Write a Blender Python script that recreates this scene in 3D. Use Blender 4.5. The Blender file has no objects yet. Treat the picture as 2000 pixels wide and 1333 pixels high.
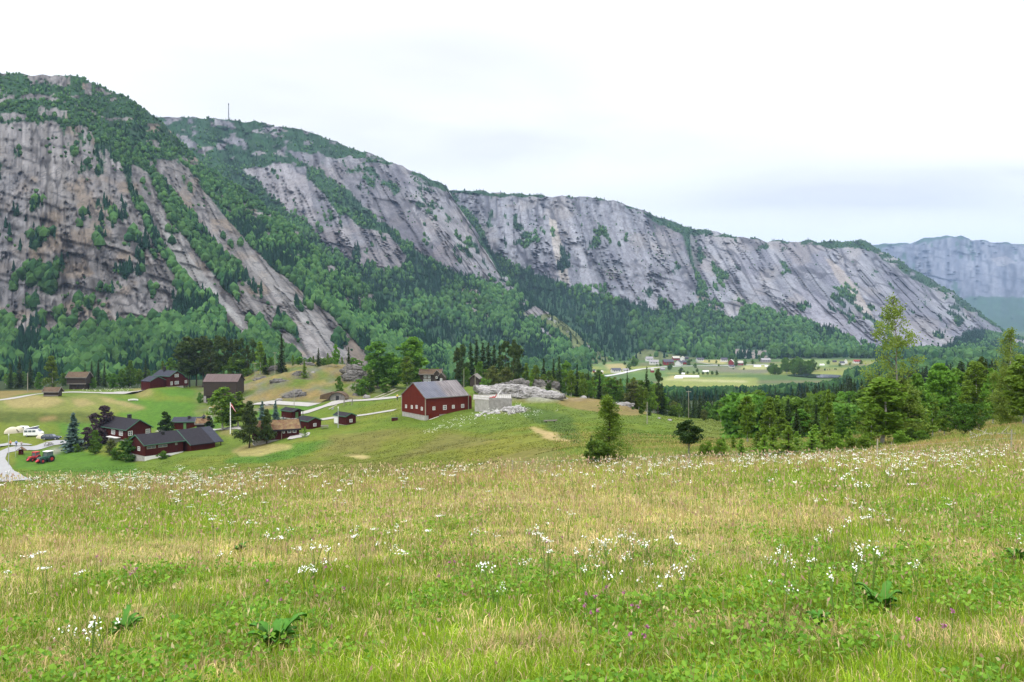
import bpy, bmesh, math, random
import numpy as np
from math import radians, sin, cos, pi, atan2, hypot
HAZE = 6.5e-5
random.seed(7); RS = np.random.RandomState(11)
SC = bpy.context.scene; COL = SC.collection
F = 1555.6; HY = 620.0          # focal length and horizon row, in pixels of a 2000 px wide frame
# ---------------------------------------------------------------- camera, sky, sun, exposure
cam = bpy.data.cameras.new('camera'); cam.sensor_width = 36; cam.lens = 28.0; cam.shift_y = -(666.5-HY)/2000
cam.clip_start = 0.2; cam.clip_end = 40000
camo = bpy.data.objects.new('camera', cam); COL.objects.link(camo); camo.rotation_euler = (pi/2, 0, 0); SC.camera = camo
SC.view_settings.view_transform = 'Standard'; SC.view_settings.look = 'None'; SC.view_settings.exposure = 0.2; SC.view_settings.gamma = 1
SC.cycles.volume_bounces = 0; SC.cycles.max_bounces = 5; SC.cycles.diffuse_bounces = 3; SC.cycles.transparent_max_bounces = 6
SC.cycles.use_denoising = True; SC.cycles.adaptive_threshold = 0.02
SUN_EL, SUN_AZ = radians(52), radians(-125)      # soft light from behind and to the left of the camera
sl = bpy.data.lights.new('sun', 'SUN'); sl.energy = 1.5; sl.angle = radians(11); sl.color = (1, .96, .9)
so = bpy.data.objects.new('sun', sl); COL.objects.link(so)
so.rotation_euler = (pi/2-SUN_EL, 0, SUN_AZ+pi/2+radians(0))

def nd(nt, t, **kw):
    n = nt.nodes.new(t)
    for k, v in kw.items():
        if k in n.bl_rna.properties.keys(): setattr(n, k, v)
        else: n.inputs[k].default_value = v
    return n
def mth(nt, op, a, b=None, c=None, clamp=False):
    n = nt.nodes.new('ShaderNodeMath'); n.operation = op; n.use_clamp = clamp
    for i, v in enumerate((a, b, c)):
        if v is None: continue
        if isinstance(v, (int, float)): n.inputs[i].default_value = v
        else: nt.links.new(v, n.inputs[i])
    return n.outputs[0]
def mixc(nt, f, a, b, mode='MIX'):
    n = nt.nodes.new('ShaderNodeMix'); n.data_type = 'RGBA'; n.blend_type = mode
    for s, v in ((n.inputs[0], f), (n.inputs[6], a), (n.inputs[7], b)):
        if isinstance(v, (int, float)): s.default_value = v
        elif isinstance(v, tuple): s.default_value = (*v, 1)[:4]
        else: nt.links.new(v, s)
    return n.outputs[2]

W = bpy.data.worlds.new('World'); SC.world = W; W.use_nodes = True; nt = W.node_tree; nt.nodes.clear()
sky = nd(nt, 'ShaderNodeTexSky', sky_type='NISHITA', sun_disc=False, sun_elevation=SUN_EL, sun_rotation=radians(235), air_density=1.0, dust_density=2.0)
tc = nd(nt, 'ShaderNodeTexCoord'); sx = nd(nt, 'ShaderNodeSeparateXYZ'); nt.links.new(tc.outputs['Generated'], sx.inputs[0])
X_, Y_, Z_ = sx.outputs
zc = mth(nt, 'MAXIMUM', Z_, 0.0)
# cloud sheet: project the direction on a flat layer, stretch sideways
den = mth(nt, 'ADD', zc, 0.12)
cv = nd(nt, 'ShaderNodeCombineXYZ'); nt.links.new(mth(nt, 'DIVIDE', X_, den), cv.inputs[0]); nt.links.new(mth(nt, 'DIVIDE', Y_, den), cv.inputs[1])
mp = nd(nt, 'ShaderNodeMapping'); mp.inputs['Scale'].default_value = (.9, 1.1, 1); mp.inputs['Location'].default_value = (.3, 1.7, 4.0); nt.links.new(cv.outputs[0], mp.inputs[0])
nz = nd(nt, 'ShaderNodeTexNoise', Scale=.8, Detail=4.0, Roughness=.5, Distortion=.3); nt.links.new(mp.outputs[0], nz.inputs[0])
ramp = mth(nt, 'MULTIPLY_ADD', nz.outputs[0], 3.2, -1.05, clamp=True)
# the two grey cloud banks ahead of the camera, given by their bearing and height above the horizon
def bank(x0, z0, sxw, szw, amp):
    a = mth(nt, 'DIVIDE', mth(nt, 'SUBTRACT', mth(nt, 'DIVIDE', X_, Y_), x0), sxw)
    b = mth(nt, 'DIVIDE', mth(nt, 'SUBTRACT', mth(nt, 'DIVIDE', Z_, Y_), z0), szw)
    r = mth(nt, 'ADD', mth(nt, 'MULTIPLY', a, a), mth(nt, 'MULTIPLY', b, b))
    g = mth(nt, 'MULTIPLY', mth(nt, 'EXPONENT', mth(nt, 'MULTIPLY', r, -1.0)), amp)
    return mth(nt, 'MULTIPLY', g, mth(nt, 'GREATER_THAN', Y_, 0.02))
g = mth(nt, 'ADD', bank(-.14, .29, .30, .085, .75), bank(.40, .150, .24, .026, .75))
g = mth(nt, 'ADD', g, bank(.78, .182, .30, .016, .6))
g = mth(nt, 'ADD', g, bank(.04, .22, .3, .04, .4))
g = mth(nt, 'MULTIPLY', g, mth(nt, 'MULTIPLY_ADD', nz.outputs[0], 3.0, -.4))
grey = mth(nt, 'MINIMUM', mth(nt, 'ADD', g, mth(nt, 'MULTIPLY', ramp, .16)), 1.0)
zen = mth(nt, 'MULTIPLY_ADD', mth(nt, 'MAXIMUM', mth(nt, 'SUBTRACT', Z_, .36), 0.0), 38.0, 12.0)       # overcast: overhead is far brighter than the horizon
white = nd(nt, 'ShaderNodeCombineXYZ')
for i, k in enumerate((1.0, 1.0, 1.012)): nt.links.new(mth(nt, 'MULTIPLY', zen, k), white.inputs[i])
cloud = mixc(nt, mth(nt, 'MULTIPLY', grey, .62), white.outputs[0], (6.3, 6.35, 6.6))
up = mixc(nt, 0.97, sky.outputs[0], cloud)
low = mixc(nt, mth(nt, 'MULTIPLY_ADD', Z_, 20.0, 1.0, clamp=True), (.5, .7, .3), up)
bg = nd(nt, 'ShaderNodeBackground', Strength=0.1); nt.links.new(low, bg.inputs[0])
wo = nd(nt, 'ShaderNodeOutputWorld'); nt.links.new(bg.outputs[0], wo.inputs[0])

# ---------------------------------------------------------------- numpy noise
def _h(ix, iy, s):
    n = (ix.astype(np.int64)*374761393 + iy.astype(np.int64)*668265263 + s*1442695041) & 0xffffffff
    n = ((n ^ (n >> 13))*1274126177) & 0xffffffff; n = (n ^ (n >> 16))
    return (n & 0xffffff)/float(0xffffff)
def vn(x, y, s=0):
    x = np.asarray(x, float); y = np.asarray(y, float)
    ix = np.floor(x); iy = np.floor(y); fx = x-ix; fy = y-iy; fx = fx*fx*(3-2*fx); fy = fy*fy*(3-2*fy)
    a = _h(ix, iy, s); b = _h(ix+1, iy, s); c = _h(ix, iy+1, s); d = _h(ix+1, iy+1, s)
    return (a+(b-a)*fx)*(1-fy)+(c+(d-c)*fx)*fy
def fbm(x, y, s=0, o=4, g=.5):
    t = 0; a = 1; w = 0; x = np.asarray(x, float); y = np.asarray(y, float)
    for k in range(o): t = t+a*vn(x*2**k+k*17.3, y*2**k-k*9.1, s+k*31); w += a; a *= g
    return t/w
def ridge(x, y, s=0, o=3): return 1-np.abs(2*fbm(x, y, s, o)-1)
def sm(a, b, x): t = np.clip((x-a)/(b-a), 0, 1); return t*t*(3-2*t)
def inpoly(P, x, y):
    r = np.zeros(np.shape(x), bool); n = len(P)
    for i in range(n):
        x1, y1 = P[i]; x2, y2 = P[(i+1) % n]
        if y1 == y2: continue
        r ^= ((y1 > y) != (y2 > y)) & (x < (x2-x1)*(y-y1)/(y2-y1)+x1)
    return r
def pline(P, x, y):
    """distance in px to a polyline, rows weighted 2.5 (ground is foreshortened)"""
    m = np.full(np.shape(x), 1e9)
    for (x1, y1), (x2, y2) in zip(P[:-1], P[1:]):
        dx, dy = x2-x1, (y2-y1)*2.5; t = np.clip(((x-x1)*dx+(y-y1)*2.5*dy)/(dx*dx+dy*dy+1e-9), 0, 1)
        m = np.minimum(m, np.hypot(x-x1-t*dx, (y-y1)*2.5-t*dy))
    return m

# ---------------------------------------------------------------- object helpers
def tag(o, label=None, cat=None, group=None, kind=None):
    if label: o['label'] = label
    if cat: o['category'] = cat
    if group: o['group'] = group
    if kind: o['kind'] = kind
    return o
def mesh_obj(name, V, Fc, mats, parent=None, cols=None, mi=None, smooth=False, me=None):
    """V (n,3) array, Fc (m,k) array or list of faces"""
    if me is None:
        me = bpy.data.meshes.new(name)
        if isinstance(Fc, np.ndarray):
            V = np.asarray(V, np.float32); m, k = Fc.shape
            me.vertices.add(len(V)); me.vertices.foreach_set('co', V.ravel())
            me.loops.add(m*k); me.loops.foreach_set('vertex_index', Fc.astype(np.int32).ravel())
            me.polygons.add(m); me.polygons.foreach_set('loop_start', np.arange(0, m*k, k, dtype=np.int32)); me.polygons.foreach_set('loop_total', np.full(m, k, np.int32))
            if mi is not None: me.polygons.foreach_set('material_index', np.asarray(mi, np.int32))
            me.polygons.foreach_set('use_smooth', np.full(m, bool(smooth)))
            me.update(calc_edges=True)
        else:
            me.from_pydata([tuple(v) for v in V], [], [tuple(f) for f in Fc])
            if mi is not None:
                for p, q in zip(me.polygons, mi): p.material_index = int(q)
            if smooth:
                for p in me.polygons: p.use_smooth = True
        if cols is not None:
            a = me.color_attributes.new('Col', 'FLOAT_COLOR', 'POINT'); c = np.ones((len(cols), 4), np.float32); c[:, :3] = cols; a.data.foreach_set('color', c.ravel())
        for m_ in (mats if isinstance(mats, (list, tuple)) else [mats]): me.materials.append(m_)
    o = bpy.data.objects.new(name, me); COL.objects.link(o)
    if parent is not None: o.parent = parent
    return o
def empty(name, loc, rz=0, s=1.0):
    o = bpy.data.objects.new(name, None); COL.objects.link(o); o.location = loc; o.rotation_euler = (0, 0, rz); o.scale = (s, s, s); o.empty_display_size = .3
    return o
def dup(root, loc=None, rz=None, s=None, label=None):
    c = root.copy(); COL.objects.link(c)
    if loc is not None: c.location = loc
    if rz is not None: c.rotation_euler = (0, 0, rz)
    if s is not None: c.scale = s if isinstance(s, tuple) else (s, s, s)
    if label: c['label'] = label
    for ch in list(root.children):
        k = ch.copy(); COL.objects.link(k); k.parent = c
        for g_ in ch.children: q = g_.copy(); COL.objects.link(q); q.parent = k
    return c
class MB:
    """collects boxes, tubes and polygons for ONE mesh"""
    def __init__(s): s.V = []; s.F = []; s.M = []
    def add(s, V, Fc, m=0):
        n = len(s.V); s.V += [tuple(v) for v in V]; s.F += [tuple(i+n for i in f) for f in Fc]; s.M += [m]*len(Fc); return s
    def box(s, x0, x1, y0, y1, z0, z1, m=0):
        return s.add([(x0,y0,z0),(x1,y0,z0),(x1,y1,z0),(x0,y1,z0),(x0,y0,z1),(x1,y0,z1),(x1,y1,z1),(x0,y1,z1)],
                     [(0,3,2,1),(4,5,6,7),(0,1,5,4),(1,2,6,5),(2,3,7,6),(3,0,4,7)], m)
    def tube(s, P, R, n=8, m=0, cap=True):
        from mathutils import Vector
        P = [Vector(p) for p in P]; R = R if isinstance(R, (list, tuple)) else [R]*len(P); V = []
        for i, p in enumerate(P):
            t = (P[min(i+1, len(P)-1)]-P[max(i-1, 0)]).normalized(); a = t.cross(Vector((0, 0, 1)))
            if a.length < .05: a = t.cross(Vector((0, 1, 0)))
            a.normalize(); b = t.cross(a)
            for k in range(n): V.append(p+(a*cos(2*pi*k/n)+b*sin(2*pi*k/n))*R[i])
        Fc = [(i*n+k, i*n+(k+1) % n, (i+1)*n+(k+1) % n, (i+1)*n+k) for i in range(len(P)-1) for k in range(n)]
        if cap: Fc += [tuple(range(n)), tuple((len(P)-1)*n+n-1-k for k in range(n))]
        return s.add(V, Fc, m)
    def prism(s, poly, y0, y1, ax='y', m=0):
        n = len(poly)
        f = (lambda a, b, c: (a, c, b)) if ax == 'y' else (lambda a, b, c: (c, a, b))
        V = [f(a, b, y0) for a, b in poly]+[f(a, b, y1) for a, b in poly]
        return s.add(V, [tuple(range(n))[::-1], tuple(range(n, 2*n))]+[(i, (i+1) % n, n+(i+1) % n, n+i) for i in range(n)], m)
    def build(s, name, mats, parent=None, smooth=False, bevel=0):
        o = mesh_obj(name, s.V, s.F, mats, parent, mi=s.M, smooth=smooth)
        bm = bmesh.new(); bm.from_mesh(o.data); bmesh.ops.recalc_face_normals(bm, faces=bm.faces); bm.to_mesh(o.data); bm.free()
        if bevel: b = o.modifiers.new('b', 'BEVEL'); b.width = bevel; b.segments = 2; b.limit_method = 'ANGLE'
        return o
def mat(name, col, rough=.8, noise=None, bump=0, metal=0, spec=.3, scale=(1, 1, 1), coord='Object'):
    """noise = (scale, colour2, amount[, detail])"""
    m = bpy.data.materials.new(name); m.use_nodes = True; t = m.node_tree; b = t.nodes['Principled BSDF']
    b.inputs['Roughness'].default_value = rough; b.inputs['Metallic'].default_value = metal; b.inputs['Specular IOR Level'].default_value = spec
    b.inputs['Base Color'].default_value = (*col, 1)
    if noise:
        c = nd(t, 'ShaderNodeTexCoord'); mp = nd(t, 'ShaderNodeMapping'); mp.inputs['Scale'].default_value = scale; t.links.new(c.outputs[coord], mp.inputs[0])
        n = nd(t, 'ShaderNodeTexNoise', Scale=noise[0], Detail=5.0, Roughness=.65); t.links.new(mp.outputs[0], n.inputs[0])
        f = mth(t, 'MULTIPLY', mth(t, 'MULTIPLY_ADD', n.outputs[0], 3.0, -1.0, clamp=True), noise[2])
        t.links.new(mixc(t, f, col, noise[1]), b.inputs['Base Color'])
        if bump: bp = nd(t, 'ShaderNodeBump', Strength=bump, Distance=.05); t.links.new(n.outputs[0], bp.inputs['Height']); t.links.new(bp.outputs[0], b.inputs['Normal'])
    return m

# ---------------------------------------------------------------- ground: rows of the frame seen at each distance, per bearing
TD = np.array([30, 45, 70, 100, 125, 150, 175, 200, 225, 250, 300, 360, 450, 600, 750, 900, 1100, 1400, 2000, 9000.])
TP = np.array([-600, 0, 200, 400, 600, 700, 800, 1000, 1150, 1300, 1500, 1750, 2000, 2600.])
TR = np.array([
 [948,985,1005,1000,985,965,935,900,870,840,800,780,760,750,738,726,712,695,670,632],
 [940,965,985,975,955,938,914,876,845,812,774,757,745,742,735,725,712,695,670,632],
 [936,958,975,966,948,928,903,872,842,810,770,755,745,742,735,725,712,695,670,632],
 [931,950,965,955,935,912,886,855,828,797,762,748,742,742,735,725,712,695,670,632],
 [926,942,952,940,918,890,856,824,798,776,728,706,735,745,738,725,712,695,670,632],
 [924,938,944,932,908,880,846,816,793,770,732,714,738,745,740,726,712,695,670,632],
 [921,932,935,925,895,865,830,798,780,765,752,750,745,765,748,726,712,695,670,632],
 [913,922,918,893,862,835,805,785,772,765,770,775,770,772,748,727,711,695,670,632],
 [907,912,900,870,845,820,800,785,778,778,785,790,778,778,748,728,710,695,670,632],
 [900,903,888,865,848,832,818,812,812,816,816,808,790,779,750,728,709,693,670,632],
 [892,893,868,862,858,850,842,834,826,822,812,800,785,778,750,728,708,691,670,632],
 [882,880,868,852,845,838,831,825,820,815,805,795,780,778,750,728,708,691,670,632],
 [866,845,828,822,818,815,811,808,804,800,790,780,770,770,750,728,708,691,670,632],
 [848,822,812,806,803,800,798,795,792,790,780,772,765,765,750,728,708,691,670,632]], float)
def kk(px): return .161-.0000205*np.clip(px, -600, 2600)
TR[:, 0] = HY+F*(1.6/28+kk(TP))+2; TR[:11, 1] = np.maximum(TR[:11, 1], TR[:11, 0]+8)
_fd = np.linspace(math.log(30), math.log(9000), 400)
def _pch(x, X, Yv):   # monotone-ish cubic along the last axis
    h = np.diff(X); dl = np.diff(Yv, axis=-1)/h; m = np.zeros_like(Yv)
    with np.errstate(divide='ignore', invalid='ignore'):
        w1 = 2*h[1:]+h[:-1]; w2 = h[1:]+2*h[:-1]; q = (w1+w2)/(w1/dl[..., :-1]+w2/dl[..., 1:])
    m[..., 1:-1] = np.where(dl[..., :-1]*dl[..., 1:] > 0, np.nan_to_num(q), 0); m[..., 0] = dl[..., 0]; m[..., -1] = dl[..., -1]
    i = np.clip(np.searchsorted(X, x)-1, 0, len(X)-2); t = (x-X[i])/h[i]
    y0, y1, m0, m1 = Yv[..., i], Yv[..., i+1], m[..., i]*h[i], m[..., i+1]*h[i]
    return y0*(2*t**3-3*t**2+1)+m0*(t**3-2*t**2+t)+y1*(-2*t**3+3*t**2)+m1*(t**3-t**2)
_A = _pch(_fd, np.log(TD), TR)                      # px x 400
_px = np.linspace(-600, 2600, 801); _B = _pch(_px, TP, _A.T.copy())      # 400 x 801
ANCH = []     # (px, row, d): places whose ground must meet a known pixel
def base_row(px, d):
    px = np.asarray(px, float); d = np.asarray(d, float); L = np.log(np.clip(d, 30, 9000))
    u = np.clip((px+600)/3200*800, 0, 799.999); v = np.clip((L-_fd[0])/(_fd[-1]-_fd[0])*399, 0, 398.999)
    iu = u.astype(int); iv = v.astype(int); fu = u-iu; fv = v-iv
    far = (_B[iv, iu]*(1-fv)+_B[iv+1, iu]*fv)*(1-fu)+(_B[iv, iu+1]*(1-fv)+_B[iv+1, iu+1]*fv)*fu
    near = HY+F*(1.6/np.maximum(d, .5)+kk(px))
    w = sm(20, 32, d); return near*(1-w)+far*w
# ---------------------------------------------------------------- buildings are fitted first, so that the ground can meet them
def P3(px, row, d): return np.array([(px-1000)/F*d, d, -(row-HY)/F*d])
def at_same_height(px, row, z): d = -z*F/(row-HY); return P3(px, row, d)
def fit(E, d, L, G, base, R=None, rise=None, ws=1.0, ls=1.0):
    """near eave corner E at distance d, far end of the eave L, other eave corner of the near gable G, base row under E, ridge apex R"""
    e = P3(*E, d); l = at_same_height(*L, e[2]); g_ = at_same_height(*G, e[2])
    a = (l-e)[:2]; b = (g_-e)[:2]; la, lb = np.hypot(*a), np.hypot(*b); aa = atan2(a[1], a[0]); ab = atan2(b[1], b[0])
    sgn = 1 if ((ab-aa+pi) % (2*pi)-pi) > 0 else -1; ab2 = ab-sgn*pi/2
    da = (ab2-aa+pi) % (2*pi)-pi; th = aa+da*(lb*.6/(la+lb))
    if R: dm = (d+g_[1])/2; rise = -(R[1]-HY)/F*dm-e[2]
    z0 = -(base-HY)/F*d
    la *= ls; lb *= ws; c = e[:2]+np.array([cos(th), sin(th)])*la/2+sgn*np.array([-sin(th), cos(th)])*lb/2
    ANCH.append((E[0], base, d))
    # local frame: x along the ridge from the near gable (x=-len/2) to the far one, y across; the near wall is on side -sgn
    return dict(c=(c[0], c[1], z0), th=th, len=la, wid=lb, h=e[2]-z0, rise=rise, s=-sgn)
FT = dict(
 barn=fit((831,778.6),180,(915,773),(783,773),822,(805,748),ws=1.2,ls=1.05),
 long1=fit((281,870.8),172,(363.5,861),(241,864),897,(260,849.8)),
 long2=fit((371.8,870),172.5,(437,861.8),(330,863),887,rise=2.2),
 left=fit((246,841),195,(184,832),(302,835),862,(275,820)),
 cab1=fit((569,804.4),200,(547.4,801.4),(590,802.2),819,(578,798)),
 cab2=fit((601.4,823.8),188,(578.6,819.4),(627.8,820.6),840.5,(614,815.2)),
 cab3=fit((675.2,814.2),190,(650,810.4),(697.4,811.8),832,(685.4,807)),
 farm=fit((331,735.6),300,(297,733.6),(361,733.4),757,(346,724.4)),
 wing=fit((306.5,745.3),296,(322,744.3),(285.8,743.5),758,(294.8,735.6)),
)
def frontal(x0, x1, eave, base, d, depth, rise, yaw=0):
    """a building whose long side faces the camera"""
    L_ = (x1-x0)/F*d; c = P3((x0+x1)/2, base, d); ANCH.append(((x0+x1)/2, base, d))
    return dict(c=(c[0]-sin(yaw)*depth/2, c[1]+cos(yaw)*depth/2, c[2]), th=yaw, len=L_, wid=depth, h=(base-eave)/F*d, rise=rise, s=-1)
FT.update(
 sod=frontal(497,587,841,861,179,5.5,1.9,radians(25)),
 logbarn=frontal(395.5,464.4,746,785,262,7.5,2.3),
 store=frontal(127.5,168.5,738,761,325,5.5,2.1),
 shed=frontal(82,114,766,775,285,3.6,1.5),
 low=frontal(334,392,824.5,840,226,5.5,1.1,radians(4)),
 bell=frontal(381,408,828.5,842,214,4.2,1.2,radians(8)),
 loghouse=frontal(818,862,731.5,748,256,6,1.4),
)
for a in ((66,852,212),(28,845,219),(100,859,206),(80,903,180),(62,903,184),(31,872,196),(41,886,189),(17,911,176),(450,838,200),(487,874,176),(520,868,178),
          (660,780,232),(680,795,222),(635,835,190),(926,755,250),(940,800,186),(998,802,184),(650,800,215),(95,775,285),(430,846,200),(160,880,192),(258,905,175),(210,880,188)): ANCH.append(a)
_an = np.array(ANCH)
_res = _an[:, 1]-base_row(_an[:, 0], _an[:, 2])
def corr(px, d):
    px = np.asarray(px, float); d = np.asarray(d, float); L = np.log(np.maximum(d, 1)); n = 0; w = 0; wm = 0
    for (ax, ay, ad), r in zip(_an, _res):
        k = np.exp(-((px-ax)/30)**2-((L-math.log(ad))/.055)**2); n = n+k*r; w = w+k; wm = np.maximum(wm, k)
    return n/(w+.02)*np.minimum(1, wm*1.25)
# terrain grid
PXS = np.linspace(-600, 2600, 1068)
DS = np.concatenate([np.geomspace(.6, 28, 90, endpoint=False), np.geomspace(28, 95, 85, endpoint=False), np.geomspace(95, 420, 250, endpoint=False), np.geomspace(420, 1450, 140, endpoint=False), np.geomspace(1450, 14000, 40)])
gP, gD = np.meshgrid(PXS, DS)
gX = (gP-1000)/F*gD; gY = gD
ROWG = base_row(gP, gD)
m = (gD > 120) & (gD < 420); cr = np.zeros_like(gP); cr[m] = corr(gP[m], gD[m]); ROWG = ROWG+cr
near = gD < 60
bumps = (fbm(gX*.35, gY*.35, 3, 3)-.5)*.22*sm(2, 6, gD)*(1-sm(40, 90, gD))
# rocky knoll left of the barn and rock outcrops: real relief, in world space
knoll = np.exp(-(((gP-590)/150)**4))*np.exp(-((np.log(gD)-math.log(305))/.2)**4)
bumps = bumps+knoll*((ridge(gX*.09, gY*.06, 5, 4)-.55)*3.2+(fbm(gX*.4, gY*.4, 6)-.5)*.8)
OUT = [ # rock outcrops: px, row, half width px, height m
 (572,768,26,1.3,252),(535,712,16,1.2,305),(600,708,12,1.0,318),(590,732,22,1.2,288),(545,744,20,.9,275),(690,726,28,2.2,290),(690,747,26,2.6,272),(700,762,22,2.0,256),
 (505,722,14,1.0,300),(460,727,22,.8,300),(1000,772,50,2.6,206),(1060,778,34,1.4,200),(950,775,22,1.0,204),(1130,779,30,.7,204),(1215,800,30,1.0,186),(1015,755,36,2.6,232),(1070,757,28,2.8,228),(1000,800,22,.9,176),(1020,797,12,.8,176),(470,750,10,.4,285)]
rockm = np.zeros_like(gP)
for (a, b, w, h, d) in OUT:
    k = np.exp(-np.abs((gP-a)/w)**2.6-np.abs((gD-d)/(w*d/F*.9))**2.6)
    lum = k*(.55+.55*ridge(gX*.22+a, gY*.22, 9, 2)); bumps = bumps+lum*h*.9; rockm = np.maximum(rockm, k)
bumps = bumps+(ridge(gX*.5, gY*.5, 8, 3)-.5)*.5*rockm
bank_m = ((gP < 230) & (gD > 226) & (gD < 262))
Zg = -(ROWG-HY)/F*gD+bumps+(fbm(gX*.08, gY*.08, 12, 3)-.5)*1.0*sm(60, 110, gD)*(1-.8*sm(160, 190, gD))*(1-sm(400, 500, gD))
ROWV = HY-Zg/gD*F
LDS = np.log(DS)
def gz(px, d):
    """ground height on the terrain mesh itself"""
    px = np.asarray(px, float); d = np.asarray(d, float)
    u = np.clip((px+600)/3200*(len(PXS)-1), 0, len(PXS)-1.001); iu = u.astype(int); fu = u-iu
    iv = np.clip(np.searchsorted(DS, d)-1, 0, len(DS)-2); fv = np.clip((d-DS[iv])/(DS[iv+1]-DS[iv]), 0, 1)
    return (Zg[iv, iu]*(1-fv)+Zg[iv+1, iu]*fv)*(1-fu)+(Zg[iv, iu+1]*(1-fv)+Zg[iv+1, iu+1]*fv)*fu
def gxy(x, y): return float(gz(x/y*F+1000, y))
_dm = np.geomspace(3, 5000, 4000)
def on_ground(px, row, d0=3, d1=5000):
    """first ground point between d0 and d1 that shows at this row"""
    dd = _dm[(_dm >= d0) & (_dm <= d1)]; r = HY-gz(np.full(len(dd), px), dd)/dd*F
    i = np.nonzero(r <= row)[0]; d = dd[i[0]] if len(i) else dd[np.argmin(np.abs(r-row))]
    return np.array([(px-1000)/F*d, d, float(gz(px, d))])
def gd(px, d): return np.array([(px-1000)/F*d, d, float(gz(px, d))])

# ---------------------------------------------------------------- ground colours (soil, grass, heath, rock: real surface colours)
LUSH = np.array((.058, .128, .015)); OLIVE = np.array((.10, .15, .017)); YEL = np.array((.17, .16, .03)); STRAW = np.array((.30, .235, .11)); HEATH = np.array((.20, .135, .065))
DKG = np.array((.03, .075, .016)); PURP = np.array((.125, .10, .05)); FORF = np.array((.03, .045, .018)); ROCK = np.array((.17, .16, .155)); LROCK = np.array((.29, .28, .28))
GRAV = np.array((.30, .29, .275)); EARTH = np.array((.10, .085, .04))
C = np.zeros(gP.shape+(3,)); C[:] = OLIVE
R_ = ROWV
wx = gP+(fbm(gX*.12, gY*.12, 21)-.5)*26*np.clip(200/gD, .3, 1.6); wy = R_+(fbm(gX*.13+9, gY*.13, 22)-.5)*7*np.clip(200/gD, .3, 1.6)
n1 = fbm(gX*.05, gY*.05, 31, 4); n2 = fbm(gX*.35, gY*.35, 32, 3); n3 = fbm(gX*1.3, gY*1.3, 33, 2)
def put(m, c, a=1.0):
    m = (np.clip(m, 0, 1)*a)[..., None]; C[:] = C*(1-m)+np.asarray(c)*m
put(sm(.45, .65, n1), YEL, .5); put(sm(.52, .7, n2), DKG, .25); put(sm(.5, .66, 1-n1), PURP, .15)
mid = (gD > 60) & (gD < 420); far_ = gD >= 520
# foreground meadow (d < 60): lush near, straw patches, reddish fescue towards the crest
nr = gD < 70
def patch_straw(x, y, px, row):
    m = sm(.50, .62, fbm(x*1.1, y*1.6, 41, 4))*.62+sm(.48, .62, fbm(x*.25, y*.45, 42, 3))*.32-.08
    wv = (fbm(x*.5, y*.6, 43, 3)-.5)*70
    for (a, b, sa, sb, k) in ((60,1085,150,42,1.7),(330,1080,190,30,1.3),(640,1085,170,26,1.0),(1050,1060,260,70,.9),(800,990,330,35,.7),(1250,985,260,45,.9),(1450,1010,220,40,.7),(1300,1010,300,60,.5),(1180,1260,240,50,.8),(1300,1190,120,30,.6),(1950,1200,160,80,.6),(180,1290,160,40,.7),(60,1190,60,30,.3),(1600,1220,120,40,.4),(700,1240,80,30,.35)):
        m = m+k*.52*np.exp(-((px+wv-a)/sa)**2-((row+wv*.35-b)/sb)**2)
    for (a, b, sa, sb, k) in ((300,1000,300,36,.8),(750,1140,330,34,1.0),(500,1200,260,60,.5),(1100,1150,200,50,.6),(1550,1130,220,50,.5),(1900,1010,220,60,.6),(1650,950,300,30,.5),(540,1240,140,40,.6),(1760,1180,180,50,.8),(1200,1230,80,30,.4)):
        m = m-k*.4*np.exp(-((px+wv-a)/sa)**2-((row+wv*.35-b)/sb)**2)
    return np.clip(m, 0, 1)
ps = patch_straw(gX, gY, gP, R_)
put(nr*1.0, (.085, .125, .02)); put(nr*ps, (.17, .16, .055)); put(nr*sm(20, 27, gD)*.35, PURP)
# right-hand heath beyond the crest
rh = ((gP > 1380) & (gD > 28) & (gD < 130))
put(rh*sm(.42, .6, n2), HEATH, .75); put(rh*sm(.55, .7, n3), EARTH, .6)
# mid field
put(mid*inpoly([(430,905),(640,860),(780,835),(1000,850),(1060,900),(1000,960),(430,960)], wx, wy), (.13, .135, .022), .7)
put(mid*inpoly([(900,800),(1000,806),(1100,800),(1130,830),(1250,860),(1500,860),(1500,900),(900,900)], wx, wy)*sm(.4, .6, n1), YEL, .5)
put(mid*inpoly([(980,790),(1040,795),(1100,810),(1140,850),(1120,870),(1080,840),(1020,815)], wx, wy), (.05, .09, .018), .75)
put(mid*inpoly([(1035,835),(1060,838),(1110,855),(1108,862),(1070,855)], wx, wy), (.36, .26, .15), .9)
put(mid*inpoly([(675,891),(700,889),(722,894),(700,898)], wx, wy), (.36, .28, .15), .9)
for pl in ([(560,868),(620,862),(660,868),(640,885),(560,880)],): put(mid*inpoly(pl, wx, wy), YEL, .4)
lush = [[(430,905),(470,880),(570,866),(640,858),(650,868),(610,885),(520,905)], [(20,915),(30,890),(110,870),(270,905),(260,930)],
        [(180,775),(310,783),(440,790),(560,790),(620,790),(590,800),(560,812),(440,818),(420,845),(300,840),(230,812),(250,800)], [(110,825),(230,822),(230,858),(90,850),(60,830)], [(300,760),(360,758),(385,765),(380,778),(330,775)],
        [(480,795),(640,792),(560,810),(480,812)]]
for pl in lush: put(mid*inpoly(pl, wx, wy), LUSH*(1.1), .9)
put(mid*inpoly([(700,800),(790,775),(790,800),(700,812),(620,825)], wx, wy), (.12, .14, .02), .8)
put(mid*inpoly([(-200,768),(90,778),(190,770),(250,785),(285,800),(260,806),(120,806),(-200,802)], wx, wy), (.155, .165, .05), .9)
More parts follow.
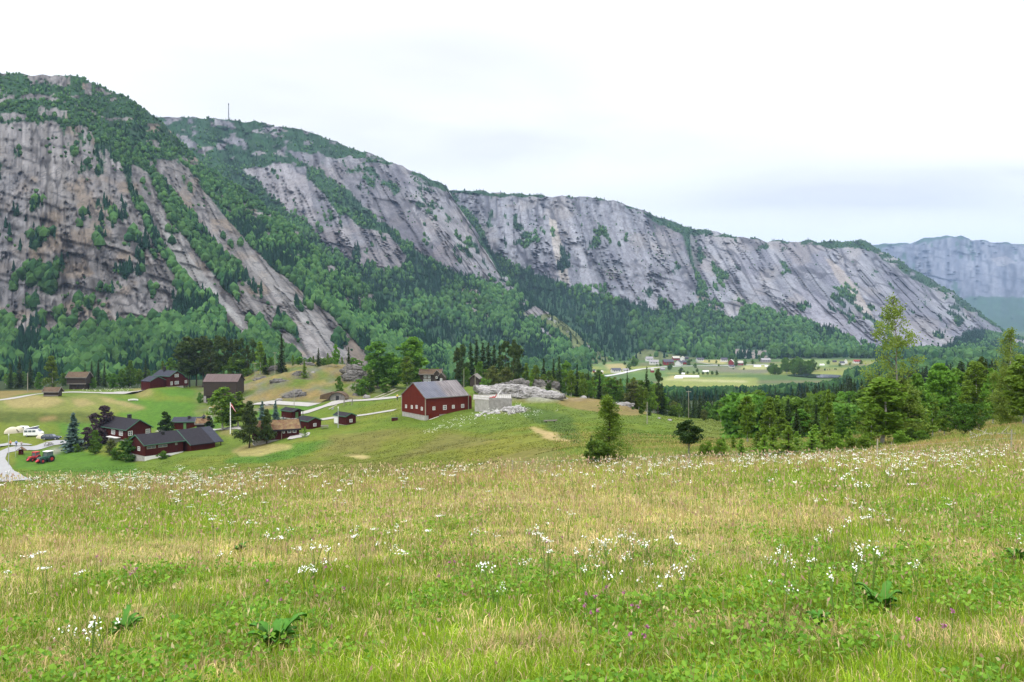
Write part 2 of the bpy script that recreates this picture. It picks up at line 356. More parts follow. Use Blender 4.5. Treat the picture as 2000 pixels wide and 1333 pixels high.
for pl in ([(5,785),(60,772),(110,776),(125,785),(90,797),(20,797)],[(140,780),(175,780),(190,790),(150,795)],[(190,775),(240,783),(285,796),(270,800),(210,785)]): put(mid*inpoly(pl, wx, wy), (.28, .215, .11), .75)
put(mid*inpoly([(-200,802),(120,806),(200,806),(180,826),(-200,826)], wx, wy), (.05, .07, .015), .85)
put(mid*inpoly([(-200,802),(120,806),(200,806),(180,826),(-200,826)], wx, wy)*sm(.5, .6, n3), (.13, .13, .03), .6)
put(mid*inpoly([(80,818),(110,812),(120,820),(85,824)], wx, wy), HEATH, .8)
put(mid*inpoly([(-200,745),(60,757),(130,765),(60,768),(10,778),(-200,785)], wx, wy), HEATH, .8)
put(mid*inpoly([(-200,826),(120,828),(110,850),(130,862),(-200,872)], wx, wy), (.13, .15, .022), .7)
put(mid*inpoly([(458,880),(480,868),(560,868),(565,878),(500,892),(462,890)], wx, wy), STRAW, .8)
put(mid*inpoly([(425,838),(460,838),(458,852),(430,850)], wx, wy), STRAW*.75, .7)
put(mid*inpoly([(255,755),(290,757),(300,772),(270,778)], wx, wy), STRAW*.75, .7)
put(mid*inpoly([(560,925),(640,850),(760,840),(900,850),(1100,880),(1200,930)], wx, wy)*sm(.44, .6, fbm(gX*.10, gY*.06, 63, 3)), (.15, .12, .05), .5)
# knoll: green with rusty turf and grey rock
kn = sm(375, 400, wx)*(1-sm(700, 790, wx+(n2-.5)*90))*(gD > 232)*(gD < 380)
put(kn*1.0, (.10, .135, .022)); put(kn*sm(.47, .56, fbm(gX*.11, gY*.16, 51, 4)), HEATH*1.35, .8); put(kn*inpoly([(500,765),(560,755),(620,760),(660,782),(500,785)], wx, wy), HEATH*1.1, .8)
put(kn*inpoly([(620,712),(705,712),(705,740),(640,730)], wx, wy), HEATH*1.15, .8); put(kn*sm(.5, .7, n3), DKG, .55); put(kn*(ridge(gX*.16, gY*.12, 52, 3) > .90), ROCK*.8, .8)
put(mid*sm(.25, .5, rockm*1.0)*(n2*.6+n3*.5 > .42), np.where((gP > 940)[..., None], LROCK, ROCK))
put(mid*sm(.2, .5, rockm)*sm(.5, .65, fbm(gX*.9, gY*.9, 61)), (.055, .05, .045), .8)
put(mid*sm(.03, .2, rockm)*(1-sm(.2, .4, rockm)), HEATH, .8)
put(mid*inpoly([(1110,775),(1240,782),(1290,805),(1230,812),(1130,800),(1090,790)], wx, wy), HEATH, .75)
put(mid*inpoly([(1440,880),(1330,850),(1310,825),(1440,818),(1480,830)], wx, wy), (.12, .145, .03), .8)
put((gD > 150)*(gD < 520)*inpoly([(1290,812),(1450,820),(1700,830),(2700,800),(2700,700),(1290,700)], gP, R_), FORF)
put((gD > 330)*(gD < 700), FORF)
# rubble beside the tractor and the barn flowers' soil
put(mid*inpoly([(95,880),(122,872),(125,884),(112,890)], wx, wy), ROCK*1.3, .9)
# valley floor
vf = gD >= 640
put(vf*1.0, (.055, .10, .03))
st = fbm(gX*.004, gY*.02, 71, 3)
put(vf*(gD < 1180)*sm(1090, 1150, wx)*sm(.4, .55, st), (.17, .19, .05)); put(vf*sm(.52, .56, fbm(gX*.003+4, gY*.03, 72, 2))*(gP > 1250), (.12, .105, .06), .7)
for pl, c in (([(1290,735),(1480,738),(1480,752),(1290,752)], (.17, .20, .055)), ([(1300,740),(1460,744),(1460,748),(1300,743)], (.30, .29, .15)), ([(1310,735),(1345,733),(1345,737),(1310,739)], (.33, .27, .12)),
              ([(1290,715),(1500,712),(1490,732),(1290,728)], (.085, .125, .05)), ([(1350,716),(1500,718),(1500,730),(1400,727)], (.12, .12, .08)), ([(1140,690),(1180,700),(1230,725),(1180,722),(1135,705)], (.10, .15, .05)), ([(1180,712),(1220,710),(1222,722),(1190,724)], (.26, .22, .1)),
              ([(1220,728),(1300,722),(1300,736),(1240,742)], (.07, .13, .035)), ([(1460,712),(1520,712),(1520,722),(1440,722)], (.25, .26, .1)), ([(1550,702),(1620,700),(1620,716),(1540,716)], (.14, .19, .07)), ([(1360,700),(1420,703),(1420,712),(1370,709)], (.27, .25, .1))):
    put(vf*inpoly(pl, gP, R_), c, .9)
put((gD > 1180)*1.0, (.04, .075, .025))
C *= (1+(n3-.5)*.5+(n2-.5)*.35+(fbm(gX*3, gY*3, 81, 2)-.5)*.25*(gD < 400))[..., None]
def blur(A_, n):
    for _ in range(n):
        A_[:, 1:-1] = (A_[:, :-2]+2*A_[:, 1:-1]+A_[:, 2:])/4; A_[1:-1] = (A_[:-2]+2*A_[1:-1]+A_[2:])/4
    return A_
sel = slice(int(np.searchsorted(DS, 60)), int(np.searchsorted(DS, 1200))); C[sel] = blur(C[sel].copy(), 3); C[:] *= (1+(fbm(gX*.8, gY*.8, 83, 3)-.5)*.35*(gD > 60))[..., None]
C[(gD > 60) & (gD < 430)] *= np.array((.80, .84, .70)); C = np.clip(C*np.where((gD < 70)[..., None], 1.25, 1.0), .003, .9)

def ground_mat(name, sc, strength, dist):
    m = bpy.data.materials.new(name); m.use_nodes = True; t = m.node_tree; b = t.nodes['Principled BSDF']; b.inputs['Roughness'].default_value = .95; b.inputs['Specular IOR Level'].default_value = .1
    a = nd(t, 'ShaderNodeVertexColor', layer_name='Col'); g_ = nd(t, 'ShaderNodeNewGeometry')
    n = nd(t, 'ShaderNodeTexNoise', Scale=sc, Detail=6.0, Roughness=.7); t.links.new(g_.outputs['Position'], n.inputs[0])
    v = mth(t, 'MULTIPLY_ADD', n.outputs[0], 1.5 if sc > .5 else .8, .25 if sc > .5 else .6); cc = nd(t, 'ShaderNodeCombineXYZ')
    for i in range(3): t.links.new(v, cc.inputs[i])
    t.links.new(mixc(t, 1.0, a.outputs[0], cc.outputs[0], 'MULTIPLY'), b.inputs['Base Color'])
    bp = nd(t, 'ShaderNodeBump', Strength=strength, Distance=dist); t.links.new(n.outputs[0], bp.inputs['Height']); t.links.new(bp.outputs[0], b.inputs['Normal'])
    return m
nr_, nc_ = gP.shape; idx = np.arange(nr_*nc_).reshape(nr_, nc_)
quads = np.stack([idx[:-1, :-1], idx[:-1, 1:], idx[1:, 1:], idx[1:, :-1]], -1).reshape(-1, 4)
tag(mesh_obj('ground', np.stack([gX, gY, Zg], -1).reshape(-1, 3), quads, ground_mat('ground_mat', 1.2, .5, .3), cols=C.reshape(-1, 3), smooth=True), kind='structure')
# ---------------------------------------------------------------- mountains
MT = {}
def mountain(key, cols, px0, px1, seed, amp, rock, slope, tones, step=2.6, rowsn=260, back=1.22, crest_pts=None, drop=0):
    cols = sorted(cols); X = np.array([c[0] for c in cols], float); A = np.array([c[1] for c in cols], float)      # n,4,2
    xs = np.arange(px0, px1+.1, step); t = np.linspace(0, 1, rowsn)
    Y = np.stack([np.interp(xs, X, A[:, k, 0]) for k in range(4)]); D = np.stack([np.interp(xs, X, A[:, k, 1]) for k in range(4)])
    ker = np.exp(-np.linspace(-2, 2, 25)**2); ker /= ker.sum()
    def smooth(v): return np.convolve(np.pad(v, 12, mode='edge'), ker, 'valid')
    for k in range(3): Y[k] = smooth(Y[k])
    for k in range(4): D[k] = smooth(D[k])
    if crest_pts: c = np.array(crest_pts, float); Y[3] = np.interp(xs, c[:, 0], c[:, 1])
    Y[3] += (fbm(xs*.05, xs*0, seed+1, 4)-.5)*9
    tk = np.array([0, .22, .62, 1.0])
    Yc = _pch_cols(t, tk, Y); Dc = _pch_cols(t, tk, D)                                    # rows x cols
    PX = np.broadcast_to(xs, Yc.shape)
    u = PX-slope(PX, Yc); h = (Y[0]-Yc)                                                    # coordinate across the fall line
    g1 = fbm(u*.012+seed, Yc*.004, seed+2, 4); g2 = ridge(u*.05, Yc*.012, seed+3, 3); g3 = fbm(u*.18, Yc*.05, seed+4, 3)
    led = ridge(PX*.012+g1*3, Yc*.035-PX*.008, seed+5, 3); e = np.clip(np.minimum(t, 1-t)*9, 0, 1)[:, None]; e2 = np.clip(t*9, 0, 1)[:, None]
    cr_ = ridge(u*.035+3, Yc*.008+g3, seed+14, 2)
    rel = e2*amp*((g1-.5)*.07+(g2-.5)*.009+(g3-.5)*.006+sm(.6, .95, led)*.007-sm(.93, .99, cr_)*.012)
    Dc = Dc*(1+rel*np.clip(1.2-.4*t, .4, 1)[:, None])
    # back slope
    nb = 14; tb = np.linspace(1/nb, 1, nb)[:, None]; Yb = Yc[-1]+tb**1.3*(14+drop); Db = Dc[-1]*(1+(back-1)*tb)
    YY = np.vstack([Yc, Yb]); DD = np.vstack([Dc, Db]); PP = np.broadcast_to(xs, YY.shape)
    V = np.stack([(PP-1000)/F*DD, DD, -(YY-HY)/F*DD], -1)
    # rock where the polygons say, with edges that wander along the fall line
    u = PP-slope(PP, YY); w1 = (fbm(u*.06, YY*.018, seed+6, 4)-.5)*20; w2 = (fbm(PP*.05, YY*.05, seed+7, 4)-.5)*15
    rk = np.zeros(YY.shape, bool)
    for pl in rock: rk |= inpoly(pl, PP+w1, YY+w2)
    sc = fbm(u*.11, YY*.05, seed+8, 4); veg = (fbm(PP*.03, YY*.03, seed+9, 3)*.55+sc*.45)
    rk &= ~((veg > tones.get('veg', .60)) )
    for pl in tones.get('slab', []): rk |= inpoly(pl, PP+w1*.5, YY+w2*.4) & (veg < .68)
    ex = (fbm(PP*.04, YY*.09, seed+10, 4) > tones.get('ex', .63)) & (YY < np.interp(PP, xs, Y[3])+tones.get('exh', 90)); rk |= ex
    base, lite, dark, och = (np.array(tones[k]) for k in ('base', 'lite', 'dark', 'och'))
    cc = np.zeros(YY.shape+(3,)); cc[:] = base
    def bl(m, c, a): m = (np.clip(m, 0, 1)*a)[..., None]; cc[:] = cc*(1-m)+c*m
    bl(sm(.42, .68, fbm(u*.045, YY*.006, seed+20, 4)), lite, .9)
    bl(sm(.50, .72, fbm(u*.16, YY*.012, seed+21, 3)), lite*1.15, .6); bl(sm(.52, .74, fbm(u*.13+7, YY*.014, seed+22, 4)), dark, .5)
    bl(sm(.56, .72, fbm(u*.02+3, YY*.02, seed+25, 3)), dark*1.25, .5)
    bl(sm(.5, .7, fbm(PP*.02, YY*.03, seed+23, 4)), och, tones.get('ocha', .45))
    bl(sm(.90, .965, ridge(u*.05+5, YY*.012+g3.mean(), seed+24, 2)), dark*.4, .7); bl(sm(.93, .98, ridge(u*.11, YY*.04+fbm(PP*.05, YY*.05, seed+41)*1.5, seed+42, 2))*sm(.42, .55, fbm(PP*.025, YY*.025, seed+43, 2)), dark*.5, .45); bl(sm(.92, .975, ridge(PP*.010+fbm(PP*.02, YY*.02, seed+30)*2, YY*.030-PP*.010, seed+26, 2))*sm(.4, .6, fbm(PP*.02, YY*.03, seed+40, 2)), dark*.45, .75)
    for (pl, c, a) in tones.get('paint', []): bl(inpoly(pl, PP+w1*.35, YY+w2*.5)*1.0, np.array(c), a)
    cc *= (1+(fbm(u*.6, YY*.15, seed+27, 2)-.5)*.5)[..., None]
    vegc = np.array((.018, .052, .022))*(1+(fbm(PP*.1, YY*.1, seed+28)-.5)*.8)[..., None]
    meadow = np.zeros(YY.shape, bool)
    for pl in tones.get('clear', []): meadow |= inpoly(pl, PP+w1*.5, YY+w2*.6)
    vegc = np.where(meadow[..., None], np.array((.085, .105, .04))*(1+(fbm(PP*.2, YY*.2, seed+29)-.5)*.9)[..., None], vegc)
    scr = np.zeros(YY.shape, bool)
    for pl in tones.get('scree', []): scr |= inpoly(pl, PP+w1*.5, YY+w2*.6) & (fbm(PP*.3, YY*.3, seed+33, 2) > .47)
    vegc = np.where(scr[..., None], np.array((.17, .15, .14)), vegc)
    cc = np.where(rk[..., None], cc, vegc)
    nr_, nc_ = YY.shape; idx = np.arange(nr_*nc_).reshape(nr_, nc_)
    q = np.stack([idx[:-1, :-1], idx[:-1, 1:], idx[1:, 1:], idx[1:, :-1]], -1).reshape(-1, 4)
    tag(mesh_obj('mountain', V.reshape(-1, 3), q, ROCKM, cols=np.clip(cc, .004, .8).reshape(-1, 3), smooth=True), kind='structure')
    MT[key] = dict(V=V, rk=rk, PP=PP, YY=YY, open=meadow | scr, n=rowsn)
def _pch_cols(t, tk, Y):
    out = np.zeros((len(t), Y.shape[1]))
    h = np.diff(tk)[:, None]; dl = np.diff(Y, axis=0)/h; m = np.zeros_like(Y)
    with np.errstate(divide='ignore', invalid='ignore'):
        w1 = 2*h[1:]+h[:-1]; w2 = h[1:]+2*h[:-1]; q = (w1+w2)/(w1/dl[:-1]+w2/dl[1:])
    m[1:-1] = np.where(dl[:-1]*dl[1:] > 0, np.nan_to_num(q), 0); m[0] = dl[0]; m[-1] = dl[-1]
    for j, tt in enumerate(t):
        i = min(max(np.searchsorted(tk, tt)-1, 0), len(tk)-2); s = (tt-tk[i])/h[i, 0]
        out[j] = Y[i]*(2*s**3-3*s**2+1)+m[i]*h[i]*(s**3-2*s**2+s)+Y[i+1]*(-2*s**3+3*s**2)+m[i+1]*h[i]*(s**3-s**2)
    return out
ROCKM = ground_mat('mountain_mat', .06, .5, 3)
t = ROCKM.node_tree; b = t.nodes['Principled BSDF']; src = b.inputs['Base Color'].links[0].from_socket; g_ = nd(t, 'ShaderNodeNewGeometry')
for sc_, th_, k_ in (((.035, .02, .012), .016, .55), ((.10, .06, .035), .02, .3)):
    mp = nd(t, 'ShaderNodeMapping'); mp.inputs['Scale'].default_value = sc_; t.links.new(g_.outputs['Position'], mp.inputs[0]); n = nd(t, 'ShaderNodeTexNoise', Scale=1.0, Detail=4.0, Roughness=.6, Distortion=.6); t.links.new(mp.outputs[0], n.inputs[0])
    ln = mth(t, 'SUBTRACT', 1.0, mth(t, 'DIVIDE', mth(t, 'ABSOLUTE', mth(t, 'SUBTRACT', n.outputs[0], .5)), th_), clamp=True); src = mixc(t, mth(t, 'MULTIPLY', ln, k_), src, (.03, .03, .034))
t.links.new(src, b.inputs['Base Color'])

A_CREST = [(-600,225),(-400,190),(-200,160),(0,145),(36,138),(63,136),(117,140),(150,150),(180,158),(216,170),(243,188),(270,208),(293,221),(315,240),(342,280),(383,312),(419,339),(478,372),(518,395),(563,436),(600,470),(632,500),(705,555),(760,600),(800,628),(850,668),(900,708),(930,730),(960,745)]
mountain('A', [(-600,((775,400),(650,620),(400,760),(200,1050))),(0,((775,400),(655,620),(400,740),(145,1050))),(150,((775,400),(650,620),(400,740),(150,1080))),(250,((775,400),(645,630),(420,770),(192,1100))),
  (315,((775,400),(650,640),(440,800),(240,1120))),(400,((775,400),(655,640),(480,820),(325,1100))),(478,((775,400),(660,650),(520,820),(372,1080))),(565,((775,400),(670,660),(570,800),(436,1020))),
  (632,((775,400),(680,660),(610,780),(500,1000))),(705,((775,420),(705,680),(640,800),(555,980))),(800,((775,430),(720,700),(680,800),(628,950))),(960,((790,430),(765,650),(755,700),(748,800)))],
  -600, 960, 100, 1.0,
  [[(-620,235),(60,240),(110,240),(170,250),(190,275),(235,320),(245,350),(262,400),(280,430),(300,480),(330,520),(345,560),(335,600),(335,620),(300,640),(230,635),(160,650),(100,655),(-600,650)],
   [(262,325),(290,345),(330,440),(345,450),(380,500),(430,560),(470,610),(482,655),(462,650),(430,590),(380,560),(330,490),(300,420),(265,360)],
   [(290,315),(350,315),(400,370),(450,450),(480,490),(520,530),(580,580),(640,630),(690,690),(715,735),(640,735),(600,680),(560,620),(500,550),(440,490),(390,440),(330,360)],
   [(455,555),(500,545),(540,590),(555,640),(600,690),(660,735),(600,735),(560,680),(500,640),(465,600)],
   [(50,145),(95,145),(98,165),(55,168)],[(75,210),(130,212),(133,228),(80,228)],[(-100,220),(50,220),(52,235),(-100,238)],[(100,150),(140,152),(140,168),(100,168)],[(160,160),(180,165),(180,185),(165,185)]],
  lambda px, y: (y-600)*np.clip((px-60)/450*.75, -.1, .72),
  dict(base=(.122,.115,.110), lite=(.172,.165,.165), dark=(.062,.058,.06), och=(.155,.12,.085), ocha=.6, veg=.615, ex=.66, exh=60,
       slab=[[(256,320),(292,338),(332,435),(350,450),(388,500),(440,560),(480,612),(494,665),(460,662),(424,590),(374,560),(324,490),(292,420),(258,360)],[(300,325),(345,318),(400,372),(455,440),(490,480),(535,525),(596,575),(655,625),(712,685),(730,745),(632,745),(594,682),(552,620),(492,550),(432,488),(384,430),(330,362)]],
       paint=[([(300,400),(335,450),(345,470),(420,565),(470,620),(476,645),(430,595),(370,545),(325,480)], (.22,.22,.215), .6),([(490,500),(560,570),(640,640),(690,700),(660,700),(600,640),(540,580),(480,510)], (.20,.197,.195), .55),([(-100,340),(45,340),(60,560),(20,600),(-100,600)], (.17,.17,.185), .4)]))
B_CREST = [(150,240),(315,226),(360,226),(440,231),(495,238),(550,246),(594,256),(627,266),(680,286),(732,304),(789,327),(830,341),(860,353),(871,362),(890,385),(905,419),(920,440),(935,460),(955,500),(976,532),(1000,556),(1060,600),(1120,648),(1190,703),(1230,730)]
mountain('B', [(150,((775,780),(620,1100),(420,1500),(240,1850))),(315,((775,780),(620,1100),(420,1500),(226,1900))),(495,((775,780),(570,1200),(420,1500),(238,1900))),(594,((775,780),(560,1250),(420,1500),(256,1900))),
  (732,((770,820),(560,1300),(440,1550),(304,1900))),(789,((770,830),(575,1300),(460,1550),(327,1900))),(871,((768,850),(590,1300),(480,1500),(362,1850))),(905,((765,860),(610,1300),(520,1450),(419,1750))),
  (935,((760,880),(625,1300),(550,1400),(460,1650))),(976,((755,900),(650,1250),(600,1350),(532,1550))),(1060,((750,930),(690,1150),(655,1250),(600,1400))),(1230,((760,930),(745,980),(740,1020),(732,1100)))],
  150, 1230, 200, 1.0,
  [[(478,330),(545,318),(600,325),(600,350),(650,400),(700,440),(760,460),(795,500),(790,520),(730,530),(690,510),(640,490),(590,430),(560,410),(520,370)],
   [(600,322),(650,312),(700,315),(760,325),(790,335),(860,370),(890,400),(930,450),(978,542),(940,545),(880,530),(800,480),(740,430),(690,380),(650,350)],
   [(340,262),(385,270),(395,305),(360,285)],[(410,235),(450,240),(455,250),(415,246)],[(560,290),(800,330),(780,340),(600,320)]],
  lambda px, y: (y-500)*np.clip(.35+(px-500)/500*.35, .35, .75),
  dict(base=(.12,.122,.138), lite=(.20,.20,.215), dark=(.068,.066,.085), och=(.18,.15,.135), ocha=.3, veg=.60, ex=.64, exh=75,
       paint=[([(480,335),(545,320),(600,345),(610,400),(560,410),(520,370)], (.21,.20,.21), .55),([(795,340),(850,370),(900,430),(940,500),(975,540),(930,540),(880,470),(830,400)], (.19,.19,.205), .5),([(640,315),(790,335),(800,400),(840,470),(800,480),(700,390)], (.085,.082,.095), .5)],
       scree=[[(890,560),(930,565),(970,600),(960,625),(910,600)]], clear=[[(1020,610),(1060,610),(1150,650),(1180,690),(1130,690),(1080,650)],[(1140,690),(1190,690),(1240,720),(1130,715)]]))
C_CREST = [(780,372),(871,370),(913,372),(931,374),(988,378),(1050,379),(1093,377),(1150,382),(1200,390),(1212,392),(1244,399),(1270,411),(1298,426),(1334,444),(1379,449),(1433,460),(1505,471),(1573,471),(1617,468),(1671,469),(1716,478),(1735,487),(1752,500),(1802,541),(1865,572),(1932,611),(1957,645),(1985,672),(2050,684),(2200,688),(2600,690)]
mountain('C', [(780,((760,1000),(560,1800),(470,1950),(372,2250))),(900,((760,1000),(545,1800),(470,1900),(372,2200))),(1000,((750,1000),(560,1750),(470,1880),(378,2150))),(1200,((735,1020),(600,1650),(500,1850),(390,2150))),
  (1334,((728,1050),(620,1650),(530,1900),(444,2300))),(1500,((722,1080),(630,1600),(560,1850),(471,2350))),(1690,((718,1100),(685,1400),(590,1800),(472,2400))),(1860,((712,1150),(682,1500),(640,1850),(570,2400))),
  (1957,((708,1200),(675,1700),(660,2000),(645,2400))),(2050,((706,1200),(695,1500),(690,1700),(684,2000))),(2600,((706,1200),(700,1500),(694,1700),(690,2000)))],
  780, 2600, 300, .9,
  [[(890,378),(1000,384),(1100,384),(1200,397),(1280,432),(1340,462),(1350,520),(1368,600),(1290,612),(1200,582),(1120,560),(1060,540),(1000,520),(960,490),(930,430)],
   [(1345,455),(1450,466),(1600,482),(1700,490),(1760,530),(1850,580),(1955,645),(1960,655),(1890,640),(1865,672),(1800,682),(1740,690),(1690,682),(1640,650),(1590,630),(1500,610),(1440,590),(1390,572),(1360,520)],
   [(1365,560),(1460,600),(1440,625),(1410,610)]],
  lambda px, y: (y-500)*np.clip(.12+(px-950)/900*.85, .08, .95),
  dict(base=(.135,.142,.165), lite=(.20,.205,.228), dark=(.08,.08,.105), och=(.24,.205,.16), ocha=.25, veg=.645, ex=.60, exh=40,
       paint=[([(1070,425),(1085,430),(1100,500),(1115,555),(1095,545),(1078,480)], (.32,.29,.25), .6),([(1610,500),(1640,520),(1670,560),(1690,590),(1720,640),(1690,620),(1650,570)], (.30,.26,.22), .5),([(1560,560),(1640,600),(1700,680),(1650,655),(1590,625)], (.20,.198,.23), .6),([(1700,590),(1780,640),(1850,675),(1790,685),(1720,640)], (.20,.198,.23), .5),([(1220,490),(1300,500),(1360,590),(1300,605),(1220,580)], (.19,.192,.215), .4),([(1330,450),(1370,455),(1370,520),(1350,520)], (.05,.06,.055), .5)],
       scree=[[(1350,575),(1400,590),(1420,615),(1370,600)],[(1400,680),(1500,685),(1530,705),(1490,708),(1420,690)]], clear=[[(1255,682),(1300,690),(1380,702),(1380,714),(1290,712),(1230,705)],[(1540,698),(1620,700),(1620,712),(1540,712)]]))
mountain('E', [(1500,((648,4300),(600,5600),(540,6300),(480,6900))),(1800,((648,4300),(582,5600),(530,6300),(470,6900))),(2000,((648,4300),(590,5600),(530,6300),(476,6900))),(2700,((648,4300),(590,5600),(530,6300),(520,6900)))],
  1500, 2700, 400, 1.2,
  [[(1500,480),(1720,482),(1800,474),(1850,464),(2000,480),(2700,520),(2700,575),(2000,583),(1880,580),(1780,560),(1500,560)]],
  lambda px, y: (y-500)*.1,
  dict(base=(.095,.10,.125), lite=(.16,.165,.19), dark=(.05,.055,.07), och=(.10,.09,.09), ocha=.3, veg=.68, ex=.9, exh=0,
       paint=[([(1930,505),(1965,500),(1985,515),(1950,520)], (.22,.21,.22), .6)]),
  rowsn=120, step=4, crest_pts=[(1500,488),(1716,478),(1780,474),(1788,471),(1810,463),(1850,459),(1880,463),(1900,470),(2000,476),(2300,500),(2700,520)])
# ---------------------------------------------------------------- materials for built things
M = {}
M['red'] = mat('red_boards', (.060, .011, .008), .9, (3.0, (.038, .008, .006), .8), .3, spec=.08, scale=(1, 1, .15))
M['barnred'] = mat('barn_boards', (.115, .019, .010), .9, (2.5, (.078, .013, .008), .8), .3, spec=.1, scale=(1, 1, .12))
M['roof'] = mat('slate_roof', (.026, .024, .030), .85, (2.0, (.016, .015, .018), .8), .4, spec=.1)
M['blueroof'] = mat('blue_slate_roof', (.040, .043, .058), .85, (1.5, (.028, .03, .04), .8), .3, spec=.12)
M['green'] = mat('green_trim', (.05, .13, .085), .6); M['gdoor'] = mat('green_door', (.09, .19, .06), .6)
M['white'] = mat('white_paint', (.72, .72, .70), .5); M['glass'] = mat('window_glass', (.10, .12, .14), .12, spec=.6)
M['conc'] = mat('concrete', (.36, .35, .33), .9, (1.2, (.2, .19, .17), .7), .4); M['black'] = mat('black_metal', (.02, .02, .022), .6)
M['log'] = mat('old_logs', (.045, .034, .028), .9, (2.2, (.06, .05, .042), .8), .8, scale=(.2, .2, 3.2), spec=.1); M['loggrey'] = mat('grey_wood', (.20, .18, .16), .9, (3.0, (.10, .09, .08), .8), .5, scale=(.3, .3, 3))
M['rust'] = mat('rusty_roof', (.115, .085, .085), .9, (.8, (.08, .055, .05), .9), .3, scale=(3, .3, .3))
M['sod'] = mat('sod_turf', (.075, .045, .032), .95, (1.1, (.12, .09, .05), .8), 1.0); M['sodred'] = mat('sod_red', (.085, .03, .02), .95, (1.0, (.22, .17, .08), .8), 1.0)
M['metal'] = mat('galvanised', (.42, .44, .45), .45, metal=.4); M['rubber'] = mat('rubber', (.018, .018, .018), .9)
M['stone'] = mat('field_stone', (.24, .23, .22), .9, (1.5, (.12, .11, .10), .8), .8)
M['pole'] = mat('pole_wood', (.30, .28, .22), .85, (3, (.18, .17, .13), .7), scale=(1, 1, .2)); M['flagred'] = mat('flag_red', (.45, .03, .04), .8)
M['vanw'] = mat('white_car_paint', (.72, .73, .72), .3, spec=.5); M['navy'] = mat('navy_car_paint', (.02, .03, .055), .25, spec=.6); M['tred'] = mat('red_paint', (.42, .03, .035), .45); M['tgrn'] = mat('green_paint', (.03, .10, .07), .45)
M['tent'] = mat('tent_canvas', (.46, .42, .32), .9); M['skin'] = mat('skin', (.45, .28, .2), .6); M['hair'] = mat('hair', (.05, .03, .02), .8)
# the barn's sheet roof: ribs, dark blue and bleached purple panels, rust streaks running down
m = mat('corrugated_sheet', (.1, .1, .12), .55, spec=.4); t = m.node_tree; b = t.nodes['Principled BSDF']
c = nd(t, 'ShaderNodeTexCoord'); s_ = nd(t, 'ShaderNodeSeparateXYZ'); t.links.new(c.outputs['Object'], s_.inputs[0])
mp = nd(t, 'ShaderNodeMapping'); mp.inputs['Scale'].default_value = (2.4, .22, .22); t.links.new(c.outputs['Object'], mp.inputs[0])
n = nd(t, 'ShaderNodeTexNoise', Scale=1.0, Detail=6.0, Roughness=.7); t.links.new(mp.outputs[0], n.inputs[0])
n2_ = nd(t, 'ShaderNodeTexNoise', Scale=.5, Detail=3.0); t.links.new(c.outputs['Object'], n2_.inputs[0])
side = mth(t, 'MULTIPLY_ADD', s_.outputs[0], .9, .55, clamp=True)
base = mixc(t, mth(t, 'MULTIPLY_ADD', n2_.outputs[0], 3, -1, clamp=True), (.055, .06, .085), (.09, .095, .125))
old = mixc(t, mth(t, 'MULTIPLY_ADD', n.outputs[0], 4, -1.6, clamp=True), (.07, .06, .065), (.19, .17, .17))
colr = mixc(t, side, base, old)
colr = mixc(t, mth(t, 'MULTIPLY', mth(t, 'MULTIPLY_ADD', n.outputs[0], -6, 2.6, clamp=True), .7), colr, (.10, .07, .05)); t.links.new(colr, b.inputs['Base Color'])
w_ = mth(t, 'SINE', mth(t, 'MULTIPLY', s_.outputs[0], 16.0)); bp = nd(t, 'ShaderNodeBump', Strength=.5, Distance=.05); t.links.new(w_, bp.inputs['Height']); t.links.new(bp.outputs[0], b.inputs['Normal'])
M['sheet'] = m

def window(par, x, y, z, w, h, ax, out, muntin=1, frame='white', name='window', glass='glass'):
    """ax 'x': wall plane faces +-y at y; ax 'y': wall plane faces +-x at x. out = +-1"""
    fr = MB(); gl = MB(); t_ = .09; mm = M[frame]
    def bx(mb, a0, a1, z0, z1, o0, o1):
        if ax == 'x': mb.box(x+a0, x+a1, min(y+out*o0, y+out*o1), max(y+out*o0, y+out*o1), z0, z1)
        else: mb.box(min(x+out*o0, x+out*o1), max(x+out*o0, x+out*o1), y+a0, y+a1, z0, z1)
    bx(fr, -w/2-t_, w/2+t_, z+h/2, z+h/2+t_, -.02, .07); bx(fr, -w/2-t_, w/2+t_, z-h/2-t_, z-h/2, -.02, .09)
    bx(fr, -w/2-t_, -w/2, z-h/2, z+h/2, -.02, .068); bx(fr, w/2, w/2+t_, z-h/2, z+h/2, -.02, .068)
    for k in range(muntin): xx = -w/2+w*(k+1)/(muntin+1); bx(fr, xx-.035, xx+.035, z-h/2, z+h/2, .0, .055)
    if muntin: bx(fr, -w/2, w/2, z-.03, z+.03, .0, .05)
    bx(gl, -w/2, w/2, z-h/2, z+h/2, -.02, .03)
    f = fr.build(name, mm, par); gl.build('pane', M[glass], f); return f
def door(par, x, y, z0, w, h, ax, out, m='gdoor'):
    d = MB(); k = MB()
    if ax == 'x': d.box(x-w/2, x+w/2, min(y-.03*out, y+out*.06), max(y-.03*out, y+out*.06), z0, z0+h); k.box(x+w*.32, x+w*.42, min(y+.06*out, y+out*.12), max(y+.06*out, y+out*.12), z0+h*.45, z0+h*.5)
    else: d.box(min(x-.03*out, x+out*.06), max(x-.03*out, x+out*.06), y-w/2, y+w/2, z0, z0+h); k.box(min(x+.06*out, x+out*.12), max(x+.06*out, x+out*.12), y+w*.32, y+w*.42, z0+h*.45, z0+h*.5)
    o = d.build('door', M[m], par); k.build('handle', M['black'], o); return o
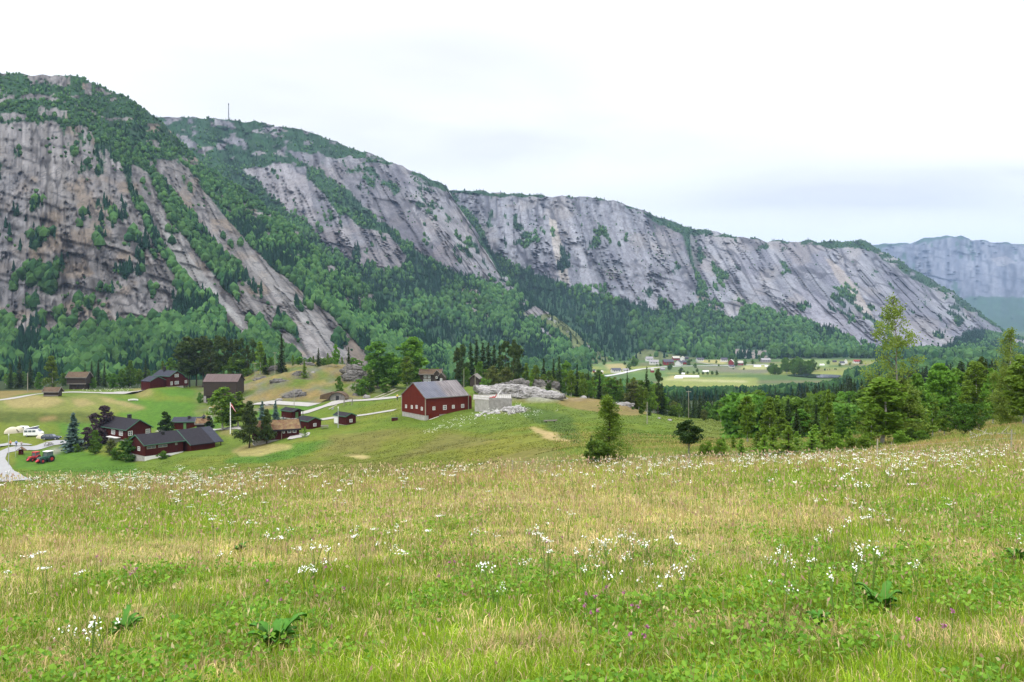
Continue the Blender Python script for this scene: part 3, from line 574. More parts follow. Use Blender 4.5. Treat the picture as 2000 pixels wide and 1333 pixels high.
def house(name, label, cat, f, wall='red', roof='roof', trim='green', oh=.4, gable_oh=.35, thick=.14, found=.0, group=None, sink=1.2, verge=True, corner=None):
    r = empty(name, f['c'], f['th']); tag(r, label, cat, group); L, Wd, h, ri = f['len']/2, f['wid']/2, f['h'], f['rise']
    l, w = L-gable_oh, Wd-oh; ze = h+ri*(1-w/Wd)-thick; za = h+ri-thick
    a = MB(); a.prism([(-w, found), (w, found), (w, ze), (0, za), (-w, ze)], -l, l, ax='x'); a.build('wall', M[wall], r)
    q = MB(); q.box(-l+.05, l-.05, -w+.05, w-.05, -sink, found); q.build('foundation', M['conc'], r)
    a = MB(); n_ = hypot(Wd, ri); nx, nz_ = ri/n_*thick, Wd/n_*thick
    for s in (-1, 1):
        a.prism([(s*Wd, h), (0, h+ri), (0, h+ri-thick*1.1), (s*(Wd-.03), h-thick)], -L, L, ax='x')
    ro = a.build('roof', M[roof], r)
    if verge:
        a = MB()
        for x0 in (-L-.045, L+.005):
            for s in (-1, 1): a.prism([(s*(Wd+.02), h-.16), (s*(Wd+.02), h+.06), (0, h+ri+.07), (0, h+ri-.18)], x0, x0+.04, ax='x')
        for s in (-1, 1): a.box(-L, L, s*(Wd+.045)-.02, s*(Wd+.045)+.02, h-.15, h+.04)
        a.build('bargeboard', M[trim], r)
    if corner:
        for sx_ in (-1, 1):
            for sy in (-1, 1): a = MB(); a.box(sx_*l-.08, sx_*l+.08, sy*w-.08, sy*w+.08, found, ze-.05); a.build('corner_board', M[corner], r)
    return r, l, w, ro
def chimney(roof_, x, y, z0, z1, s=.3, m='black'):
    a = MB(); a.box(x-s, x+s, y-s, y+s, z0, z1); a.box(x-s-.06, x+s+.06, y-s-.06, y+s+.06, z1, z1+.1); a.build('chimney', M[m], roof_, bevel=.02)

# big red barn
f = FT['barn']; r, l, w, ro = house('barn', 'big red barn with a patched blue sheet metal roof on a pale stone base', 'barn', f, wall='barnred', roof='sheet', trim='loggrey', oh=.22, gable_oh=.12, found=1.1, sink=1.5, corner='pole')
s = f['s']
for u, ww, hh in ((-.62, .5, .62), (-.12, .75, .85), (.28, .5, .6), (.72, .62, .65)): window(r, u*l, s*w, 2.6, ww, hh, 'x', s)
for v, zz in ((.72, 2.55), (.28, 2.75), (-.12, 2.55), (-.62, 2.45)): window(r, -l, -s*-1*v*w if False else v*w*s*-1*-1, zz, .55, .6, 'y', -1)
a = MB(); yy = s*(w+.02); a.box(-.86*l, -.38*l, min(yy, yy+s*.08), max(yy, yy+s*.08), -1.0, 1.5); dd = a.build('door', M['barnred'], r)
a = MB(); a.prism([(-.84*l, .05), (-.84*l, .2), (-.4*l, .75), (-.4*l, .6)], min(yy+s*.08, yy+s*.12), max(yy+s*.08, yy+s*.12), ax='y'); a.build('brace', M['white'], dd)
a = MB(); a.box(.35*l, .5*l, min(yy, yy+s*.06), max(yy, yy+s*.06), .1, 1.3); a.build('door', M['tred'], r)
a = MB(); a.prism([(-w*.96, 0), (w*.96, 0), (w*.96, f['h']-.35), (0, f['h']+.9), (-w*.96, f['h']-.35)], l-.02, l+1.1, ax='x'); a.build('lean_to', M['barnred'], r)
a = MB(); yy = -(l+.02); a.box(yy-.03, yy+.01, -w, w, f['h']-.05, f['h']+.03); a.build('belt_board', M['barnred'], r)

# longhouse: two stepped sections
f = FT['long1']; r, l, w, ro = house('longhouse', 'long low red house with stepped dark roof and white base wall', 'house', f, found=.5, oh=.35)
s = f['s']
for u in (-.78, -.56, -.2, .03): window(r, u*l, s*w, f['h']-.62, .85, .42, 'x', s, muntin=0, frame='pole')
window(r, .62*l, s*w, f['h']-.55, .3, .3, 'x', s, muntin=0, frame='pole'); chimney(ro, .25*l, s*.9, f['h']+.9, f['h']+2.1)
a = MB(); yy = s*(w+.0); a.box(-l, l, min(yy, yy+s*.06), max(yy, yy+s*.06), -.8, .42); a.build('base_wall', M['white'], r)
a = MB(); a.prism([(-.25*l, -1.1), (-.1*l, .25), (.2*l, .1), (.28*l, -1.2)], min(s*(w+.1), s*(w+1.7)), max(s*(w+.1), s*(w+1.7)), ax='y'); a.build('cellar_hatch', M['roof'], r)
window(r, -l, s*w*.3, 1.9, .9, .7, 'y', -1)
th = f['th']
def loc(px, row, d): p = P3(px, row, d)-np.array(f['c']); return p[0]*cos(th)+p[1]*sin(th), -p[0]*sin(th)+p[1]*cos(th)
W1, H1, R1 = f['wid']/2, f['h'], f['rise']
def onroof(px, row):     # where that pixel's ray meets the near roof plane, carried on below the first eave
    best = min((abs((P3(px, row, d)[2]-f['c'][2])-(H1+R1-R1/W1*abs(loc(px, row, d)[1]))), d) for d in np.linspace(150, 186, 721) if loc(px, row, d)[1]*s > 0)
    return loc(px, row, best[1])
(xa, ya), (xb, yb) = onroof(371.8, 870), onroof(437, 861.8); print('long2', xa, ya, xb, yb, f['len'], f['wid'], H1, R1); Wn = abs((ya+yb)/2); hn = H1+R1-(R1/W1)*Wn; xm = xa+(xb-xa)*.72
a = MB(); pr = lambda x0, x1, m_=0: a.prism([(s*(Wn-.35), .3), (-s*(W1-.35), .3), (-s*(W1-.35), H1), (0, H1+R1-.2), (s*(Wn-.35), hn+.02)], x0, x1, ax='x')
pr(xa+.3, xa+(xb-xa)*.76); a.box(xb-.5, xb-.35, s*(Wn-.5)-.08, s*(Wn-.5)+.08, -.4, hn); a.box(xb-.45, xb-.3, min(s*(Wn*.3), -s*(W1-.4)), max(s*(Wn*.3), -s*(W1-.4)), .1, H1+.4); a.build('wall', M['red'], r)
def rf(x0, x1, mm, nm='roof'):
    a = MB(); a.prism([(s*Wn, hn), (0, H1+R1+.03), (0, H1+R1-.12), (s*Wn, hn-.14)], x0, x1, ax='x'); a.prism([(-s*W1, H1+.03), (0, H1+R1+.03), (0, H1+R1-.12), (-s*W1, H1-.14)], max(x0, f['len']/2-.5), x1, ax='x'); a.build(nm, mm, r)
rf(xa, xm, M['roof']); rf(xm+.01, xb, M['blueroof'])
a = MB(); a.prism([(s*(Wn+.02), hn-.16), (s*(Wn+.02), hn+.06), (0, H1+R1+.1), (0, H1+R1-.15)], xa-.05, xa-.005, ax='x'); a.build('bargeboard', M['green'], r)
a = MB(); a.box(xa+.35, xb-.4, min(s*(Wn-.4), s*(Wn-.3)), max(s*(Wn-.4), s*(Wn-.3)), -1.0, .28); a.build('base_wall', M['conc'], r)

# the left house
f = FT['left']; r, l, w, ro = house('red_house', 'red house with low dark roof, green bargeboards and white paned windows among shrubs', 'house', f, found=.1); s = f['s']
for u in (-.62, -.1): window(r, u*l, s*w, f['h']-1.0, 1.5, .95, 'x', s, muntin=3)
for v in (.72, -.72): window(r, -l, s*v*w, f['h']-.9, .95, .95, 'y', -1, muntin=1)
chimney(ro, -.25*l, s*-.4, f['h']+f['rise']-.5, f['h']+f['rise']+.75, .38)
a = MB(); yy = s*(w+.05); a.box(-.6*l, .1*l, min(yy, yy+s*1.1), max(yy, yy+s*1.1), f['h']-2.2, f['h']-2.05); a.build('awning', M['white'], r)
# three cabins
for key, lab in (('cab1', 'small red cabin with open porch and green door, farthest of the three cabins'), ('cab2', 'small red cabin with dark open porch and gable window, behind the turf roofed building'), ('cab3', 'small red cabin beside a pole, nearest the big barn')):
    f = FT[key]; r, l, w, ro = house('cabin', lab, 'cabin', f, group='small red rental cabins', oh=.2, gable_oh=.22, found=.15, sink=.8); s = f['s']
    if key == 'cab1':
        door(r, -l, -s*.1*w, .15, .8, 1.45, 'y', -1)
        for q in (-1, 1): a = MB(); a.box(-l-1.0, -l-.9, q*w*.95-.05, q*w*.95+.05, -.3, f['h']); a.build('porch_post', M['red'], r)
        a = MB(); a.box(-l-1.1, -l, -w, w, -.1, .12); a.build('porch_deck', M['conc'], r)
        a = MB()
        for q in (-1, 1): a.prism([(q*f['wid']/2, f['h']), (0, f['h']+f['rise']), (0, f['h']+f['rise']-.12), (q*f['wid']/2, f['h']-.12)], -l-1.2, -l-.2, ax='x')
        a.build('porch_roof', M['roof'], r); a = MB(); a.box(0, l*.9, s*(w+.3)-.3*(1), s*(w+.3)+.3, -.2, .12); a.build('terrace', M['conc'], r)
    else:
        window(r, -l, 0, 1.05, .62, .55, 'y', -1)
        a = MB(); yy = s*w; a.box(l*.3, l*.98, min(yy-s*.1, yy+s*.03), max(yy-s*.1, yy+s*.03), .2, f['h']-.1); a.build('porch', M['black'] if key == 'cab2' else M['white'], r)
# farmhouse with wing and lean-to
f = FT['farm']; r, l, w, ro = house('red_farmhouse', 'two storey red farmhouse with a dark roof and low side wing below the mountain', 'house', f, roof='blueroof', found=.2, sink=1.5); s = f['s']
for v, zz in ((.0, f['h']+.1), (-.0, 1.5)): window(r, -l, v, zz, 1.5, 1.0, 'y', -1, muntin=2)
window(r, -l, s*.75*w, 1.4, .7, 1.1, 'y', -1); chimney(ro, .35*l, s*.5, f['h']+f['rise']-.5, f['h']+f['rise']+1.2, .42)
a = MB(); q = -s; a.prism([(q*w, .1), (q*(w+2.3), .1), (q*(w+2.3), f['h']-1.9), (q*w, f['h']-.4)], -l, l, ax='x'); a.build('lean_to', M['red'], r); window(r, -l, q*(w+1.1), 1.6, .8, .9, 'y', -1)
a = MB(); a.prism([(q*w, f['h']-.35), (q*(w+2.5), f['h']-1.95), (q*(w+2.5), f['h']-1.8), (q*w, f['h']-.2)], -l-.2, l+.2, ax='x'); a.build('lean_to_roof', M['roof'], r)
g_ = FT['wing']; th = f['th']; dx, dy = g_['c'][0]-f['c'][0], g_['c'][1]-f['c'][1]; lx, ly = dx*cos(th)+dy*sin(th), -dx*sin(th)+dy*cos(th); dz = g_['c'][2]-f['c'][2]
L2, W2, h2, ri2 = g_['len']/2+1.2, g_['wid']/2, g_['h']+dz, g_['rise']; lx += 1.2
a = MB(); a.prism([(ly-W2+.3, dz-1), (ly+W2-.3, dz-1), (ly+W2-.3, h2), (ly, h2+ri2-.2), (ly-W2+.3, h2)], lx-L2+.3, lx+L2, ax='x'); wn = a.build('wing', M['red'], r)
a = MB()
for q in (-1, 1): a.prism([(ly+q*W2, h2), (ly, h2+ri2), (ly, h2+ri2-.15), (ly+q*(W2-.03), h2-.13)], lx-L2, lx+L2, ax='x')
a.build('roof', M['blueroof'], wn); a = MB()
for q in (-1, 1): a.prism([(ly+q*W2, h2-.16), (ly+q*W2, h2+.06), (ly, h2+ri2+.07), (ly, h2+ri2-.18)], lx-L2-.05, lx-L2-.005, ax='x')
a.build('bargeboard', M['green'], wn)

# log barn on stone piers
f = FT['logbarn']; r = empty('log_barn', f['c'], 0); tag(r, 'tall dark log barn with rusty red roof standing on stone piers', 'barn'); l, w = f['len']/2, f['wid']/2; h, ri = f['h'], f['rise']
a = MB()
zz = 2.0
while zz < h-.05: a.tube([(-l+.3, -w+.3, zz), (l-.4, -w+.3, zz)], .155, 6); a.tube([(-l+.3, w-.3, zz), (l-.4, w-.3, zz)], .155, 6); zz += .27
a.prism([(-w+.35, 1.9), (w-.35, 1.9), (w-.35, h), (0, h+ri-.2), (-w+.35, h)], -l+.35, l-.45, ax='x'); a.build('log_wall', M['log'], r)
a = MB(); a.box(-l+1.0, l*-.05, -w+.6, w-.6, -1, 1.9); lw = a.build('lower_room', M['log'], r); window(r, -l*.55, -w+.6, 1.1, .55, .45, 'x', -1, frame='loggrey')
a = MB(); a.box(l*.05, l-.9, -w+1.4, w-.6, -1, 1.9); a.build('under_croft', M['log'], r)
for xx in (-l+.65, -l*.08, l-.7):
    a = MB()
    for k in range(5): a.box(xx-.38+random.uniform(-.05, .05), xx+.38+random.uniform(-.05, .05), -w+.25, -w+1.1, -.9+k*.57, -.9+(k+1)*.57-.02)
    a.build('stone_pier', M['conc'], r, bevel=.05)
a = MB()
for q in (-1, 1): a.prism([(q*w, h), (0, h+ri), (0, h+ri-.16), (q*(w-.03), h-.14)], -l, l, ax='x')
a.build('roof', M['rust'], r); a = MB(); a.box(-l*.9, l*.1, -w-.4, -w+.5, -1, -.1); a.build('stone_sill', M['stone'], r)

def sodlog(name, label, f, lower=.42, sod='sod', verge='loggrey', depth_in=.5, lowin=.7):
    r = empty(name, f['c'], f['th']); tag(r, label, 'log building'); l, w = f['len']/2, f['wid']/2; h, ri = f['h'], f['rise']; zl = h*lower
    a = MB(); a.prism([(-w+depth_in, zl), (w-depth_in, zl), (w-depth_in, h), (0, h+ri-.25), (-w+depth_in, h)], -l+.5, l-.5, ax='x')
    zz = zl+.12
    while zz < h-.1: a.tube([(-l+.35, -w+depth_in, zz), (l-.35, -w+depth_in, zz)], .13, 6); zz += .24
    a.build('log_wall', M['log'], r)
    if lower > .05: a = MB(); a.box(-l+.5+lowin, l-.5-lowin, -w+depth_in+lowin, w-.8, -1.2, zl); a.build('lower_room', M['log'], r)
    # turf roof: two thick uneven slabs
    V = []; Fc = []; nx, ny = 26, 8; rs = np.random.RandomState(int(abs(f['c'][0])*10) % 999)
    for s in (-1, 1):
        o_ = len(V)
        for i in range(nx+1):
            for j in range(ny+1):
                V.append((-l+2*l*i/nx, s*w*(1-j/ny), h+ri*j/ny+.05+rs.rand()*.13))
        for i in range(nx):
            for j in range(ny): q = o_+i*(ny+1)+j; Fc.append((q, q+1, q+ny+2, q+ny+1))
    for s in (-1, 1):
        o_ = len(V); V += [(-l, s*w, h-.22), (l, s*w, h-.22), (l, 0, h+ri-.22), (-l, 0, h+ri-.22), (-l, s*w, h+.08), (l, s*w, h+.08), (l, 0, h+ri+.08), (-l, 0, h+ri+.08)]
        Fc += [(o_, o_+1, o_+2, o_+3), (o_, o_+1, o_+5, o_+4), (o_+1, o_+2, o_+6, o_+5), (o_, o_+3, o_+7, o_+4)]
    ro = mesh_obj('sod_roof', V, Fc, M[sod], r)
    a = MB()
    for x0 in (-l-.1, l+.0):
        for s in (-1, 1): a.prism([(s*(w+.1), h-.25), (s*(w+.1), h+.2), (0, h+ri+.4), (0, h+ri-.1)], x0, x0+.09, ax='x')
    a.box(-l, l, -w-.1, -w-.02, h-.22, h+.16); a.build('bargeboard', M[verge], r)
    return r, l, w, h, ri
r, l, w, h, ri = sodlog('storehouse', 'dark log storehouse on legs with jutting upper floor and turf roof', FT['store'], .45, depth_in=.45)
a = MB(); a.box(-l+.3, l-.3, -w+.1, -w+.5, h*.45-.1, h*.45+.25); a.build('gallery_beam', M['loggrey'], r)
for xx in (-l+1.2, -.2, l-1.3): a = MB(); a.box(xx, xx+.35, -w+.7, -w+1.05, -1.2, h*.45); a.build('leg', M['log'], r)
r, l, w, h, ri = sodlog('turf_shed', 'low log shed with turf roof beside the gravel road', FT['shed'], 0.0, depth_in=.45)
a = MB(); a.box(-l+.3, l-.3, -w+.25, -w+.35, .05, .5); a.build('plank', M['loggrey'], r)
r, l, w, h, ri = sodlog('sod_roof_building', 'low red building with rust coloured turf roof behind two dark pines', FT['sod'], 0.0, sod='sodred', verge='roof')
for ch in list(r.children):
    if ch.name.startswith('log_wall'): bpy.data.objects.remove(ch)
a = MB(); a.prism([(-w+.6, .15), (w-.6, .15), (w-.6, h), (0, h+ri-.25), (-w+.6, h)], -l+.3, l-.3, ax='x'); a.build('wall', M['red'], r)
a = MB(); a.box(-l+.35, l-.35, -w+.65, w-.65, -1.2, .15); a.build('foundation', M['conc'], r)
for u in (.28, .52, .74): window(r, u*l, -w+.6, h-.5, .62 if u > .3 else .3, .45, 'x', -1, muntin=0)
a = MB(); a.box(l*.18, l*.2, -w+.48, -w+.55, 0, h-.1); a.build('downpipe', M['pole'], r)
f = FT['low']; r, l, w, ro = house('low_red_house', 'low red building with a green door and slate roof behind the longhouse', 'house', f, roof='blueroof', oh=.35, found=.1)
door(r, -l*.1, -w, .1, .75, 1.75, 'x', -1); chimney(ro, l*.08, -.9, f['h']+.5, f['h']+1.35, .32)
r, l, w, h, ri = sodlog('bell_house', 'small dark log house with turf roof and a pointed ridge turret', FT['bell'], 0.0, sod='sodred')
a = MB(); a.box(-.25, .25, -.25, .25, h+ri-.2, h+ri+.55); a.add([(-.6, -.6, h+ri+.5), (.6, -.6, h+ri+.5), (.6, .6, h+ri+.5), (-.6, .6, h+ri+.5), (0, 0, h+ri+1.15)], [(0, 1, 4), (1, 2, 4), (2, 3, 4), (3, 0, 4), (3, 2, 1, 0)]); a.tube([(0, 0, h+ri+1), (0, 0, h+ri+1.7)], .06, 6); a.build('turret', M['black'], r)
r, l, w, h, ri = sodlog('old_log_house', 'old dark log house with white windows and turf roof, behind the barn', FT['loghouse'], 0.0)
for u in (-.45, -.1): window(r, u*l, -w+.4, 2.0, .7, .55, 'x', -1); window(r, u*l, -w+.4, .8, .8, .7, 'x', -1)
for u, hh, ww in ((.62, 3.2, 1.1), (1.0, 2.0, 1.5)):
    a = MB(); a.prism([(u*l-ww+.2, 0), (u*l+ww-.2, 0), (u*l+ww-.2, hh-.2), (u*l, hh+ww*.75), (u*l-ww+.2, hh-.2)], -w-.9, w*.3, ax='y'); g_ = a.build('gable_bay', M['log'], r)
    a = MB()
    for q in (-1, 1): a.prism([(u*l+q*ww, hh-.2), (u*l, hh+ww*.95), (u*l, hh+ww*.75), (u*l+q*ww, hh-.45)], -w-1.1, -w-.85, ax='y')
    a.build('bargeboard', M['loggrey'], g_); window(r, u*l, -w-.9, hh*.55, .5, .6, 'x', -1)
# small gabled log house right of the barn
e = gd(926, 250); r = empty('small_log_house', e, radians(-8)); tag(r, 'small dark log house with gable facing the meadow, half hidden by leafy trees', 'log building')
a = MB(); a.prism([(-1.3, -1), (1.3, -1), (1.3, 2.7), (0, 3.6), (-1.3, 2.7)], -.1, 5, ax='y'); a.build('log_wall', M['log'], r)
a = MB()
for q in (-1, 1): a.prism([(q*1.7, 2.45), (0, 3.85), (0, 3.65), (q*1.7, 2.25)], -.5, 5.3, ax='y')
a.build('roof', M['loggrey'], r)

# barn ramp and deck with rails
r = empty('barn_ramp', P3(924, 777, 184)-np.array([0, 0, 0]), radians(2)); tag(r, 'pale concrete ramp and deck with railing joining the big barn to the rock', 'ramp')
a = MB(); a.add([(0, -1.2, -.35), (3.6, -4.2, -.35), (8.8, -3.4, -.5), (9.0, 6, -.1), (0, 5, -.1), (0, -1.2, -.1), (3.6, -4.2, -.1), (8.8, -3.4, -.25), (9.0, 6, .15), (0, 5, .15)], [(0, 1, 2, 3, 4), (9, 8, 7, 6, 5), (0, 1, 6, 5), (1, 2, 7, 6), (2, 3, 8, 7), (3, 4, 9, 8), (4, 0, 5, 9)]); a.build('deck', M['conc'], r)
a = MB(); a.add([(3.6, -4.25, -4.4), (8.85, -3.45, -4.4), (8.85, -3.45, .15), (3.6, -4.25, .35), (3.6, -4.05, -4.4), (8.85, -3.25, -4.4), (8.85, -3.25, .15), (3.6, -4.05, .35)], [(0, 1, 2, 3), (7, 6, 5, 4), (0, 3, 7, 4), (1, 5, 6, 2), (3, 2, 6, 7)]); a.build('retaining_wall', M['white'] and mat('whitewashed_wall', (.30, .29, .275), .9, (1.5, (.16, .15, .14), .8), .4), r)
a = MB(); a.add([(.4, -1.6, -3.2), (3.6, -4.2, -4.2), (3.6, -4.2, -.4), (.4, -1.6, -.4), (.5, -1.4, -3.2), (3.7, -4.0, -4.2), (3.7, -4.0, -.4), (.5, -1.4, -.4)], [(0, 1, 2, 3), (7, 6, 5, 4), (0, 3, 7, 4), (1, 5, 6, 2)]); a.build('side_wall', M['conc'], r)
a = MB()
for k in range(12): x_ = .1+k*3.5/11; y_ = -1.3-k*2.9/11; a.box(x_-.03, x_+.03, y_-.03, y_+.03, -.1, .85)
a.tube([(.1, -1.3, .85), (3.6, -4.2, .85)], .05, 6); a.tube([(.1, -1.3, .35), (3.6, -4.2, .35)], .04, 6)
for k in range(12): x_ = 3.7+k*5/11; y_ = -4.15+k*.75/11; a.box(x_-.03, x_+.03, y_-.03, y_+.03, .1, 1.0)
a.tube([(3.6, -4.2, 1.0), (8.8, -3.4, .9)], .05, 6); a.build('railing', M['pole'], r)
a = MB(); a.prism([(5.0, 0), (5.25, 0), (6.6, 1.7), (6.35, 1.75)], -1.2, -1.05, ax='y'); tag(a.build('leaning_board', M['white'], None), 'white board leaning on the pale rock beside the barn ramp', 'board'); bpy.data.objects['leaning_board'].location = r.location
a = MB(); a.box(3.9, 5.2, -2.6, -2.0, .2, .32); a.box(4.5, 5.2, -2.6, -2.0, .32, .5); a.prism([(5.1, .3), (5.3, .3), (5.55, 1.0), (5.4, 1.0)], -2.6, -2.0, ax='y'); o = a.build('deck_chair', M['tred'], None); o.location = r.location; tag(o, 'red reclining chair on the pale deck beside the barn', 'chair')

# hut built into the rock
e = gd(660, 232)+np.array([0, 0, .2]); r = empty('rock_hut', e, 0); tag(r, 'stone hut with arched turf roof and dark doorway built into the rocky hill', 'hut')
P = [(2.3*cos(k*pi/10), max(0, 1.9*sin(k*pi/10))) for k in range(11)]
a = MB(); a.prism(P+[(-2.3, -1), (2.3, -1)], -.6, 3, ax='y'); a.build('stone_front', M['stone'], r)
a = MB(); a.prism([(x*1.18, z*1.15) for x, z in P]+[(x*1.05, z*1.03) for x, z in P[::-1]], -1.1, 3, ax='y'); a.prism([(-5.4, 0), (-5.2, 1.2), (-1.8, 2.1), (-1.2, 1.5), (-1.2, 0)], .2, 3.2, ax='y'); a.build('sod_roof', M['sod'], r)
a = MB(); a.box(-.45, .45, -.7, -.58, -.5, 1.1); a.build('doorway', M['black'], r)

# notice hut, lamp, poles, flag
e = gd(41, 189); r = empty('notice_hut', e, radians(20)); tag(r, 'tiny red roofed notice hut at the road fork', 'notice hut')
a = MB(); a.box(-.45, .45, -.4, .4, -.2, 1.15); a.build('wall', M['red'], r); a = MB()
for q in (-1, 1): a.prism([(q*1.0, .95), (0, 1.75), (0, 1.6), (q*1.0, .8)], -.8, .8, ax='y')
a.build('roof', M['sodred'], r)
def pole_thing(name, label, cat, e, h, r0=.1, m='pole', cap=True, arm=False, group=None):
    r = empty(name, e); tag(r, label, cat, group); a = MB(); a.tube([(0, 0, -.5), (0, 0, h)], [r0, r0*.75], 8); a.build('post', M[m], r)
    if cap: a = MB(); a.tube([(0, 0, h), (0, 0, h+.12), (0, 0, h+.4)], [.09, .13, .07], 10); a.build('lantern', M['white'], r)
    if arm: a = MB(); a.box(-.7, .7, -.05, .05, h-.35, h-.22); a.build('cross_arm', M['pole'], r)
    return r
pole_thing('street_lamp', 'tall grey lamp post on the grass verge in front of the red tractor', 'street lamp', gd(17, 176), 6.6, .08, 'metal')
pole_thing('street_lamp', 'lamp post in front of the cabin nearest the barn', 'street lamp', gd(660.5, 187), 4.6, .11, 'metal')
pole_thing('signpost', 'thin grey signpost between the lamp post and the notice hut', 'signpost', gd(30.5, 186), 3.6, .04, 'metal', cap=False)
pole_thing('utility_pole', 'pale wooden pole before the dark spruces above the turf shed', 'pole', gd(54, 320), 7.6, .15, cap=False)
for px, d, h, lab in ((498, 285, 7.2, 'thin utility pole on the rocky hill right of the log barn'), (537, 300, 8.5, 'thin utility pole on the hilltop near the dark spruce'), (574.5, 226, 6.5, 'thin utility pole beside the upper road behind the farthest cabin'), (675, 285, 7, 'thin utility pole beside the grey crag above the hut'), (906, 248, 6, 'utility pole right of the barn roof in front of leafy trees'), (928, 246, 5.5, 'utility pole in front of the small log house'), (1345, 222, 7.6, 'grey pole at the far field edge before the spruce wood'), (1264, 150, 4.2, 'thin pale post standing in the slope below the small spruce')):
    pole_thing('utility_pole', lab, 'pole', gd(px, d), h, .09, cap=False, arm=px in (498, 537, 1345), group='thin poles carrying wires')
e = gd(450, 194); r = pole_thing('flagpole', 'white flagpole with red and white pennant in front of birches', 'flagpole', e, 7.7, .13, 'white', cap=False)
a = MB(); V = []; Fc = []
for i in range(13):
    t_ = i/12; x_ = .08+1.3*t_; zc_ = 7.1-1.8*t_**1.2; hw = .42*(1-t_)+.05; yw = .12*sin(t_*7)
    V += [(x_, yw, zc_+hw), (x_, yw, zc_+hw*.3), (x_, yw, zc_-hw*.3), (x_, yw, zc_-hw)]
for i in range(12):
    for k in range(3): q = i*4+k; Fc.append((q, q+1, q+5, q+4))
pn = mesh_obj('pennant', V, Fc, [M['flagred'], M['white']], r, mi=[0, 1, 0]*12); sd = pn.modifiers.new('s', 'SOLIDIFY'); sd.thickness = .02
# small lattice windmill tower
e = gd(411, 222); r = empty('lattice_mast', e); tag(r, 'small grey lattice tower in the grass behind the turret house', 'lattice tower'); a = MB()
for sx_ in (-1, 1):
    for sy in (-1, 1): a.tube([(sx_*.7, sy*.7, -.3), (sx_*.25, sy*.25, 4.6)], .045, 5)
for k in range(5):
    z0, z1 = k*.92, (k+1)*.92; w0, w1_ = .7-.45*z0/4.6, .7-.45*z1/4.6
    for sy in (-1, 1): a.tube([(-w0, sy*w0, z0), (w1_, sy*w1_, z1)], .03, 4); a.tube([(w0, sy*w0, z0), (-w1_, sy*w1_, z1)], .03, 4)
a.build('lattice', M['metal'], r); a = MB(); a.tube([(0, 0, 4.5), (0, 0, 5.0)], [.5, .4], 8); a.build('top_platform', M['metal'], r)
# swing set, seesaw, benches
e = gd(680, 222); r = empty('swing_set', e, radians(-4)); tag(r, 'grey swing frame with two swings beside the gravel road', 'swing set'); a = MB()
for x_ in (-1.15, 1.15):
    a.tube([(x_, -.8, -.1), (x_, 0, 2.3)], .06, 6); a.tube([(x_, .8, -.1), (x_, 0, 2.3)], .06, 6)
a.tube([(-1.2, 0, 2.3), (1.2, 0, 2.3)], .07, 6); a.build('frame', M['loggrey'], r)
for x_ in (-.5, .5):
    a = MB(); a.box(x_-.25, x_+.25, -.15, .15, .4, .48); a.tube([(x_-.2, 0, .45), (x_-.2, 0, 2.3)], .012, 4); a.tube([(x_+.2, 0, .45), (x_+.2, 0, 2.3)], .012, 4); a.build('seat', M['rubber'], r)
e = gd(650, 215); r = empty('seesaw', e, radians(60)); tag(r, 'tilted pale seesaw plank on the playground grass', 'seesaw'); a = MB(); a.prism([(-1.6, .1), (1.6, 1.0), (1.6, 1.12), (-1.6, .22)], -.15, .15, ax='y'); a.build('plank', M['pole'], r); a = MB(); a.prism([(-.3, -.1), (.3, -.1), (0, .6)], -.2, .2, ax='y'); a.build('pivot', M['metal'], r)
def picnic(label, e, rz):
    r = empty('picnic_table', e, rz); tag(r, label, 'picnic table', 'pale wooden picnic tables'); a = MB(); a.box(-.9, .9, -.35, .35, .72, .78); a.build('tabletop', M['loggrey'], r)
    for q in (-1, 1):
        a = MB(); a.box(-.9, .9, q*.75-.14, q*.75+.14, .42, .47); a.build('bench_seat', M['loggrey'], r); a = MB(); a.prism([(-.8, -.1), (-.68, -.1), (-.2, .72), (-.32, .72)], q*.6-.04, q*.6+.04, ax='x'); a.prism([(.8, -.1), (.68, -.1), (.2, .72), (.32, .72)], q*.6-.04, q*.6+.04, ax='x'); a.build('leg', M['loggrey'], r)
picnic('pale picnic table on the grass between the two front cabins', gd(634, 188), radians(15)); picnic('grey picnic table on the verge in front of the navy estate car', gd(95, 199), radians(-20))
def vessel(name, label, cat, e, rz, L, W_, H, m):
    r = empty(name, e, rz); tag(r, label, cat); a = MB(); n = 9; V = []; Fc = []
    for i in range(n):
        t_ = i/(n-1); x_ = -L/2+L*t_; w_ = W_/2*(1-abs(2*t_-1)**2.5)+.05
        V += [(x_, -w_, H), (x_, -w_*.5, .1), (x_, w_*.5, .1), (x_, w_, H)]
    for i in range(n-1):
        for k in range(3): q = i*4+k; Fc.append((q, q+1, q+5, q+4))
    o = mesh_obj('hull', V, Fc, M[m], r); sd = o.modifiers.new('s', 'SOLIDIFY'); sd.thickness = .06
    a.box(-L*.2, -L*.1, -W_*.4, W_*.4, H*.6, H*.65); a.box(L*.15, L*.25, -W_*.38, W_*.38, H*.6, H*.65); a.build('bench_seat', M['loggrey'], r)
vessel('rowing_boat', 'small pale rowing boat lying on the gravel left of the farmhouse', 'boat', gd(260, 275), radians(5), 3.4, 1.3, .6, 'white')
e = gd(771, 184); r = empty('skip_box', e, radians(5)); tag(r, 'low dark red container at the left corner of the big barn', 'container'); a = MB(); a.box(-.7, .7, -.5, .5, -.1, .6); a.build('box', M['red'], r, bevel=.04); a = MB(); a.box(-.76, .76, -.56, .56, .6, .68); a.build('lid', M['black'], r)
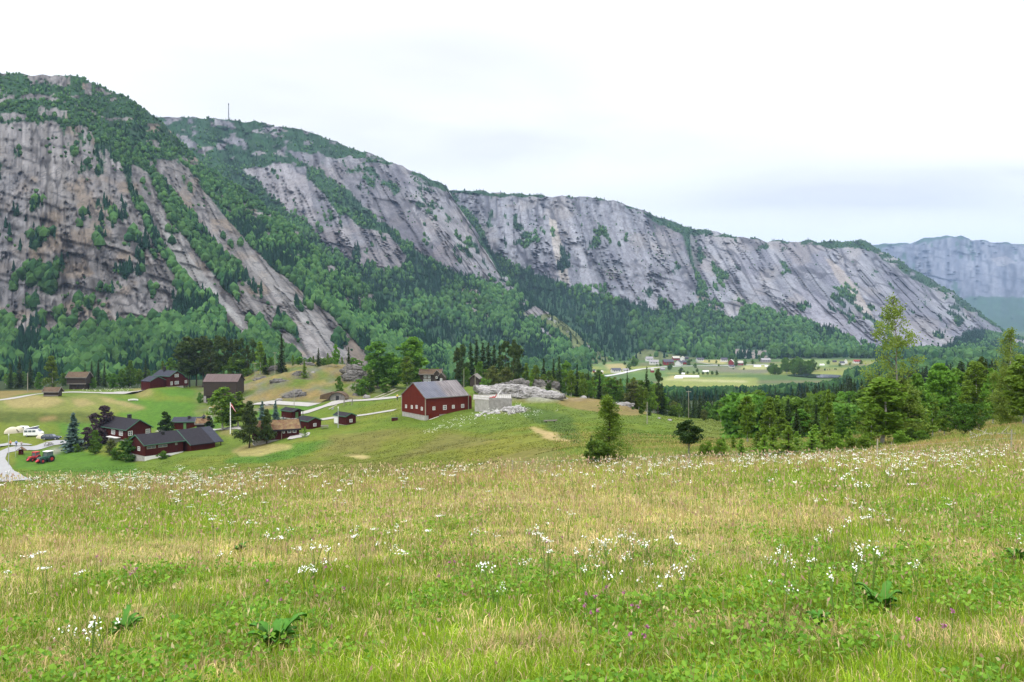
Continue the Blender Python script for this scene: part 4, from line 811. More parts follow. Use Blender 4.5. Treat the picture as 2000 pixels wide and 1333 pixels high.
e = gd(1075, 150); r = empty('log_bench', e, radians(12)); tag(r, 'grey log bench lying on the slope below the pale rock', 'bench'); a = MB(); a.tube([(-1.3, 0, .35), (1.3, 0, .38)], .13, 8); a.build('log_seat', M['loggrey'], r); a = MB(); a.tube([(-.8, 0, -.1), (-.8, 0, .3)], .12, 6); a.tube([(.8, 0, -.1), (.8, 0, .3)], .12, 6); a.build('leg', M['log'], r)

# ---------------------------------------------------------------- vehicles, tents, people
def wheel(par, x, y, rad, wd, rim='metal', tyre='rubber', rr=.6):
    a = MB(); a.tube([(x, y-wd/2, rad), (x, y-wd*.42, rad), (x, y+wd*.42, rad), (x, y+wd/2, rad)], [rad*.88, rad, rad, rad*.88], 20); o = a.build('wheel', M[tyre], par)
    a = MB(); q = 1 if y > 0 else -1; a.tube([(x, y+q*wd*.2, rad), (x, y+q*(wd/2+.02), rad)], [rad*rr, rad*rr*.9], 14); a.build('rim', M[rim], o)
def carbody(prof, w, m, par, name='body', taper=.12):
    """side profile lofted across the width with narrower shoulders"""
    n = len(prof); zt = max(z for x, z in prof); V = []; Fc = []; ys = [(-w/2, 0), (-w/2+.06, 1), (w/2-.06, 1), (w/2, 0)]
    for y, k in ys:
        for x, z in prof:
            f_ = max(0, (z-.95)/(zt-.95+1e-6)); sg = -1 if y < 0 else 1
            V.append((x, y-sg*taper*f_, z) if k else (x*.985, y-sg*(taper*f_+0), z*.985+.01))
    for j in range(3):
        for i in range(n): a, b = j*n+i, j*n+(i+1) % n; Fc.append((a, b, b+n, a+n))
    Fc += [tuple(range(n))[::-1], tuple(range(3*n, 4*n))]
    a = MB(); a.add(V, Fc); return a.build(name, m, par, bevel=.03)
# campervan, nose to the right
e = gd(66, 212); r = empty('campervan', e, radians(8)); tag(r, 'white campervan with its pop up roof raised, parked beside the tents', 'campervan')
carbody([(-2.25, .35), (2.2, .35), (2.28, .9), (1.75, 1.25), (1.05, 1.92), (-2.1, 1.95), (-2.28, 1.2)], 1.85, M['vanw'], r)
for x0, x1 in ((-2.0, -1.2), (-1.0, -.2), (0.0, .75)):
    a = MB(); a.box(x0, x1, -.93, -.86, 1.2, 1.7); a.box(x0, x1, .86, .93, 1.2, 1.7); a.build('side_window', M['glass'], r)
a = MB(); a.add([(1.78, -.75, 1.3), (1.78, .75, 1.3), (1.18, .68, 1.86), (1.18, -.68, 1.86)], [(0, 1, 2, 3)]); a.build('windscreen', M['glass'], r)
a = MB(); a.prism([(-2.0, 1.98), (.9, 1.98), (.9, 2.62), (-2.0, 2.08)], -.7, .7, ax='y'); a.build('roof_bellows', mat('grey_canvas', (.16, .16, .22), .9), r)
a = MB(); a.prism([(-2.15, 2.02), (-2.15, 2.12), (1.0, 2.76), (1.0, 2.64)], -.8, .8, ax='y'); a.build('pop_up_roof', M['vanw'], r, bevel=.03)
for x_ in (-1.35, 1.35):
    for y_ in (-.82, .82): wheel(r, x_, y_, .32, .2)
for y_ in (-.65, .65): a = MB(); a.tube([(2.2, y_, .85), (2.32, y_, .85)], .12, 10); a.build('headlight', M['glass'], r)
a = MB(); a.box(2.22, 2.34, -.9, .9, .4, .55); a.box(-2.34, -2.24, -.9, .9, .4, .55); a.build('bumper', M['black'], r)
def carlike(label, e, rz, m, wagon=True):
    r = empty('parked_car', e, rz); tag(r, label, 'car')
    carbody([(-2.2, .3), (2.2, .3), (2.25, .65), (1.95, .82), (1.0, .93), (.35, 1.4), (-1.8 if wagon else -1.0, 1.42), (-2.2, .95)], 1.7, M[m], r)
    for x0, x1, x2, x3 in ((.9, .1, -.0, .35), (-.05, -.9, -.9, -.05), (-1.0, -1.95, -1.75, -1.0)):
        for y_ in (-1, 1): a = MB(); a.add([(x0, y_*.87, .93), (x1, y_*.87, .93), (x2, y_*.8, 1.33), (x3, y_*.8, 1.33)], [(0, 1, 2, 3)]); a.build('side_window', M['glass'], r)
    a = MB(); a.add([(.98, -.68, .97), (.98, .68, .97), (.42, .6, 1.36), (.42, -.6, 1.36)], [(0, 1, 2, 3)]); a.build('windscreen', M['glass'], r)
    for x_ in (-1.35, 1.4):
        for y_ in (-.76, .76): wheel(r, x_, y_, .3, .18)
    for y_ in (-.6, .6): a = MB(); a.box(2.15, 2.27, y_-.15, y_+.15, .6, .74); a.build('headlight', M['metal'], r)
carlike('navy blue estate car parked on the camping grass', gd(100, 206), radians(4), 'navy')
carlike('white car parked behind the cream tents', gd(40, 221), radians(170), 'vanw')
def tractor(label, e, rz, m, top, s):
    r = empty('tractor', e, rz, s); tag(r, label, 'tractor', None); a = MB(); a.box(.1, 2.0, -.42, .42, .85, 1.55); a.prism([(.1, 1.55), (2.0, 1.4), (2.0, 1.2), (.1, 1.2)], -.4, .4, ax='y'); a.box(-1.3, .3, -.35, .35, .6, 1.1); a.build('bonnet', m, r, bevel=.06)
    a = MB()
    for x_ in (-1.25, .2):
        for y_ in (-.7, .7): a.box(x_-.05, x_+.05, y_-.05, y_+.05, 1.1, 2.6)
    a.box(-1.3, .25, -.75, .75, 1.0, 1.5); a.build('cab_frame', m, r, bevel=.03)
    a = MB(); a.box(-1.2, .16, -.68, .68, 1.5, 2.55); a.build('cab_glass', M['glass'], r); a = MB(); a.box(-1.4, .35, -.82, .82, 2.58, 2.78); a.build('cab_roof', top, r, bevel=.06)
    for y_ in (-.85, .85): wheel(r, -.75, y_, .85, .45, 'tred', rr=.5); wheel(r, 1.5, y_*.9, .62, .38, 'tred', rr=.5)
    a = MB()
    for y_ in (-1, 1): a.prism([(-1.5, 1.35), (-1.0, 1.8), (-.2, 1.7), (.1, 1.2), (.0, 1.2), (-.3, 1.6), (-1.0, 1.7), (-1.4, 1.3)], min(y_*.65, y_*1.1), max(y_*.65, y_*1.1), ax='y')
    a.build('mudguard', m, r); a = MB(); a.tube([(1.2, .3, 1.5), (1.2, .3, 2.3)], .05, 8); a.build('exhaust', M['black'], r)
    for y_ in (-.25, .25): a = MB(); a.tube([(1.98, y_, 1.25), (2.06, y_, 1.25)], .1, 10); a.build('headlight', M['metal'], r)
    a = MB(); a.prism([(2.0, .6), (2.7, .5), (2.7, .62), (2.0, 1.1)], -.3, .3, ax='y'); a.build('front_linkage', M['tred'], r)
tractor('big green tractor with white cab roof and red wheel rims on the grass', gd(90, 180), radians(-113), M['tgrn'], M['white'], .92)
tractor('small old red tractor parked against the big green one', gd(67, 183), radians(-106), M['tred'], M['tred'], .74)
def tent(label, e, rz, L, W_, H):
    r = empty('tent', e, rz); tag(r, label, 'tent', 'cream dome tents on the camping grass'); n, k = 14, 12; V = []; Fc = []
    for i in range(n+1):
        t_ = i/n; x_ = -L/2+L*t_; hh = H*(.55+.45*math.sin(pi*(t_*1.1+.0)))**.8*(1 if 0 < i < n else .75)
        for j in range(k+1): a_ = pi*j/k; V.append((x_, -W_/2*cos(a_)*(.7+.3*sin(pi*t_)), hh*sin(a_)**.8))
    for i in range(n):
        for j in range(k): q = i*(k+1)+j; Fc.append((q, q+1, q+k+2, q+k+1))
    Fc += [tuple(range(k+1)), tuple(n*(k+1)+j for j in range(k, -1, -1))]
    mesh_obj('canopy', V, Fc, M['tent'], r, smooth=True); a = MB(); a.box(-L/2-.03, -L/2+.02, -.3, .3, .05, H*.6); a.build('door_flap', M['loggrey'], r)
tent('larger cream tunnel tent with its porch open, leftmost on the camping grass', gd(23, 218), radians(200), 3.4, 2.4, 1.75); tent('round cream dome tent close behind the larger tent', gd(37, 219), radians(95), 2.6, 2.4, 1.7); tent('low grey green tent between the campervan and the navy car', gd(82, 209), radians(160), 2.8, 2.0, 1.2)
def skinmesh(name, pts, edges, rad, m, par, sub=2):
    me = bpy.data.meshes.new(name); me.from_pydata(pts, edges, []); o = bpy.data.objects.new(name, me); COL.objects.link(o); o.parent = par; me.materials.append(m)
    k = o.modifiers.new('skin', 'SKIN'); sv = me.skin_vertices[0].data
    for i, q in enumerate(rad): sv[i].radius = (q, q) if not isinstance(q, tuple) else q; sv[i].use_root = i == 0
    k.use_smooth_shade = True; s_ = o.modifiers.new('sub', 'SUBSURF'); s_.levels = s_.render_levels = sub; return o
def person(label, e, rz, jac, tro, s=1.0, stride=.16):
    r = empty('person', e, rz, s); tag(r, label, 'person')
    P = [(0,0,.95),(0,0,1.2),(0,0,1.42),(0,0,1.52),(0,.01,1.62),(0,.02,1.73), (-.09,0,.92),(-.1,stride,.5),(-.1,stride*.6-.05,.07),(-.1,stride*.6+.12,.03), (.09,0,.92),(.1,-stride*.4,.5),(.1,-stride-.05,.08),(.1,-stride+.1,.03), (-.18,0,1.4),(-.23,-.06,1.12),(-.22,.06,.87),(-.22,.1,.78), (.18,0,1.4),(.23,.06,1.12),(.22,.14,.88),(.22,.18,.79)]
    E_ = [(0,1),(1,2),(2,3),(3,4),(4,5),(0,6),(6,7),(7,8),(8,9),(0,10),(10,11),(11,12),(12,13),(2,14),(14,15),(15,16),(16,17),(2,18),(18,19),(19,20),(20,21)]
    R_ = [.14,.13,.15,.055,.09,.085, .085,.06,.04,.03, .085,.06,.04,.03, .05,.04,.03,.035, .05,.04,.03,.035]
    skinmesh('body', P, E_, R_, M['skin'], r)
    skinmesh('jacket', [P[i] for i in (0,1,2,14,15,16,18,19,20)], [(0,1),(1,2),(2,3),(3,4),(4,5),(2,6),(6,7),(7,8)], [.16,.15,.165,.062,.055,.045,.062,.055,.045], jac, r)
    skinmesh('trousers', [(0,0,.97)]+[P[i] for i in (6,7,8,10,11,12)], [(0,1),(1,2),(2,3),(0,4),(4,5),(5,6)], [.15,.095,.07,.055,.095,.07,.055], tro, r)
    skinmesh('hair', [(0,-.01,1.66),(0,-.01,1.76)], [(0,1)], [.1,.09], M['hair'], r)
person('person in orange top and dark green shorts walking on the camp road', gd(20.5, 196), radians(170), mat('orange_cloth', (.55, .20, .04)), mat('dark_green_cloth', (.05, .09, .03))); person('person in bright blue jacket and dark trousers walking away on the road', gd(31.5, 196), radians(-10), mat('blue_cloth', (.05, .25, .65)), mat('dark_blue_cloth', (.03, .04, .08)), 1.06)
person('small person in pale clothes beside the notice hut roof', gd(42, 197), radians(30), mat('pale_cloth', (.45, .40, .38)), mat('grey_cloth', (.22, .20, .2)), .8)
person('person in yellow and black on the track beneath the big leafy trees', gd(776, 225), radians(0), mat('yellow_cloth', (.6, .48, .05)), mat('black_cloth', (.02, .02, .03)), 1.1)
# mast on the mountain
Vb = MT['B']; j = int(np.argmin(np.abs(Vb['PP'][0]-446))); mb_ = Vb['V'][Vb['n']-1, j]
r = empty('radio_mast', mb_-np.array([0, 0, 3])); tag(r, 'thin radio mast on the bare mountain crest', 'mast'); a = MB(); Hm = 38
for q in range(3): a.tube([(1.6*cos(q*2.1), 1.6*sin(q*2.1), 0), (.5*cos(q*2.1), .5*sin(q*2.1), Hm)], .28, 5)
for k in range(9):
    z0, z1 = k*Hm/9, (k+1)*Hm/9; w0, w1_ = 1.6-1.1*z0/Hm, 1.6-1.1*z1/Hm
    for q in range(3): a.tube([(w0*cos(q*2.1), w0*sin(q*2.1), z0), (w1_*cos((q+1)*2.1), w1_*sin((q+1)*2.1), z1)], .15, 4)
a.build('lattice', M['black'], r); a = MB(); a.tube([(0, 0, Hm-1), (0, 0, Hm+3)], 1.2, 8); a.build('antenna', M['black'], r)

# ---------------------------------------------------------------- valley village
def far_house(px, row, wpx, hpx, wall, roof, label, name='valley_house', cat='house', yaw=0.0, d0=640):
    e = on_ground(px, row, d0, 1400); d = e[1]; L = wpx/F*d/2; H = hpx/F*d; Wd = L*.62
    r = empty(name, e, yaw); tag(r, label, cat, 'houses and sheds in the far village'); h = H*.58; ri = H*.42
    a = MB(); a.prism([(-Wd, -2), (Wd, -2), (Wd, h), (0, h+ri-.2), (-Wd, h)], -L*.93, L*.93, ax='x'); a.build('wall', wall, r)
    a = MB()
    for q in (-1, 1): a.prism([(q*Wd*1.12, h-.15), (0, h+ri), (0, h+ri-.25), (q*Wd*1.1, h-.4)], -L, L, ax='x')
    a.build('roof', roof, r)
    if wpx > 10 and cat == 'house':
        for u in (-.5, 0, .5): a = MB(); a.box(u*L-.7, u*L+.7, -Wd-.06, -Wd+.05, h*.45, h*.8); a.build('window', M['glass'], r)
    return r
vr = mat('village_red', (.20, .03, .03), .8); vw = mat('village_white', (.62, .62, .60), .7); vy = mat('village_yellow', (.62, .48, .22), .8); vd = mat('village_dark_roof', (.055, .055, .075), .7); vg = mat('village_grey_roof', (.24, .23, .24), .8); vl = mat('village_light_roof', (.38, .36, .32), .8); poly = mat('plastic_tunnel', (.68, .68, .68), .4)
for a_ in ((1268,706,15,9,vw,vg,'white house with grey roof at the left end of the village row, on the hillside',.1),(1277,712,19,9,vw,vg,'low white house with long grey roof below the leftmost hillside house',-.1),(1305,713,20,11,vr,vd,'dark red house with white base and purplish roof in the village centre',.05),
  (1320,704,14,8,vr,vl,'bright red house with pale roof behind the village centre',.1),(1333,705,12,9,vw,vl,'white house close against the bright red pale roofed one',1.2),(1341,702,7,5,vd,vd,'tiny dark shed right of the white hillside house',.2),(1326,714,18,10,vw,vd,'big white gabled house with dark roof at the village road',1.1),(1337,712,10,8,vr,vd,'dark red annex right of the big white gabled house',.1),
  (1367,706,14,7,vw,vd,'lone white house with dark roof between the village halves',.1),(1414,707,13,8,vw,vd,'white house with blue dark roof left of the red farm',.0),(1428,713,15,11,vr,vl,'red farm building with pale roof behind the solitary tree',1.2),(1445,714,12,9,vr,vl,'long red barn at the right end of the red farm',.0),(1429,718,11,5,vw,vd,'low white garage in front of the red farm',.0),(1456,700,8,5,vw,vd,'small white house on the stony slope right of the red farm',.2),
  (1274,728,7,8,vr,vl,'small red shed beside the valley road bend',.2),(1203,728,19,9,vw,vd,'white house with dark roof alone left of the valley road',.2),(1222,726,12,6,vw,vg,'low white house beside trees, near the lone dark roofed house',.0),(1170,731,16,7,vy,vl,'pale yellow house among small trees at the left of the valley',.1),(1160,728,5,6,vr,vd,'tiny red shed beside the pale yellow house',.0),(1140,727,9,6,vw,vg,'small white building behind the leafy tree tops, left of the yellow house',.0),
  (1495,708,18,8,vg,vg,'grey weathered farm building under the stony slope',.0),(1644,713,10,7,vw,vd,'white house at the distant right hamlet',.1),(1652,711,8,9,vw,vl,'narrow white house beside the distant right hamlet house',1.3),(1673,710,13,7,vw,vr,'white house with reddish roof, rightmost in the distant hamlet',.0),(1630,708,7,4,vd,vd,'dark shed at the edge of the distant hamlet',.1),(1294,724,9,5,vg,vg,'grey shed below the village road beside a round tree',.1)):
    far_house(*a_[:7], yaw=a_[7], d0=700)
far_house(8, 741, 22, 12, vw, vg, 'low white house at the far left edge behind the spruces', yaw=.1, d0=440)
for px, row, wpx, lab in ((1378,727,12,'short white plastic tunnel in the middle of the valley field'),(1334,732,6,'tiny white shed beside round trees in the valley field'),(1342,737.5,46,'long white plastic tunnel at the near edge of the valley field'),(1325,739.5,16,'short white tunnel beside the long one'),(1479,717,14,'white tunnel right of the red farm'),(1502,717,17,'second white tunnel right of the red farm'),(1547,716,8,'small white tunnel nearest the valley tree clump'),(1605,714,9,'white tunnel left of the distant hamlet')):
    e = on_ground(px, row, 700, 1400); L = wpx/F*e[1]/2; r = empty('field_tunnel', e, 0); tag(r, lab, 'crop tunnel', 'white crop tunnels in the valley'); a = MB(); P_ = [(1.6*cos(k*pi/8), 1.9*sin(k*pi/8)) for k in range(9)]; a.prism(P_, -L, L, ax='x'); a.build('cover', poly, r)
    a = MB()
    for x_ in (-L, L): a.prism([(p*1.03, q*1.03) for p, q in P_]+[(p*.97, q*.97) for p, q in P_[::-1]], x_-.1, x_+.1, ax='x')
    a.build('hoop', M['metal'], r)
# ---------------------------------------------------------------- roads, water
def strip(name, pts, wid, m, lift=.10, d0=100, d1=420):
    """pts: (px, row) on the ground, joined and draped; wid metres"""
    W3 = [on_ground(a, b, *( (dd[0]*.9, dd[0]*1.1) if dd else (d0, d1))) for a, b, *dd in pts]; C_ = []
    for p, q in zip(W3[:-1], W3[1:]):
        n = max(2, int(np.hypot(*(q-p)[:2])/1.2))
        for k in range(n): C_.append(p[:2]+(q-p)[:2]*k/n)
    C_.append(W3[-1][:2]); C_ = np.array(C_)
    k_ = np.ones(9)/9; C_ = np.stack([np.convolve(np.pad(C_[:, i], 4, mode='edge'), k_, 'valid') for i in range(2)], 1)
    T = np.gradient(C_, axis=0); T /= np.linalg.norm(T, axis=1)[:, None]+1e-9; N = np.stack([-T[:, 1], T[:, 0]], 1); wj = wid*(1+(fbm(np.arange(len(C_))*.12, np.zeros(len(C_)), 5)-.5)*.3); V = []
    for o in (-.5, -.25, 0, .25, .5):
        XY = C_+N*(wj*o)[:, None]; V.append(np.stack([XY[:, 0], XY[:, 1], gz(XY[:, 0]/XY[:, 1]*F+1000, XY[:, 1])+lift], 1))
    V = np.stack(V, 1); V[:, :, 2] = np.maximum(V[:, :, 2], V[:, 2:3, 2]-.25); n = len(C_); idx = np.arange(n*5).reshape(n, 5); q = np.stack([idx[:-1, :-1], idx[:-1, 1:], idx[1:, 1:], idx[1:, :-1]], -1).reshape(-1, 4)
    tag(mesh_obj(name, V.reshape(-1, 3), q, m), kind='structure')
gr = mat('gravel', (.31, .30, .285), .95, (1.0, (.25, .235, .21), .8), .3, coord='Object'); asph = mat('pale_asphalt', (.27, .27, .275), .9, (.6, (.22, .22, .22), .6)); trk = mat('track_earth', (.27, .25, .19), .95, (.7, (.19, .18, .12), .8))
strip('road', [(-120,905),(-40,897),(0,887),(60,877),(125,866),(180,858)], 5.6, asph, d0=180, d1=215)
strip('road', [(28,942,150),(4,928,160),(-14,912,168),(-20,900,180),(-10,888,188)], 5.8, asph, .13)
strip('road', [(-120,868),(0,872),(60,874)], 4.5, asph, .16, 185, 205)
strip('road', [(-200,800),(0,783),(40,776),(75,770),(120,767),(170,767),(230,768),(290,760)], 4.2, gr, d0=262, d1=330)
strip('path', [(205,768),(240,768),(285,762)], 9.0, gr, .14, 272, 320)
strip('road', [(492,788),(560,788),(620,792)], 5.0, gr, d0=215, d1=262)
strip('road', [(560,814),(590,808),(640,793),(700,782),(760,778),(790,776)], 4.2, gr, .14, 196, 250)
strip('path', [(560,832),(625,820),(700,812),(760,804),(784,800)], 2.8, gr, .12, 180, 222)
strip('path', [(585,846),(588,854),(575,860)], 4.5, gr, .12, 172, 186)
strip('path', [(725,780),(750,772),(775,760)], 1.0, trk, .12, 215, 270); strip('path', [(733,781),(760,773),(782,762)], .9, trk, .12, 215, 270)
strip('path', [(300,842),(380,842),(450,838),(500,842)], 3.0, gr, .12, 190, 222)
strip('road', [(1180,736),(1205,732),(1250,722),(1290,718),(1330,716),(1400,715),(1500,713)], 7, mat('valley_road', (.42, .42, .43), .9), .4, 720, 1300)
strip('path', [(1360,708),(1385,712),(1410,715),(1440,716)], 4, gr, .4, 800, 1300)
e = on_ground(1595, 736, 700, 1300); V = []
for k in range(28): a_ = 2*pi*k/28; V.append((e[0]+cos(a_)*(26+5*sin(3*a_)), e[1]+sin(a_)*26, float(gz(1595, e[1]))+.8))
lk = bpy.data.materials.new('water_mat'); lk.use_nodes = True; b = lk.node_tree.nodes['Principled BSDF']; b.inputs['Base Color'].default_value = (.03, .05, .05, 1); b.inputs['Roughness'].default_value = .08
tag(mesh_obj('water', V, [tuple(range(28))], lk), kind='structure')
# ---------------------------------------------------------------- foliage materials
def leafmat(name, c1, c2, trans=.3, rough=.6, hue=.03):
    m = bpy.data.materials.new(name); m.use_nodes = True; t = m.node_tree; b = t.nodes['Principled BSDF']; b.inputs['Roughness'].default_value = rough; b.inputs['Specular IOR Level'].default_value = .15
    oi = nd(t, 'ShaderNodeObjectInfo'); vc = nd(t, 'ShaderNodeVertexColor', layer_name='Col'); sp = nd(t, 'ShaderNodeSeparateColor'); t.links.new(vc.outputs[0], sp.inputs[0])
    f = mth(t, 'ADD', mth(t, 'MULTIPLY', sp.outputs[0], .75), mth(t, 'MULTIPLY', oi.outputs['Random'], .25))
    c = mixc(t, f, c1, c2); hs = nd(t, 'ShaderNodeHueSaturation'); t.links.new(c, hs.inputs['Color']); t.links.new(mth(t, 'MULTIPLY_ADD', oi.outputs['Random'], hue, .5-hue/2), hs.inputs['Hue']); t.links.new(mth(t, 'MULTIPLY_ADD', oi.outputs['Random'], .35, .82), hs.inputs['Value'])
    t.links.new(hs.outputs[0], b.inputs['Base Color']); tr = nd(t, 'ShaderNodeBsdfTranslucent'); t.links.new(hs.outputs[0], tr.inputs['Color']); mx = nd(t, 'ShaderNodeMixShader', Fac=trans); t.links.new(b.outputs[0], mx.inputs[1]); t.links.new(tr.outputs[0], mx.inputs[2]); t.links.new(mx.outputs[0], t.nodes['Material Output'].inputs[0]); return m
LM = dict(spruce=leafmat('spruce_needles', (.018, .038, .011), (.055, .095, .022)), pine=leafmat('pine_needles', (.032, .060, .014), (.085, .125, .028)),
          birch=leafmat('birch_leaves', (.075, .14, .015), (.19, .30, .033), .4, hue=.02), broad=leafmat('broad_leaves', (.05, .12, .015), (.14, .26, .033), .4), bright=leafmat('aspen_leaves', (.075, .17, .02), (.16, .31, .035), .4, hue=.015),
          blue=leafmat('blue_spruce_needles', (.05, .10, .085), (.13, .20, .18)), purple=leafmat('purple_leaves', (.035, .022, .03), (.10, .07, .075)), dark=leafmat('dark_leaves', (.018, .05, .012), (.05, .10, .02)), young=leafmat('young_spruce_needles', (.06, .13, .015), (.19, .29, .03), .4),
          olive=leafmat('olive_leaves', (.075, .10, .02), (.16, .19, .05), hue=.015), bluegreen=leafmat('far_leaves', (.025, .06, .022), (.06, .11, .035)))
LM['midgreen'] = leafmat('mid_green_leaves', (.018, .055, .010), (.085, .16, .02), .35)
BK = dict(dark=mat('dark_bark', (.07, .055, .04), .9, (6, (.03, .025, .02), .8), scale=(1, 1, .3)), birch=mat('birch_bark', (.52, .50, .46), .8, (3, (.06, .05, .045), .75), scale=(1, 1, 2.5)), grey=mat('grey_bark', (.25, .24, .22), .9, (3, (.09, .08, .07), .8)))
def quadcloud(P, N, S, rs, asp=.6):
    """leaf sprays: P centres, S sizes, N preferred normals (or None)"""
    n = len(P); a = rs.normal(size=(n, 3)); a /= np.linalg.norm(a, axis=1)[:, None]
    if N is not None: a = a*.8+N*.7
    b = rs.normal(size=(n, 3)); b -= (b*a).sum(1)[:, None]*a/((a*a).sum(1)[:, None]); b /= np.linalg.norm(b, axis=1)[:, None]; c = np.cross(a, b); c /= np.linalg.norm(c, axis=1)[:, None]
    S = np.broadcast_to(S, (n,))[:, None]; j = lambda: (rs.rand(n, 1)*.5+.75)
    V = np.stack([P-b*S*j(), P-c*S*asp*j(), P+b*S*j(), P+c*S*asp*j()], 1).reshape(-1, 3)
    return V, np.arange(4*n).reshape(n, 4)
def trunk(par, H, r0, bark, bend=.3, limbs=0, rs=None, zl=(.3, .85), ll=.22, top=.95):
    a = MB(); rs = rs or np.random.RandomState(1); pts = [(bend*math.sin(3*k/7)*H*.03*(1+rs.rand()*.5), bend*math.cos(2.2*k/7+1)*H*.02, k/7*H*top-.3*(k == 0)) for k in range(8)]
    a.tube(pts, [r0*(1-k/7)**.8*.95+.015+(r0*.3 if k == 0 else 0) for k in range(8)], 8)
    for q in range(limbs):
        z = H*(zl[0]+(zl[1]-zl[0])*rs.rand()); k = z/(H*top)*7; i = min(int(k), 6); f_ = k-i; p = np.array(pts[i])*(1-f_)+np.array(pts[i+1])*f_
        an = rs.rand()*6.28; L = H*ll*(1.15-z/H)*(.7+.6*rs.rand()); a.tube([tuple(p), tuple(p+np.array([cos(an)*L*.5, sin(an)*L*.5, L*.4])), tuple(p+np.array([cos(an)*L, sin(an)*L, L*.75]))], [r0*.26, r0*.15, r0*.05], 5, 1, cap=False)
    return a.build('trunk', [bark, BK['dark']], par)
PROTO = {}
FAR = np.array((0, -50, -200.))
def proto(key, name, crown_VFC, leaf, tr):
    r = empty(name, (0, 0, 0)); V, Fc, c = crown_VFC; tr(r)
    mesh_obj('crown', V, Fc, leaf, r, cols=np.repeat(np.asarray(c)[:, None], 3, 1)); PROTO[key] = r; r['_n'] = 0
def c_conifer(H, R, seed, lev=.42, nb=9, z0=.8, pw=.85, S=.36, droop=.28, dens=6, jag=.25):
    rs = np.random.RandomState(seed); P = []; Nn = []; Ss = []; cc = []
    z = z0
    while z < H-.15:
        f_ = 1-(z-z0)/(H-z0); r_ = R*f_**pw*(1-jag/2+jag*rs.rand()); n = max(4, int(nb*(.45+.55*f_)))
        for k in range(n):
            an = rs.rand()*6.28; L = r_*(.65+.5*rs.rand()); sh = rs.rand(); m = max(3, int(dens*(.4+.6*f_)))
            for q in range(m):
                t_ = (q+.6*rs.rand()+.25)/m; wob = (rs.rand()-.5)*.5*L*t_*.6
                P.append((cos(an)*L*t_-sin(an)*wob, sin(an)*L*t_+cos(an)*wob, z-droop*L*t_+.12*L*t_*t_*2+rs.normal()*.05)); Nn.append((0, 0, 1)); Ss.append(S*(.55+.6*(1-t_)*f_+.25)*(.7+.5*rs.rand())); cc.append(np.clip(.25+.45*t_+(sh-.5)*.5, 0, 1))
        z += lev*(.75+.5*rs.rand())
    for k in range(6): P.append((0, 0, H-.12*k)); Nn.append((1, 0, 0)); Ss.append(.14+.03*k); cc.append(.6)
    V, Fc = quadcloud(np.array(P), np.array(Nn, float), np.array(Ss), rs, .5); return V, Fc, np.repeat(cc, 4)
def c_leafy(clumps, per, S, seed, H, R, z0=.25, shape='egg', rc=.22, droop=0, gap=0):
    """clumps of leaf sprays spread through the crown volume"""
    rs = np.random.RandomState(seed); P = []; N_ = []; cc = []; Sz = []
    for k in range(clumps):
        for _ in range(40):
            u = rs.rand(); z = z0+(1-z0)*u
            if shape == 'egg': prof = (np.sin(pi*min(1, (u*.9+.08)))**.6)*(1-.25*u)
            elif shape == 'cone': prof = (1-u)**.75*(min(1, u*6+.35))
            elif shape == 'round': prof = math.sqrt(max(0, 1-(2*u-1)**2))*.95+.05
            elif shape == 'flat': prof = min(1, .35+2.2*u)*(1-.35*u**3)
            else: prof = (np.sin(pi*min(1, u*.85+.12))**.9)
            q = rs.rand()**.45; an = rs.rand()*6.28
            lob = .72+.28*math.sin(an*3+seed)+.18*math.sin(an*5+u*7+seed)
            rr = R*prof*q*lob
            if rs.rand() < .35+.65*q: break
        c = np.array([cos(an)*rr, sin(an)*rr, z*H]); rad = R*rc*(.6+.8*rs.rand())*(1-.35*u); n = int(per*(.6+.8*rs.rand())); sh = rs.rand()
        d_ = rs.normal(size=(n, 3)); d_ /= np.linalg.norm(d_, axis=1)[:, None]; d_ *= (rs.rand(n, 1)**.4)*rad*np.array([1.15, 1.15, .75]);
        if droop: d_[:, 2] -= droop*rs.rand(n)*rad*2
        P.append(c+d_); cc.append(np.clip(.5+(sh-.5)*.55+rs.normal(size=n)*.16, 0, 1)); Sz.append(np.full(n, S)*(.6+.7*rs.rand(n)))
    P = np.concatenate(P); V, Fc = quadcloud(P, None, np.concatenate(Sz), rs, .7); return V, Fc, np.repeat(np.concatenate(cc), 4)
def T(*a, **k): return lambda r: trunk(r, *a, **k)
rsx = np.random.RandomState
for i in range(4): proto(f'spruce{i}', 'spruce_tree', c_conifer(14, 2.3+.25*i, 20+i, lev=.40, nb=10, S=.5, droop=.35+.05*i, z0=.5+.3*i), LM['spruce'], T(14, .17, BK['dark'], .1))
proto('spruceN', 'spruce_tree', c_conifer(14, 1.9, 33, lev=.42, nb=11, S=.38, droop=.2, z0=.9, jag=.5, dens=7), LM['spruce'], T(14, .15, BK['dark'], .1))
for i in range(3): proto(f'pine{i}', 'pine_tree', c_leafy(58, 60, .30, 50+i, 14, 3.0, .28, 'egg', .23), LM['pine'], T(14, .2, BK['dark'], .5, 16, rsx(i), (.3, .9), .2))
for i in range(3): proto(f'birch{i}', 'birch_tree', c_leafy(75, 52, .19, 60+i, 10, 2.1, .18, 'cone' if i else 'x', .24, droop=.5), LM['birch'], T(10, .11, BK['birch'], .6, 14, rsx(i+5), (.2, .9), .24))
for i in range(3): proto(f'broad{i}', 'leafy_tree', c_leafy(95, 70, .24, 70+i, 10, 3.7, .08, 'egg', .2), LM['broad'], T(10, .22, BK['grey'], .5, 12, rsx(i+9), (.15, .7), .3, .8))
for i in range(2): proto(f'bright{i}', 'leafy_tree', c_leafy(95, 70, .24, 80+i, 10, 3.6, .15, 'egg', .2), LM['bright'], T(10, .18, BK['birch'], .5, 12, rsx(i+3), (.2, .7), .3, .85))
